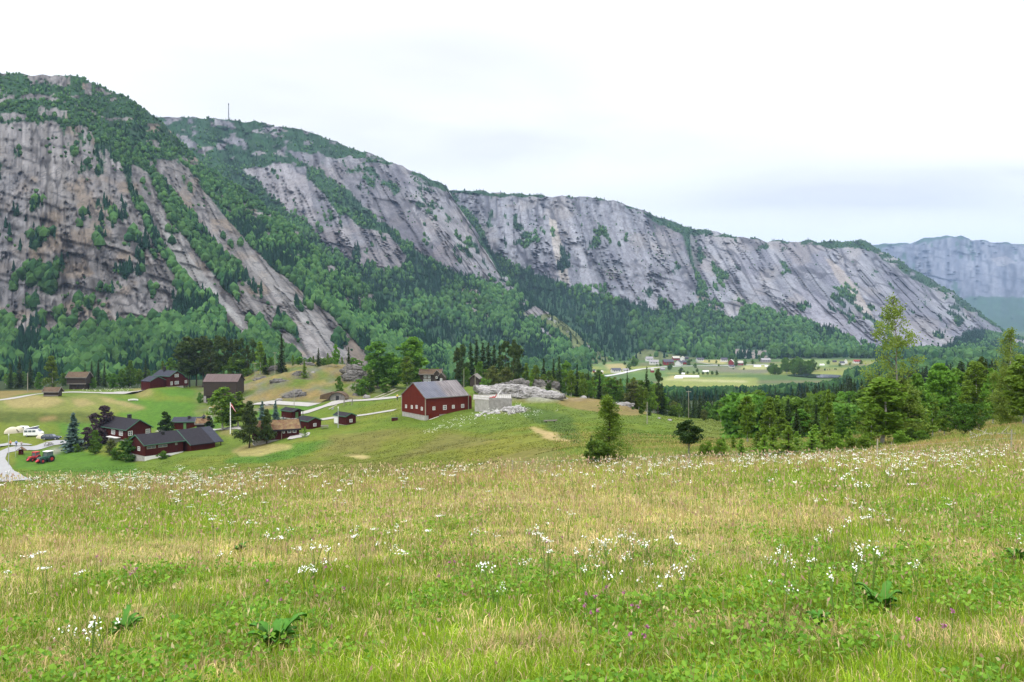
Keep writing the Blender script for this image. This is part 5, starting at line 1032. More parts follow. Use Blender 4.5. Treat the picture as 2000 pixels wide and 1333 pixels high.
proto('olive0', 'leafy_tree', c_leafy(80, 60, .2, 90, 8, 3.2, .08, 'egg', .22), LM['olive'], T(8, .14, BK['grey'], .5, 12, rsx(4), (.1, .7), .3, .8))
for i in range(2): proto(f'bush{i}', 'bush', c_leafy(45, 55, .15, 95+i, 2.6, 1.6, .0, 'round', .3), LM['broad'], T(2.6, .05, BK['grey'], .5, 6, rsx(2), (.05, .4), .5, .6))
proto('bushbright', 'bush', c_leafy(60, 70, .09, 97, 2.6, 1.5, .0, 'egg', .28), LM['young'], T(2.6, .04, BK['grey'], .5, 8, rsx(2), (.05, .4), .5, .6))
proto('bushpurple', 'bush', c_leafy(70, 60, .19, 98, 6, 2.5, .0, 'egg', .24), LM['purple'], T(6, .12, BK['dark'], .5, 8, rsx(2), (.05, .5), .4, .7))
proto('bushdark', 'bush', c_leafy(110, 50, .16, 99, 4, 2.3, .0, 'egg', .19), LM['midgreen'], T(4, .1, BK['dark'], .5, 8, rsx(2), (.05, .5), .4, .7))
proto('young0', 'young_spruce', c_conifer(2.6, .95, 101, lev=.15, nb=8, z0=.1, S=.15, droop=.05, dens=5), LM['young'], T(2.6, .04, BK['dark'], .1))
proto('bluespruce', 'blue_spruce', c_conifer(8, 1.55, 103, lev=.27, nb=10, z0=.2, S=.38, droop=.18, jag=.45), LM['blue'], T(8, .12, BK['dark'], .1))
proto('darkcone', 'cypress_bush', c_leafy(55, 60, .13, 104, 4, 1.15, .02, 'egg', .35), LM['dark'], T(4, .07, BK['dark'], .1))
proto('longpine', 'pine_tree', c_leafy(85, 80, .18, 105, 9, 3.4, .12, 'cone', .22, droop=-.2), LM['pine'], T(9, .17, BK['dark'], .3, 16, rsx(8), (.1, .85), .3))
# tall airy birch: layered tufts on long limbs with sky between
def c_airy(seed, H=15, R=3.0):
    rs = np.random.RandomState(seed); P = []; cc = []
    for k in range(120):
        u = rs.rand()**.9; z = H*(.04+.95*u); rr = R*(1.25-1.0*u**1.5)*(.75 if u < .45 else 1.0)*rs.rand()**.5*(.75 if u > .88 else 1); an = rs.rand()*6.28; rad = (.95-.5*u)*(.5+.6*rs.rand()); n = int(150*(1.2-u)); sh = rs.rand()
        d_ = rs.normal(size=(n, 3))*rad*np.array([.6, .6, .42]); d_[:, 2] -= rs.rand(n)*.5; P.append(np.array([cos(an)*rr, sin(an)*rr, z])+d_); cc.append(np.clip(.5+(sh-.5)*.5+rs.normal(size=n)*.18, 0, 1))
    P = np.concatenate(P); V, Fc = quadcloud(P, None, .095*(.7+.6*rs.rand(len(P))), rs, .7); return V, Fc, np.repeat(np.concatenate(cc), 4)
LM['airy'] = leafmat('airy_birch_leaves', (.09, .145, .02), (.22, .285, .05), .45, hue=.015)
proto('airy0', 'birch_tree', c_airy(5), LM['airy'], T(15, .12, BK['grey'], .8, 46, rsx(12), (.15, .97), .19))
proto('airy1', 'birch_tree', c_airy(9, 13, 2.0), LM['airy'], T(13, .13, BK['birch'], .6, 30, rsx(13), (.25, .97), .17))
proto('larch', 'birch_tree', c_leafy(130, 85, .055, 110, 6, 1.35, .03, 'cone', .28, droop=.6), LM['birch'], T(6, .07, BK['dark'], .4, 20, rsx(3), (.08, .9), .22))
proto('rowan', 'leafy_tree', c_leafy(60, 75, .085, 111, 3.4, 1.15, .42, 'round', .3), LM['dark'], T(3.4, .05, BK['grey'], .4, 16, rsx(3), (.2, .6), .45, .8))
proto('flatbush', 'bush', c_leafy(170, 60, .085, 112, 3.6, 2.9, .24, 'flat', .13), LM['midgreen'], T(3.6, .10, BK['dark'], .9, 26, rsx(6), (.03, .5), .8, .7))
HT = dict(spruce=14, spruceN=14, pine=14, birch=10, broad=10, bright=10, olive=8, bush=2.6, bushbright=2.6, bushpurple=6, bushdark=4, young=2.6, bluespruce=8, darkcone=4, longpine=9, airy0=15, airy1=13, larch=6, rowan=3.4, flatbush=3.6)
def hkey(k): return HT.get(k) or HT[k.rstrip('0123456789')]
_used = set()
def plant(key, e, h, label, cat='tree', group=None, wfac=1.0, rz=None, lean=0):
    p = PROTO[key]; s = h/hkey(key)
    o = p if key not in _used else dup(p); _used.add(key)
    o.location = (e[0], e[1], e[2]-.05*s); o.rotation_euler = (lean, 0, random.random()*6.28 if rz is None else rz); o.scale = (s*wfac, s*wfac, s); tag(o, label, cat)
    if 'group' in o: del o['group']
    if group: o['group'] = group
    return o
def tree(key, px, d, top, label, wfac=1.0, cat='tree', group=None, base=None, rz=None):
    e = gd(px, d); h = (-(top-HY)/F*d)-e[2]; return plant(key, e, max(h, .5), label, cat, group, wfac, rz)

# ---- trees one can tell apart
I = [
 ('spruce0',20,345,706,'dark spruce at the left edge above the turf shed, first of three'),('spruce1',38,345,697,'dark spruce tallest of the three above the turf shed'),('spruce2',59,345,702,'dark spruce just behind the pale wooden pole'),
 ('birch1',100,322,696,'full green birch with forked pale trunk right behind the turf shed',1.5),('broad1',75,335,728,'round leafy tree low between spruces and birch',.8),
 ('spruce1',166,350,710,'slim dark spruce directly right of the dark storehouse',.7),('spruce2',179,352,706,'second dark spruce right of the storehouse',.8),('spruce3',192,352,702,'third and tallest spruce right of the storehouse',.8),('spruce0',204,352,707,'fourth spruce right of the storehouse, beside leafy bushes',.8),
 ('broad0',182,330,738,'low rounded leafy tree in front of the storehouse spruces',1.1),('broad2',222,335,730,'dark rounded leafy tree right of the storehouse spruces',1.2),('broad1',254,340,706,'tall rounded leafy tree midway between storehouse and farmhouse',.8),('spruce1',284,350,703,'dark spruce close behind the left side of the farmhouse'),('broad0',238,338,722,'leafy tree touching the rounded one between storehouse and farmhouse',.8),
 ('birch0',272,345,720,'small pale birch behind the farmhouse wing',1.2),('bright0',333,335,700,'light green leafy tree behind the farmhouse roof',.8),('birch2',318,345,706,'narrow light birch behind the farmhouse chimney'),
 ('birch1',508,300,668,'yellowish green leafy birch on the hilltop left of the dark spruce',1.4),('spruce1',550,302,653,'single tall dark spruce standing on the rocky hilltop',.9),('spruce0',518,300,690,'short dark spruce under the yellowish birch on the hill',1.2),('spruce2',622,310,680,'small dark spruce on the hilltop right of the tall one'),('spruce1',681,308,678,'small dark spruce above the right crag of the hill',.9),
 ('young0',594,285,703,'little young spruce alone on the hill slope'),('bright1',656,312,673,'light green leafy tree on the hilltop between two small spruces',.7),('birch2',640,312,690,'small birch on the hill left of the light green tree'),('broad1',663,236,736,'small leafy tree growing beside the turf roofed rock hut',.75),
 ('broad2',738,262,668,'big dark green leafy tree at the right foot of the rocky hill',1.25),('bright0',804,262,660,'largest bright green leafy tree behind the barn',1.35),('broad0',768,268,690,'mid green leafy tree filling the gap between the two big ones',1.0),('birch0',796,250,694,'tall green birch in front of the bright tree, left of the barn ridge',1.35),('broad1',722,250,722,'low leafy tree at the foot of the grey crag',1.0),('broad0',752,246,738,'dark low leafy tree over the track beneath the big trees',1.3),('bush1',818,252,742,'rounded bush between birch and old log house'),
 ('pine0',893,285,681,'dark pine, leftmost of the stand behind the old log house',.8),('pine1',904,290,674,'dark tall pine second in the stand behind the old log house',.8),
 ('spruce0',919,292,667,'dense dark spruce beginning the close row behind the barn'),('spruce1',931,292,664,'tallest dark spruce of the close row behind the barn'),('spruce2',943,294,670,'dark spruce third in the close row behind the barn'),('spruce3',954,294,668,'dark spruce fourth in the close row behind the barn'),('spruce0',965,294,672,'dark spruce fifth in the close row behind the barn'),('spruce1',976,294,675,'dark spruce sixth in the close row behind the barn'),
 ('pine2',988,285,668,'broad pine at the right end of the dark row',.9),('pine0',1004,270,666,'tall open pine with bare trunk right of the dark row',.7),('pine1',1012,275,676,'bushy pine against the tall open pine',.8),
 ('broad0',912,258,718,'leafy tree between old log house and small log house',.9),('olive0',962,240,716,'broad olive green tree just above the pale rock',1.2),('broad1',938,262,708,'leafy tree behind the roof of the small log house',1.0),('olive0',988,236,718,'second olive green tree above the pale rock',1.1),('bush0',945,228,742,'bush at the foot of the olive trees beside the pale rock'),
 ('birch2',1028,250,710,'light birch between the open pine and the spruces',1.2),('birch0',1046,248,712,'fresh green birch second in the wood edge right of the pines',1.1),('birch1',1038,228,724,'small birch above the brown turf rock'),('spruce1',1062,252,700,'slender dark spruce between light birches',.9),('pine2',1072,222,726,'young pine with spreading branches at the wood edge',.8),
 ('spruce0',1081,245,700,'dark spruce left one of the pair in the wood edge',.85),('spruce2',1092,246,696,'dark spruce right and taller one of the pair in the wood edge',.8),('bright1',1106,252,706,'light green leafy tree behind the spruce pair',.85),('birch0',1115,228,722,'bushy birch with two pale stems in front of the light green tree',1.4),
 ('spruce1',1127,240,712,'dark spruce right of the bushy birch',.8),('birch2',1138,232,728,'light birch next to the slim dark spruce',1.2),('spruce2',1149,238,724,'dark small spruce in the middle of the wood edge',.8),('birch1',1158,228,738,'little yellow green birch at the wood edge'),('spruce0',1171,232,729,'compact black green spruce at the wood edge',1.1),
 ('birch0',1188,238,735,'light birch right of the compact spruce'),('olive0',1200,228,738,'olive leafy tree at the wood edge above the rusty heath',.9),('birch2',1212,232,740,'small birch left of the thin tall spruce'),('spruceN',1225,222,720,'thin tall spruce standing clear against the valley fields',.55),('birch1',1238,216,738,'birch just right of the thin tall spruce',1.2),
 ('spruceN',1263,214,716,'tall ragged spruce against the valley fields, left of a pine',1.0),('pine1',1285,212,722,'dark spreading pine right of the tall ragged spruce',.75),('birch0',1248,208,752,'young birch below the ragged spruce',1.1),('birch2',1276,205,752,'slim birch with pale stem below the spreading pine',.9),('spruce2',1293,215,748,'dark spruce behind the spreading pine',.9),('birch1',1262,203,758,'low bright birch between pale stems',1.2),
 ('spruce2',1268,176,784,'small dense spruce alone on the heath slope',1.1),('bush0',1236,184,795,'low green juniper bush on the heath slope'),('bush1',1252,180,799,'second juniper bush beside the small dense spruce'),
 ('bush1',705,246,742,'low green bush against the grey crag'),('bush0',391,262,768,'dark green bush at the left corner of the log barn',.55),
 # camp
 ('bluespruce',143,192,805,'silvery blue spruce beside the camp road',1.6),('bushpurple',203,203,794,'tall dark purple leaved tree behind the red house',1.0),('bushpurple',172,196,835,'lower dark purple leaved bush beside the blue spruce',1.15),
 ('broad1',187,186,842,'rounded bright green bush left of the red house wall',1.0),('bushdark',259,177,853,'large dark green bush at the longhouse corner',1.15),('bush0',150,190,868,'low green shrub under the blue spruce'),('bush1',228,178,876,'low shrub between brownish and dark green bushes'),('bush0',318,172.2,882,'small green bush against the white base of the longhouse'),
 ('darkcone',323,206,806,'dark pointed evergreen left of the low red building',1.1),('darkcone',408,206,814,'bluish dark evergreen beside the turret house',1.0),
 ('birch0',434,203,754,'tall green birch left behind the flagpole',1.9),('birch2',466,204,766,'tall green birch right behind the flagpole',2.0),('broad2',450,206,775,'dense leafy tree between the two flagpole birches',.9),
 ('longpine',487,176,787,'large dark pine with visible trunk in front of the turf roofed building',1.0),('longpine',521,178,802,'second dark pine leaning over the turf roof',.9),('bluespruce',512,205,783,'blue green spruce with thin top behind the dark pines',1.5),('bluespruce',538,206,782,'slim blue green spruce just left of the farthest cabin',1.35),('bluespruce',553,196,812,'small blue green spruce at the terrace of the farthest cabin',1.2),
 ('young0',595.5,177,833,'small cone shaped spruce on the lawn before the middle cabin',1.2),('bush0',405,214,829,'small bush beside the turret house door'),
 # beyond the crest
 ('larch',1187,66,771,'tall narrow yellow green birch rising from behind the meadow crest',1.7),('spruce0',1155,66,850,'small dark spruce at the foot of the narrow birch',1.3),('bush1',1168,64,862,'dark low bush between small spruce and narrow birch'),
 ('rowan',1345,64,822,'small round dark green tree with thin stem behind the meadow crest',1.25),('bushbright',1385,62,864,'light shrub right of the round dark tree'),('bushbright',1372,63,868,'lower light shrub beside the round dark tree'),('bushbright',1405,60,860,'upright light shrub second from the round dark tree'),
 ('birch0',1460,92,771,'drooping birch with pale stem left of the dark wood',1.25),('birch1',1502,90,776,'drooping birch with forked pale stem beside the first',1.3),('birch2',1528,93,800,'lower spreading birch right of the forked one',1.3),('birch2',1618,86,762,'slender yellow green birch with white stem before dark spruces',.95),('spruce1',1594,92,790,'bluish small spruce left of the slender birch'),('broad1',1652,88,796,'dark leafy tree right of the slender birch',1.0),
 ('airy0',1745,70,573,'very tall airy birch rising far above the wood on the right',1.0),('birch0',1722,68,735,'full leafy birch at the foot of the very tall one',2.3),('birch2',1765,70,742,'dense birch close behind the tall trunk',2.2),('broad0',1790,82,732,'dark leafy tree behind the base of the very tall birch',.9),('birch1',1700,66,800,'low birch left of the tall trunk',1.5),
 ('bright0',1838,98,712,'broad bright green aspen with pale trunk',1.1),('bright1',1868,102,722,'bright green aspen touching the broad one',1.0),('birch1',1822,84,770,'thin white stemmed birch before the bright aspens',1.2),('birch0',1792,76,790,'yellow green birch right of the tall trunk',1.6),('birch2',1845,80,790,'greyish birch behind the dark spreading bush',1.4),('birch0',1903,92,702,'golden green birch right of the aspens',1.2),('pine0',1916,96,700,'ochre tinted pine between golden birch and tall pale stems',.8),
 ('bright1',1940,88,722,'bright leafy tree between pine and tall pale stems',.8),('airy1',1971,72,637,'tall thin birch with long white stem near the right edge',1.05),('birch1',1958,74,770,'low leafy birch under the long white stem',1.4),('birch0',2000,62,690,'leafy green birch cut by the right frame edge',1.7),('birch2',2034,60,700,'leafy birch beyond the right frame edge',1.7),('birch2',1885,78,756,'leafy birch above the dark spreading bush',1.5),
 ('flatbush',1884,54,790,'dark wide spreading bush with many low stems on the heath',1.0),('birch1',1912,56,800,'olive young birch rising behind the dark spreading bush',1.3),
 ('bushbright',1690,56,852,'yellow green willow shrub left of the tall birch base',1.5),('bushbright',1665,58,856,'second yellow green willow shrub, half behind the first',1.4),('bushbright',1632,58,848,'upright willow shrub at the left of the thicket',1.3),('bushbright',1712,57,862,'low willow shrub nearest the tall birch trunk',1.4),('bushdark',1780,62,838,'dark green low bush right of the tall birch trunk',.8),('bush1',1800,60,842,'mid green low bush beside the dark one',1.1),('bushbright',1760,58,842,'light leafy shrub before the tall trunk',1.2),
 ('birch2',1655,64,846,'tiny birch sapling in the willow thicket'),
]
for it in I:
    key, px, d, top, lab = it[:5]; cat = 'bush' if key.startswith(('bush', 'flat', 'darkcone')) else 'tree'
    tree(key, px, d, top, lab, it[5] if len(it) > 5 else 1.0, cat)
# brownish lilac bush
o = tree('olive0', 216, 182, 858, 'brownish green lilac bush between green bushes before the red house', 1.1, 'bush')
R2 = np.random.RandomState(5)
g1 = 'young spruces scattered on the heath'
for px, d, top, lab in ((1448,60,860,'wide young spruce by the white stones'),(1480,62,846,'young spruce tip above the wide one'),(1493,58,852,'bright young spruce in the middle clump of the heath'),(1510,60,838,'tallest young spruce of the heath clump'),(1540,58,834,'dense bushy young spruce right of the tallest'),(1556,60,846,'low spreading young spruce at the clump end'),(1586,58,846,'round young spruce alone on brown turf'),(1592,62,832,'young spruce behind the round one'),(1609,60,838,'dark young spruce left of the willows'),(1660,64,842,'young spruce peeping over the willows'),(1432,66,854,'thin young spruce left of the wide one'),(1412,64,858,'small young spruce in front of the far field')):
    tree('young0', px, d, top-3, lab, 2.1, 'tree', g1)
# pine grove left of the log barn
for k, px in enumerate((350,360,371,383,396,410,424,437,365,402)):
    tree(f'pine{k%3}', px, 312+R2.rand()*22, 655+R2.rand()*14+(6 if px < 360 else 0), 'dark pine in the dense grove behind the log barn', 1.0, group='dark pines in the grove')
for k, px in enumerate((452,462,472,483,494)): tree(f'pine{k%3}', px, 318+R2.rand()*14, 660+R2.rand()*16, 'lighter pine in the open row right of the dark grove', .75, group='pines right of the grove')
for k, (px, top) in enumerate(((450,698),(468,702),(530,698),(572,694),(585,698),(604,700),(612,696),(634,700),(646,698),(668,697),(692,700),(342,726),(330,735))): tree(['birch1','bush0','bright0'][k % 3], px, 322, top, 'light green shrub on the skyline of the rocky hill', 1.2, 'bush', 'shrubs on the hill skyline')
for k in range(26):
    px = 10+R2.rand()*320; tree(['broad0','broad1','birch0','broad2'][k % 4], px, 365+R2.rand()*40, 722+R2.rand()*14, 'round leafy tree in the belt along the mountain foot', 1.1, group='leafy trees along the mountain foot')
for k in range(34):
    px = 700+R2.rand()*480; tree(['broad0','birch0','spruce1','broad2','bright0'][k % 5], px, 320+R2.rand()*60, (706 if px < 900 else 722)+R2.rand()*20, 'leafy or spruce tree in the belt behind the farm', 1.0, group='trees in the belt behind the farm')
for k in range(26):
    px = 1020+R2.rand()*275; d = 222+R2.rand()*30-(px-1020)*.06; tree(['birch0', 'broad1', 'birch1', 'bright1', 'birch2', 'olive0'][k % 6], px, d, 728+R2.rand()*24+(px-1020)*.05, 'light leafy tree filling the wood edge behind the pale rock', 1.35, group='leafy trees filling the wood edge')
# dense spruce wood
TOPX = [1270, 1300, 1400, 1500, 1550, 1620, 1670, 1730, 1790, 1850, 1905, 2000, 2300]; TOPY = [768, 764, 760, 757, 750, 743, 730, 722, 716, 706, 694, 686, 670]
n_s = 0
for k in range(300):
    px = 1290+R2.rand()**1.1*900; d = 235+R2.rand()**1.3*290; far01 = (d-235)/290
    e = gd(px, d); top = np.interp(px, TOPX, TOPY)+(1-far01)*14+(R2.rand()-.4)*13; h = -(top-HY)/F*d-e[2]; h = min(max(h, 6), 19)
    if px > 2080 and k % 2: continue
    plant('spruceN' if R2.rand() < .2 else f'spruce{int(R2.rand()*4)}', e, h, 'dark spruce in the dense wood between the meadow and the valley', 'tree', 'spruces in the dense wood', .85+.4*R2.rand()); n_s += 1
for k in range(46):
    px = 1310+R2.rand()*560; d = 205+R2.rand()*40 if px < 1480 else 110+R2.rand()*90; e = gd(px, d); top = (782 if px < 1480 else 765)+R2.rand()*22-(max(0, px-1650)*.16)
    h = max(3, -(top-HY)/F*d-e[2]); plant(['broad0', 'birch1', 'broad2', 'birch0', 'bush0', 'olive0'][k % 6], e, h, 'leafy tree along the near edge of the spruce wood', 'tree', 'leafy trees at the wood edge', 1.1)
for k in range(36):
    px = 1450+R2.rand()*260; d = 100+R2.rand()*70; e = gd(px, d); top = 772+R2.rand()*40; h = max(2.5, -(top-HY)/F*d-e[2])
    plant(['birch0', 'broad1', 'spruce0', 'birch2', 'bush1', 'spruce3'][k % 6], e, h, 'tree or bush in the thicket between pale stemmed birches and the dark wood', 'tree', 'thicket beside the dark wood', 1.25)
for k in range(40):
    px = 1640+R2.rand()*460; d = 100+R2.rand()*110; e = gd(px, d); top = np.interp(px, TOPX, TOPY)+26+R2.rand()*34; h = max(3, -(top-HY)/F*d-e[2])
    plant(['birch0', 'spruce1', 'bright0', 'birch2', 'spruce3', 'pine1'][k % 6], e, h, 'tree of the mixed wood behind the tall birches', 'tree', 'mixed wood behind the tall birches', 1.0)
# valley trees
VT = [(1125,722,14,12),(1238,716,26,17),(1229,722,14,10),(1330,731,12,11),(1336,731,6,6),(1343,731,7,5),(1355,731,6,5),(1365,732,5,4),(1373,732,6,5),(1382,732,6,5),(1391,732,8,6),(1400,733,7,8),(1358,719,9,8),(1362,727,7,6),(1308,723,13,11),(1345,714,12,9),(1290,716,6,5),(1270,703,10,9),(1284,700,8,7),(1438,716,9,15),(1455,714,8,10),(1399,710,5,5),(1404,716,4,4),(1432,722,4,3),(1453,723,7,4),(1154,722,8,10),(1146,714,12,12),(1180,713,9,8),(1220,713,7,6),(1296,692,10,9),(1318,694,9,9),(1350,697,9,8),(1350,706,5,4),(1385,708,6,4),(1424,708,6,7),(1470,712,9,8),(1484,706,8,7),(1296,710,8,6),(1313,714,6,4),(1283,716,5,4),(1618,712,10,7),(1640,716,9,6),(1660,714,8,5),(1682,712,9,7)]
for k, (px, row, w, h) in enumerate(VT):
    e = on_ground(px, row, 650, 1400); hh = h/F*e[1]*1.15; plant(['broad0', 'broad1', 'broad2'][k % 3], e, hh, 'round tree standing alone or in small rows in the valley', 'tree', 'round trees in the valley fields', np.clip(w/h/.75, .6, 1.6))
for k in range(46):
    px = 1500+R2.rand()*90; d = 860+R2.rand()*90; plant(['broad0','bright0','broad1','broad2'][k%4], gd(px, d), (4+R2.rand()*5)*(1+.8*(px > 1530)), 'dark leafy tree in the grove beside the small lake', 'tree', 'grove beside the lake', .9+.5*R2.rand())
for k in (0, 1, 2): pass
for k, p in list(PROTO.items()):
    if k not in _used:
        for ch in list(p.children): bpy.data.objects.remove(ch)
        bpy.data.objects.remove(p)

# ---------------------------------------------------------------- mountain forest and valley woods: far-off masses
def ico(sub):
    bm = bmesh.new(); bmesh.ops.create_icosphere(bm, subdivisions=sub, radius=1); V = np.array([v.co[:] for v in bm.verts]); Fc = np.array([[v.index for v in f.verts] for f in bm.faces]); bm.free(); return V, Fc
def far_leafy(sub, seed):
    V, Fc = ico(sub); rs = np.random.RandomState(seed); V = V*(.72+.5*rs.rand(len(V)))[:, None]; V[:, 2] = V[:, 2]*.62+.55; V[:, :2] *= .42; return V, Fc
def far_conifer(seed, n=6, tiers=3):
    rs = np.random.RandomState(seed); V = []; Fc = []
    for t_ in range(tiers):
        z0 = .08+t_*.27; z1 = min(1.0, z0+.5) if t_ < tiers-1 else 1.0; r = .21*(1-t_*.27); o = len(V)
        for k in range(n): a_ = 2*pi*(k+.5*t_)/n; q = r*(.7+.6*rs.rand()); V.append((cos(a_)*q, sin(a_)*q, z0+(rs.rand()-.5)*.08))
        V.append((0, 0, z1)); Fc += [(o+k, o+(k+1) % n, o+n) for k in range(n)]
    return np.array(V), np.array(Fc)
def mass(name, groups, m, kind='stuff'):
    """groups: list of (V, F, pos n3, height n, colour n3, widthfactor n)"""
    VV = []; FF = []; CC = []; off = 0; rs = np.random.RandomState(3)
    for V, Fc, P, Hh, Cc, Wf in groups:
        n = len(P); nv = len(V)
        if n == 0: continue
        a_ = rs.rand(n)*6.28; ca, sa = np.cos(a_)[:, None], np.sin(a_)[:, None]; x = V[None, :, 0]*ca-V[None, :, 1]*sa; y = V[None, :, 0]*sa+V[None, :, 1]*ca
        Q = np.stack([x*(Hh*Wf)[:, None], y*(Hh*Wf)[:, None], np.broadcast_to(V[None, :, 2], (n, nv))*Hh[:, None]], -1)+P[:, None, :]
        VV.append(Q.reshape(-1, 3)); FF.append((Fc[None]+(np.arange(n)*nv)[:, None, None]+off).reshape(-1, 3))
        sh = .75+.5*rs.rand(n, nv, 1); CC.append((np.broadcast_to(Cc[:, None, :], (n, nv, 3))*sh).reshape(-1, 3)); off += n*nv
    return tag(mesh_obj(name, np.concatenate(VV), np.concatenate(FF), m, cols=np.concatenate(CC)), kind=kind)
fm = bpy.data.materials.new('forest_mat'); fm.use_nodes = True; t = fm.node_tree; b = t.nodes['Principled BSDF']; b.inputs['Roughness'].default_value = .9; b.inputs['Specular IOR Level'].default_value = .05; vc = nd(t, 'ShaderNodeVertexColor', layer_name='Col'); t.links.new(vc.outputs[0], b.inputs['Base Color'])
def fcol(n, P2, rs, kind):
    pn = fbm(P2[:, 0]*.012, P2[:, 1]*.012, 77, 3)[:, None]; r_ = rs.rand(n, 1)
    if kind == 'c': return np.array((.010, .033, .019))*(.7+.7*r_)
    return (np.array((.022, .066, .025))*(1-r_)+np.array((.066, .14, .04))*r_)*(.55+.8*pn)
RF = np.random.RandomState(9)
for key, N_, hm_, sub in (('A', 30000, 5.0, 1), ('B', 22000, 6.3, 1), ('C', 22000, 7.5, 1)):
    mt = MT[key]; rk, V, PP, YY = mt['rk'], mt['V'], mt['PP'], mt['YY']; n_ = mt['n']
    I_ = RF.randint(0, n_+5, N_*3); J_ = RF.randint(0, PP.shape[1], N_*3); okk = (~rk[I_, J_]) & (PP[I_, J_] < 2150) & ((~mt['open'][I_, J_]) | (RF.rand(N_*3) < .06)); okk &= (V[I_, J_, 2] > -66)
    gz_ = gz(PP[I_, J_], V[I_, J_, 1]); okk &= V[I_, J_, 2] > gz_-1.0
    I_, J_ = I_[okk][:N_], J_[okk][:N_]; P = V[I_, J_].copy(); P[:, 2] -= .5; n = len(P)
    cn = .04+fbm(PP[I_, J_]*.02, YY[I_, J_]*.02+5, 55, 3)+(RF.rand(n)-.5)*.28; crest = (I_ > n_-14)
    con = (cn > (.52 if key != 'A' else .60)); alt = np.clip((YY[I_, J_]-np.interp(PP[I_, J_], [0, 900, 1900], [150, 380, 600]))/250, 0, 1)
    Hh = hm_*(.42+1.15*RF.rand(n)**1.6)*(.6+.6*alt); Hh = np.where(con, Hh*1.35, Hh); Hh = np.where(crest, Hh*.8, Hh)
    G = []; nn = 3
    pick = RF.randint(0, nn, n)
    for q in range(nn):
        s_ = con & (pick == q); Vc, Fc_ = far_conifer(q+1); G.append((Vc, Fc_, P[s_], Hh[s_], fcol(s_.sum(), P[s_], RF, 'c'), np.full(s_.sum(), 1.0)))
        s_ = (~con) & (pick == q); Vc, Fc_ = far_leafy(sub, q+5); G.append((Vc, Fc_, P[s_], Hh[s_], fcol(s_.sum(), P[s_], RF, 'l'), .9+.5*RF.rand(s_.sum())))
    # shrubs clinging to the rock
    I2 = RF.randint(6, n_, 2600); J2 = RF.randint(0, PP.shape[1], 2600); vs = fbm(PP[I2, J2]*.03, YY[I2, J2]*.03, 88, 3); ok2 = rk[I2, J2] & (vs > .60); P = V[I2, J2][ok2]; n = len(P); Vc, Fc_ = far_leafy(1, 4); G.append((Vc, Fc_, P, 3.2*(.4+.8*RF.rand(n)), fcol(n, P, RF, 'l'), np.full(n, 1.5)))
    mass('forest', G, fm)
# woods on the valley floor beyond the spruces, and hamlet trees
G = []
def woods(poly_fn, N_, h0, d0, d1, x0, x1, con=.5, toprow=None):
    px = x0+(x1-x0)*RF.rand(N_); d = d0+(d1-d0)*RF.rand(N_); ok = poly_fn(px, d); px, d = px[ok], d[ok]; P = np.stack([(px-1000)/F*d, d, gz(px, d)], 1); n = len(P); c = RF.rand(n) < con
    Hh = h0*(.7+.6*RF.rand(n)); Hh = Hh if toprow is None else np.clip((HY-P[:, 2]/P[:, 1]*F-toprow(P[:, 0]/P[:, 1]*F+1000))*P[:, 1]/F/1.2, 0.5, 18)*(.75+.3*RF.rand(n)); Vc, Fc_ = far_conifer(2, 7, 4); G.append((Vc, Fc_, P[c], Hh[c]*1.2, fcol(c.sum(), P[c], RF, 'c'), np.full(c.sum(), 1.0)))
    for q in range(3): s_ = (~c) & (RF.randint(0, 3, n) == q); Vc, Fc_ = far_leafy(2, q+8); G.append((Vc, Fc_, P[s_], Hh[s_], fcol(s_.sum(), P[s_], RF, 'l')*.8, np.full(s_.sum(), 1.15)))
woods(lambda p, d: p > 1180, 2600, 11, 520, 690, 1150, 2400, .6, lambda p: np.interp(p, [1200, 1290, 1400, 1500, 1600, 1750, 2000], [750, 755, 755, 752, 746, 728, 700]))
woods(lambda p, d: p < 1300, 700, 9, 440, 700, 640, 1300, .3, lambda p: np.interp(p, [640, 1100, 1300], [720, 732, 750]))
woods(lambda p, d: (p > 1600+(d-850)*.1) & ((p > 1650) | (d > 930)) & (np.abs(d-900) < 200), 1100, 12, 740, 1080, 1600, 2200, .35, lambda p: np.interp(p, [1600, 1690, 1720, 2200], [720, 717, 704, 690]))
woods(lambda p, d: (p > 1720) | (d > 1215), 900, 12, 1080, 1250, 1500, 2200, .3)
woods(lambda p, d: p < 1150, 900, 10, 700, 1100, 700, 1150, .3)
mass('forest', G, fm)
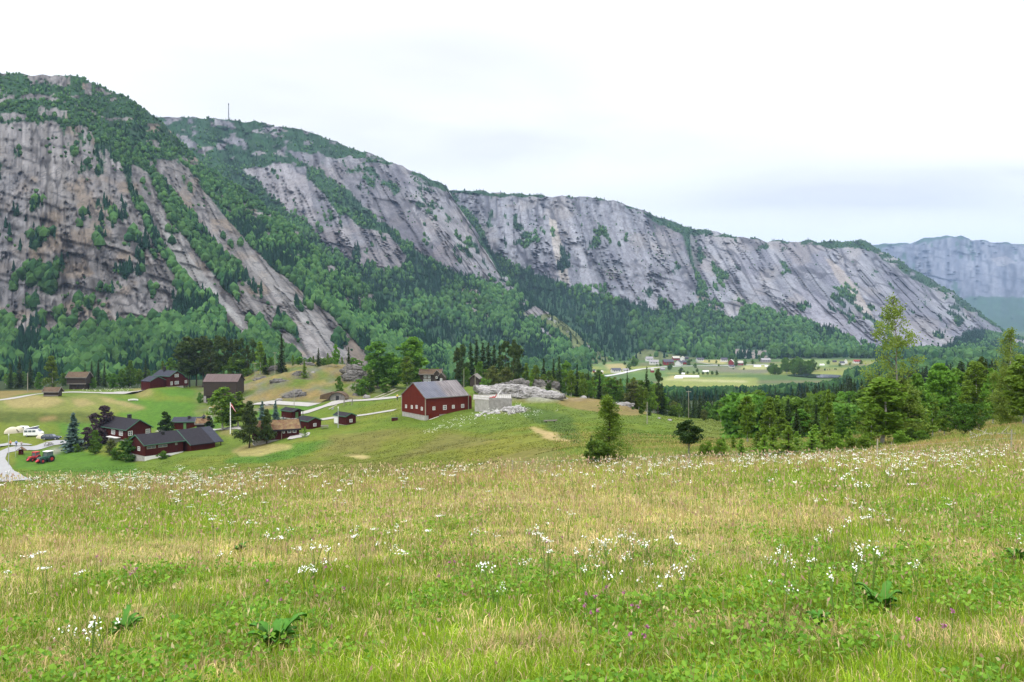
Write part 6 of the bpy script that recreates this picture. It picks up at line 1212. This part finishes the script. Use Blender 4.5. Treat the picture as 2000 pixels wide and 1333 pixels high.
# ---------------------------------------------------------------- meadow: grass, herbs and flowers
RG = np.random.RandomState(21)
def sample(n, d0, d1, p0, p1, pw=1.0):
    L0, L1 = math.log(d0), math.log(d1); d = np.exp(L0+(L1-L0)*RG.rand(n)**pw); px = p0+(p1-p0)*RG.rand(n); return px, d, (px-1000)/F*d, gz(px, d)
def rowof(z, d): return HY-z/d*F
def straw_at(x, y, px, row): return patch_straw(x, y, px, row)
GR = [np.array(c) for c in ((.085, .205, .009), (.175, .31, .014), (.29, .37, .027), (.64, .52, .26), (.50, .36, .17), (.32, .18, .11))]
def blades(px, d, x, z, h, w, col, lean):
    n = len(d); y = d; an = RG.rand(n)*6.28; wx_, wy_ = np.cos(an)*w, np.sin(an)*w*.4; la = RG.rand(n)*6.28; lx, ly = np.cos(la)*lean*h, np.sin(la)*lean*h
    B = np.stack([x, y, z], 1); off = lambda a, b, c: B+np.stack([a, b, c], 1)
    V = np.stack([off(-wx_, -wy_, h*0-.02), off(wx_, wy_, h*0-.02), off(lx*.35-wx_*.75, ly*.35-wy_*.75, h*.55), off(lx*.35+wx_*.75, ly*.35+wy_*.75, h*.55), off(lx, ly, h*(1-.35*lean))], 1).reshape(-1, 3)
    o = (np.arange(n)*5)[:, None, None]; Fc = (np.array([[0, 1, 3], [0, 3, 2], [2, 3, 4]])[None]+o).reshape(-1, 3)
    k = np.array([.75, .75, 1, 1, 1.15])[None, :, None]*0+1
    return V, Fc, (col[:, None, :]*k).repeat(1, 0).reshape(-1, 3)
def pickcol(px, d, x, z):
    row = rowof(z, d); n = len(d); ps_ = straw_at(x, d, px, row); g_ = fbm(x*.55, d*.7, 91, 3); red = sm(13, 24, d)*sm(.4, .6, fbm(x*.2, d*.3, 92, 3))
    u = RG.rand(n)[:, None]; dark = sm(.5, .66, g_)[:, None]
    green = GR[1]*(1-dark)+GR[0]*dark; green = green*(1-u)+GR[2]*u*.9+green*u*.1
    st_ = GR[3]*(1-u)+GR[4]*u; k = RG.rand(n); isst = (k < np.clip(.11+ps_*.52, 0, .62)); isred = (RG.rand(n) < red*.45)
    c = np.where(isst[:, None], st_, green); c = np.where((isred & ~isst)[:, None], GR[5]*(.7+.9*u), c); cl = fbm(x*2.5, d*3.2, 97, 2); return c*((.68+.6*RG.rand(n))*(.45+1.05*cl))[:, None], ps_, isst
def gmat():
    m = bpy.data.materials.new('grass_mat'); m.use_nodes = True; t = m.node_tree; b = t.nodes['Principled BSDF']; b.inputs['Roughness'].default_value = .6; b.inputs['Specular IOR Level'].default_value = .2
    vc = nd(t, 'ShaderNodeVertexColor', layer_name='Col'); t.links.new(vc.outputs[0], b.inputs['Base Color']); tr = nd(t, 'ShaderNodeBsdfTranslucent'); t.links.new(vc.outputs[0], tr.inputs[0]); mx = nd(t, 'ShaderNodeMixShader', Fac=.35); t.links.new(b.outputs[0], mx.inputs[1]); t.links.new(tr.outputs[0], mx.inputs[2]); t.links.new(mx.outputs[0], t.nodes['Material Output'].inputs[0]); return m
GM = gmat(); VV, FF, CC, off = [], [], [], 0
def addb(V, Fc, C_):
    global off
    VV.append(V); FF.append(Fc+off); CC.append(C_); off += len(V)
# short grass
px, d, x, z = sample(330000, 2.6, 31, -260, 2260, .8); c, ps_, iss = pickcol(px, d, x, z); n = len(d); tall = fbm(x*.8, d*.8, 93, 2)
h = (.045+.11*RG.rand(n)**1.3)*(.4+1.2*tall)*(1-.35*ps_)*(1+.7*sm(8, 20, d)); w = (.0018+.0017*RG.rand(n))+d*.00022
addb(*blades(px, d, x, z, h, w, c, .2+.9*RG.rand(n)*(1+ps_*.6)))
# tall stems
px, d, x, z = sample(30000, 4, 30, -260, 2260, .62); n = len(d); keep = RG.rand(n) < (.25+.75*sm(7, 16, d)); px, d, x, z = px[keep], d[keep], x[keep], z[keep]; n = len(d); c, ps_, iss = pickcol(px, d, x, z); u = RG.rand(n)[:, None]
c = np.where(RG.rand(n)[:, None] < .42, np.where(u < .45, GR[3]*.7, GR[5]*1.1), c*1.05); hh = (.28+.3*RG.rand(n))*(.8+.35*sm(14, 24, d)); addb(*blades(px, d, x, z, hh, .0011+d*.00013, c, .1+.3*RG.rand(n)))
# seed heads on part of them
s_ = RG.rand(n) < .5; B_ = np.stack([x, d, z+hh*.92], 1)[s_]; V, Fc = quadcloud(B_, np.tile([0., 1, 0], (len(B_), 1)), .010+.0010*d[s_], RG, .45); V[:, 2] = np.repeat(B_[:, 2], 4)+(V[:, 2]-np.repeat(B_[:, 2], 4))*1.8
cs = np.where(RG.rand(len(B_), 1) < .5, np.array((.40, .26, .18)), np.array((.52, .44, .24)))*(.8+.4*RG.rand(len(B_), 1)); addb(V, np.concatenate([Fc[:, [0, 1, 2]], Fc[:, [0, 2, 3]]]), np.repeat(cs, 4, 0))
# broad leaved herbs: clover and hawkbit rosettes in the green patches
px, d, x, z = sample(110000, 2.8, 22, -260, 2260, .8); row = rowof(z, d); ps_ = straw_at(x, d, px, row); hb = fbm(x*.9, d*.9, 94, 3); k = (RG.rand(len(d)) < (1-ps_)*sm(.42, .58, hb)); P = np.stack([x, d, z+.03+.14*RG.rand(len(d))*hb*1.4], 1)[k]
V, Fc = quadcloud(P, np.tile([0., 0, 1.2], (len(P), 1)), .012+.012*RG.rand(len(P))+d[k]*.0004, RG, .75); ch = (np.array((.07, .19, .012))*(1-(u := RG.rand(len(P), 1)))+np.array((.20, .36, .03))*u); addb(V, np.concatenate([Fc[:, [0, 1, 2]], Fc[:, [0, 2, 3]]]), np.repeat(ch, 4, 0))
# heath and field beyond the crest on the right, coarser tufts
px, d, x, z = sample(60000, 30, 125, 1080, 2300, .9); n = len(d); hn_ = fbm(x*.25, d*.25, 95, 3); u = RG.rand(n)[:, None]
c = np.where((hn_ > .52)[:, None], np.array((.38, .26, .13))*(1-u)+np.array((.24, .25, .05))*u, np.array((.11, .19, .02))*(1-u)+np.array((.30, .30, .08))*u)*(.75+.5*RG.rand(n, 1)); addb(*blades(px, d, x, z, (.12+.25*RG.rand(n)), .003+d*.00035, c, .2+.7*RG.rand(n)))
# field grass on the slope round the barn: short tufts
px, d, x, z = sample(110000, 95, 232, -60, 1500, 1.0); n = len(d); iu = np.clip(((px+600)/3200*(len(PXS)-1)).astype(int), 0, len(PXS)-1); iv = np.clip(np.searchsorted(DS, d), 0, len(DS)-1); base_c = C[iv, iu]
okg = (base_c[:, 1] > base_c[:, 0]*.97) & (fbm(x*.3, d*.3, 96, 2) > .35)
for a_, b_, rr in ((c_['c'][0], c_['c'][1], max(c_['len'], c_['wid'])*.52) for c_ in FT.values()): okg &= np.hypot(x-a_, d-b_) > rr
okg &= ~((px > 915) & (px < 1000) & (d > 176) & (d < 196)); okg &= ~((px < 700) & (d > 170)); c = base_c*(.8+.5*RG.rand(n, 1)); addb(*blades(px[okg], d[okg], x[okg], z[okg], (.04+.11*RG.rand(n))[okg], (.03+d*.0003)[okg], c[okg], .5+.6*RG.rand(okg.sum())))
tag(mesh_obj('grass', np.concatenate(VV), np.concatenate(FF), GM, cols=np.concatenate(CC)), kind='stuff')
print('grass verts', off)

# flowers: a few kinds, each plant an object; the smallest ones are one mass
petal = mat('white_petals', (.80, .80, .76), .6); pet2 = mat('pink_clover', (.36, .13, .25), .8); stem = mat('flower_stem', (.10, .17, .03), .7); red_ = mat('sorrel_red', (.30, .06, .05), .8)
def flower(kind, seed):
    rs = np.random.RandomState(seed); a = MB(); hd = []
    if kind == 'umbel':
        H = .42; a.tube([(0, 0, 0), (.01, 0, H*.6), (.02, .01, H)], [.004, .003, .002], 4, 0, cap=False)
        for k in range(4): cx, cy, cz = .02+rs.normal()*.035, rs.normal()*.035, H+rs.normal()*.03; a.tube([(.012, 0, H*.68), (cx, cy, cz)], .0018, 3, 0, cap=False); hd += [(cx+rs.normal()*.018, cy+rs.normal()*.018, cz+rs.normal()*.004, .0065) for _ in range(9)]
    elif kind == 'yarrow':
        H = .36; a.tube([(0, 0, 0), (.0, .01, H)], [.004, .003], 4, 0, cap=False); hd = [(rs.normal()*.028, rs.normal()*.028, H+rs.normal()*.003, .007) for _ in range(26)]
    elif kind == 'campion':
        H = .34
        for k in range(4):
            tx, ty, tz = rs.normal()*.07, rs.normal()*.07, H*(.65+.45*rs.rand()); a.tube([(0, 0, 0), (tx*.4, ty*.4, tz*.6), (tx, ty, tz)], .0025, 3, 0, cap=False); hd += [(tx+rs.normal()*.012, ty+rs.normal()*.012, tz+rs.normal()*.016, .0085) for _ in range(5)]
    else:
        H = .2; a.tube([(0, 0, 0), (.01, 0, H)], [.003, .002], 4, 0, cap=False); hd = [(.01+rs.normal()*.006, rs.normal()*.006, H+rs.normal()*.006, .0075) for _ in range(12)]
    return a, np.array(hd), H
FL = {}
for kind, name, m_ in (('umbel', 'umbel_flower', petal), ('yarrow', 'yarrow_flower', petal), ('campion', 'campion_flower', petal), ('clover', 'clover_flower', pet2)):
    for q in range(2):
        a, hd, H = flower(kind, q+40); r = empty(name, (0, 0, 0)); a.build('stem', stem, r); V, Fc = quadcloud(hd[:, :3], None, hd[:, 3], RG, .9); mesh_obj('blossom', V, Fc, m_, r); FL[(kind, q)] = r
FLn = {'umbel': 'white umbel flowers in the meadow', 'yarrow': 'flat white yarrow heads in the meadow', 'campion': 'white campions in the meadow', 'clover': 'pink clovers in the meadow'}
FLl = {'umbel': 'small white umbel flower on a thin stem standing in the meadow grass', 'yarrow': 'flat white flower head on a stiff stem in the meadow grass', 'campion': 'loose white blossoms on several thin stems in the meadow grass', 'clover': 'round pink clover head low in the green grass'}
_fu = set(); nfl = 0
def pf(kind, px, d, s=1.0):
    global nfl
    q = RG.randint(2); p = FL[(kind, q)]; o = p if (kind, q) not in _fu else dup(p); _fu.add((kind, q)); o.location = gd(px, d); o.rotation_euler = (RG.normal()*.08, RG.normal()*.08, RG.rand()*6.28); o.scale = (s, s, s); tag(o, FLl[kind], 'wildflower', FLn[kind]); nfl += 1
def dofrow(px, row): return on_ground(px, row, 3, 28)[1]
for px, row, n, sx, sy, kind in ((200,1010,7,35,18,'umbel'),(240,975,9,70,16,'umbel'),(265,1000,8,40,12,'umbel'),(400,960,15,55,12,'umbel'),(385,985,9,40,10,'umbel'),(505,1010,6,60,10,'umbel'),(100,955,10,80,8,'umbel'),(470,1000,6,30,18,'umbel'),(1150,1115,14,50,25,'campion'),(1260,1145,13,35,22,'campion'),(1215,1130,8,40,18,'campion'),(1590,1145,9,30,18,'campion'),(1690,1165,3,20,8,'campion'),(620,1150,6,22,8,'campion'),(60,1165,7,35,10,'yarrow'),(160,1300,4,15,8,'campion'),(960,1190,3,8,8,'campion'),(790,1120,8,60,18,'yarrow'),(540,1080,7,70,14,'campion'),(870,1080,8,90,12,'campion'),(1000,1150,5,100,25,'yarrow'),(1500,1200,5,150,30,'campion'),(1790,1120,8,100,25,'campion'),(1700,995,6,30,10,'campion'),(1720,1090,5,40,20,'umbel'),
   (1240,950,12,45,10,'campion'),(1400,935,14,70,9,'campion'),(1620,945,14,120,12,'campion'),(1850,950,12,90,14,'yarrow'),(1100,960,8,80,10,'campion'),(700,985,8,90,14,'yarrow'),(880,975,6,60,10,'umbel')):
    for k in range(int(n*.9)):
        r_ = min(max(row+RG.normal()*sy*1.7, 925), 1325); pf(kind, np.clip(px+RG.normal()*sx*1.7, -60, 2060), dofrow(px, r_), (.8+.5*RG.rand())*(1+.3*(r_ < 1010)))
for k in range(34):
    a, b = ((410, 1090), (215, 1135), (275, 1145), (1165, 1195), (1140, 1240), (1220, 1250), (1245, 1290), (1075, 1090), (870, 1160), (1810, 1270), (545, 1215), (660, 1160))[k % 12]; pf('clover', a+RG.normal()*28, dofrow(a, min(1325, b+RG.normal()*18)), 1.2)
# the crest: hundreds of small heads, one mass
P = []; 
for px, d, n, sx, sd in ((330,25,170,190,1.8),(120,24,110,120,2),(640,24,50,150,2.5),(430,20,70,90,2.0),(920,26,55,60,1.0),(1240,24,50,60,1.6),(1500,24,60,60,1.5),(1620,24.5,150,90,2.0),(1800,24,190,140,2.4),(1950,22,140,120,2.5),(1150,25,50,120,1.5),(1700,20,60,200,2.5),(1350,22,50,150,2)):
    for k in range(int(n*.62)):
        q = px+RG.normal()*sx; dd = np.clip(d+RG.normal()*sd, 14, 28.5); e = gd(q, dd); e[2] += .28+.22*RG.rand(); m_ = RG.randint(4, 11); P += [(*e+RG.normal(size=3)*np.array([.035, .03, .012]),) for _ in range(m_)]
P = np.array(P); V, Fc = quadcloud(P, np.tile([0., -.5, .8], (len(P), 1)), .009+.008*RG.rand(len(P)), RG, .9); tag(mesh_obj('white_wildflowers', V, Fc, petal), kind='stuff')
# cow parsley round the barn and along the upper road
P = []
for px, row, n, sx, sd, d in ((975,806,60,30,4,172),(905,824,45,28,4,166),(1010,806,22,20,3,170),(855,836,24,24,3,160),(1040,812,14,20,2,166),(215,760,90,30,5,312)):
    for k in range(n): e = gd(px+RG.normal()*sx, d+RG.normal()*sd); e[2] += .5+.5*RG.rand(); P += [(*e+RG.normal(size=3)*.14,) for _ in range(4)]
P = np.array(P); V, Fc = quadcloud(P, np.tile([0., -.5, .8], (len(P), 1)), .065, RG, .9); tag(mesh_obj('cow_parsley', V, Fc, petal), kind='stuff')
# rugged outcrops standing out of the knoll and beside the ramp
def outcrop(px, d, sx_, sy_, sz_, label, m, seed, yaw=0):
    e = gd(px, d); bm = bmesh.new(); bmesh.ops.create_icosphere(bm, subdivisions=5, radius=1); V = np.array([v.co[:] for v in bm.verts]); X1, Y1, Z1 = V[:, 0]*sx_, V[:, 1]*sy_, V[:, 2]*sz_
    f1 = ridge(X1*.45+seed, Y1*.45+Z1*.9, seed, 3); f2 = fbm(X1*.25+Z1*.5, Y1*.25-Z1*.4+seed, seed+1, 3); st_ = np.floor(Z1*1.6+f2*3)/1.6; k_ = .52+.55*f2+.30*f1+(fbm(X1*1.8, Y1*1.8+Z1*2.4, seed+4, 2)-.5)*.22
    for v, a, zz_, s_ in zip(bm.verts, k_, Z1, st_): v.co.x *= a*sx_; v.co.y *= a*sy_; v.co.z = (zz_*.55+(s_)*.45)*a
    me = bpy.data.meshes.new('rock_outcrop'); bm.to_mesh(me); bm.free(); me.materials.append(m); o = bpy.data.objects.new('rock_outcrop', me); COL.objects.link(o); o.location = (e[0], e[1], e[2]-sz_*.32); o.rotation_euler = (0, 0, yaw); tag(o, label, 'rock outcrop')
def rockmat(name, c1, c2, c3):
    m = mat(name, c1, .95, (.7, c2, .9), 1.0, spec=.1); t = m.node_tree; b = t.nodes['Principled BSDF']; src = b.inputs['Base Color'].links[0].from_socket; c = nd(t, 'ShaderNodeTexCoord'); n = nd(t, 'ShaderNodeTexNoise', Scale=.9, Detail=5.0, Distortion=.8); mp = nd(t, 'ShaderNodeMapping'); mp.inputs['Scale'].default_value = (.6, .6, 1.8); t.links.new(c.outputs['Object'], mp.inputs[0]); t.links.new(mp.outputs[0], n.inputs[0])
    ln = mth(t, 'SUBTRACT', 1.0, mth(t, 'DIVIDE', mth(t, 'ABSOLUTE', mth(t, 'SUBTRACT', n.outputs[0], .5)), .035), clamp=True); t.links.new(mixc(t, mth(t, 'MULTIPLY', ln, .85), src, c3), b.inputs['Base Color']); return m
RK1 = rockmat('grey_gneiss', (.17, .16, .15), (.10, .095, .09), (.03, .028, .025)); RK2 = rockmat('pale_gneiss', (.33, .32, .315), (.20, .19, .185), (.07, .065, .06))
for a_ in ((574,250,3.2,1.8,1.5,'grey rock outcrop in rusty turf at the foot of the knoll slope'),(692,288,4.2,2.2,2.2,'long grey crag at the right shoulder of the knoll'),(694,270,4.4,2.4,3.0,'big layered grey crag above the turf roofed rock hut'),(601,316,2.6,1.5,1.4,'grey outcrop on the knoll skyline beside a young spruce'),(533,304,3.4,1.6,1.2,'grey outcrop under the hilltop trees of the knoll'),(588,288,3.2,1.6,1.3,'grey outcrop in the middle of the knoll slope'),(548,274,3.6,1.4,.9,'low flat rock band on the knoll slope'),(460,304,4.0,1.6,1.2,'rock face on the knoll right of the pine grove'),(508,290,2.6,1.2,.9,'small rock band on the knoll behind the log barn'),(703,246,2.6,1.4,1.2,'dark rock beside the hut at the track bend')): outcrop(*a_, RK1, int(a_[0]), .2)
for a_ in ((985,205,7.5,3.4,1.9,'large pale rock slab above the barn deck'),(1030,202,5.5,3.0,1.5,'pale rock slab stretching right of the deck'),(1068,200,4.6,2.2,1.3,'broken pale rock end with dark cracks'),(1008,174,2.6,1.4,1.0,'pale rock among white flowers below the ramp'),(1216,186,3.0,1.4,.8,'pale rock patch in rusty turf below the wood edge')): outcrop(*a_, RK2, int(a_[0]), -.15)
for a_ in ((1012,232,5.5,2.2,2.4,'grey brown rock hump under the open pine'),(1066,229,4.5,2.0,2.3,'dark rock hump below the young spreading pine')): outcrop(*a_, RK1, int(a_[0]), .1)
# dock plants
def dock(px, row, label, s=1.0, seed=0):
    rs = np.random.RandomState(seed); r = empty('dock_plant', gd(px, dofrow(px, row)), 0, s); tag(r, label, 'plant')
    for k in range(34):
        an = k*2.4+rs.rand()*.8; L = .06+.12*rs.rand(); up_ = .4+1.1*rs.rand(); V = []; n = 7
        for i in range(n+1):
            t_ = i/n; rr = L*t_; zz = L*up_*math.sin(t_*1.9)*.8; w_ = .03*math.sin(pi*min(1, t_*.92+.06))**.8*(1+.15*(-1)**i); V += [(cos(an)*rr-sin(an)*w_, sin(an)*rr+cos(an)*w_, zz+.01), (cos(an)*rr, sin(an)*rr, zz-.006), (cos(an)*rr+sin(an)*w_, sin(an)*rr-cos(an)*w_, zz+.01)]
        mesh_obj('leaf', V, [(i*3+j, i*3+j+1, i*3+j+4, i*3+j+3) for i in range(n) for j in range(2)], DKM, r, smooth=True)
DKM = mat('dock_leaf', (.045, .15, .014), .6, (18, (.08, .21, .025), .6), spec=.15)
dock(540, 1265, 'large dark green dock plant with broad leaves in the near grass', 1.25, 1); dock(240, 1240, 'smaller dark dock plant in the near grass, nearest the lower left corner', .9, 2); dock(1720, 1195, 'broad leaved green dock plant in the near grass under the tall birch', 1.1, 3); dock(470, 1078, 'small dark leafy plant at the edge of the straw patch', .7, 4); dock(1990, 1100, 'dark leafy plant at the right frame edge', .9, 5); dock(1600, 1222, 'low broad leaved plant beside the big right dock', .6, 6)
# ---- fence wire and posts along the crest, stones, dead branches
def boulder(px, d, s, label, group=None, m='stone', hs=.6):
    e = gd(px, d); bm = bmesh.new(); bmesh.ops.create_icosphere(bm, subdivisions=3, radius=1); rs = np.random.RandomState(int(px*7+d)); o_ = rs.rand(3)*9
    for v in bm.verts:
        k_ = .75+.55*float(fbm(v.co.x*1.3+o_[0], v.co.y*1.3+v.co.z*1.7+o_[1], 3, 3)); v.co = v.co*k_; v.co.z *= hs
    me = bpy.data.meshes.new('boulder'); bm.to_mesh(me); bm.free(); me.materials.append(M[m]); o = bpy.data.objects.new('boulder', me); COL.objects.link(o); o.location = e; o.scale = (s, s*.8, s); o.rotation_euler = (0, 0, rs.rand()*6); tag(o, label, 'boulder', group)
M['palestone'] = mat('pale_stone', (.27, .26, .25), .9, (3, (.3, .29, .28), .7), .6)
for k in range(12): boulder(1455+k*5.2+RG.normal()*3, 34+RG.rand()*3, .16+.1*RG.rand(), 'pale field stone in the small heap at the meadow crest', 'pale stones heaped at the meadow crest', 'palestone')
for px, d, s, lab in ((1090,206,.9,'grey boulder on the turf below the light birches'),(1105,208,.7,'small grey boulder under the twin stemmed birch'),(1140,206,1.1,'flat grey boulder at the wood edge'),(1178,200,.9,'grey boulder below the compact spruce'),(1308,165,.6,'white boulder on the heath slope'),(1288,168,.5,'small boulder beside the small dense spruce'),(1000,172,1.0,'pale boulder in white flowers below the ramp'),(955,176,.6,'small pale boulder against the ramp wall'),(545,246,1.2,'dark block standing on the rusty slope of the knoll'),(522,240,1.1,'squarish dark boulder on the knoll slope'),(612,292,.9,'dark boulder on the upper knoll'),(1668,80,.5,'pale stone at the wood edge'),(716,240,1.4,'pale slanting slab beside the rock hut')): boulder(px, d, s, lab)
for k in range(22): boulder(936+k*3.6+RG.normal()*3, 172+RG.rand()*7, .35+.45*RG.rand(), 'pale broken stone in the rubble heaped against the ramp wall', 'rubble stones against the ramp', 'palestone')
DEAD = mat('dead_wood', (.36, .33, .29), .9, (5, (.18, .16, .14), .7))
for (p0, d0_), (p1, d1_), rr, lab in (((1895, 45), (1945, 47), .05, 'bleached dead branch lying on the heath at the right'), ((1925, 46), (1985, 44), .045, 'second bleached branch crossing towards the right edge'), ((1888, 50), (1920, 47), .03, 'thin dead branch under the dark spreading bush'), ((1735, 62), (1752, 61), .09, 'short log at the foot of the tall birch')):
    e0, e1 = gd(p0, d0_), gd(p1, d1_); a = MB(); mid_ = (e0+e1)/2+np.array([0, 0, .12]); a.tube([tuple(e0+(0, 0, .03)), tuple(mid_), tuple(e1+(0, 0, .08))], [rr, rr*.8, rr*.4], 6)
    for k in range(3): b0 = e0+(e1-e0)*(.3+.2*k); a.tube([tuple(b0+(0, 0, .1)), tuple(b0+np.array([RG.normal()*.4, RG.normal()*.3, .3+.2*RG.rand()]))], [rr*.4, rr*.15], 4)
    tag(a.build('dead_branch', DEAD, None), lab, 'branch')
r = empty('wire_fence', gd(1200, 27.5)); tag(r, 'thin wire fence with weathered posts just behind the meadow crest', 'fence'); o0 = np.array(r.location); pts = [(1000, 31), (1345, 31), (1600, 32), (1713, 33), (1975, 34)]; tops = []
for px, d in pts: e = gd(px, d)-o0; a = MB(); a.tube([tuple(e-(0, 0, .3)), tuple(e+(.02, 0, .9 if px > 1700 else .6))], [.035, .03], 7); a.build('post', M['pole'], r); tops.append(e)
for hgt in (.3, .55): a = MB(); a.tube([tuple(e+(0, -.05, hgt)) for e in tops], .0018, 4); a.build('wire', M['metal'], r)
# ---------------------------------------------------------------- haze: one closed box of thin pale air
hm = bpy.data.materials.new('haze_mat'); hm.use_nodes = True; t = hm.node_tree; t.nodes.clear()
v = nd(t, 'ShaderNodeVolumePrincipled', Density=HAZE, Anisotropy=0.0); v.inputs['Color'].default_value = (.46, .66, 1.0, 1)
o = nd(t, 'ShaderNodeOutputMaterial'); t.links.new(v.outputs[0], o.inputs['Volume'])
b = MB(); b.box(-16000, 19000, -60, 15000, float(Zg.min())-1, 1250); tag(b.build('haze', hm), kind='stuff')
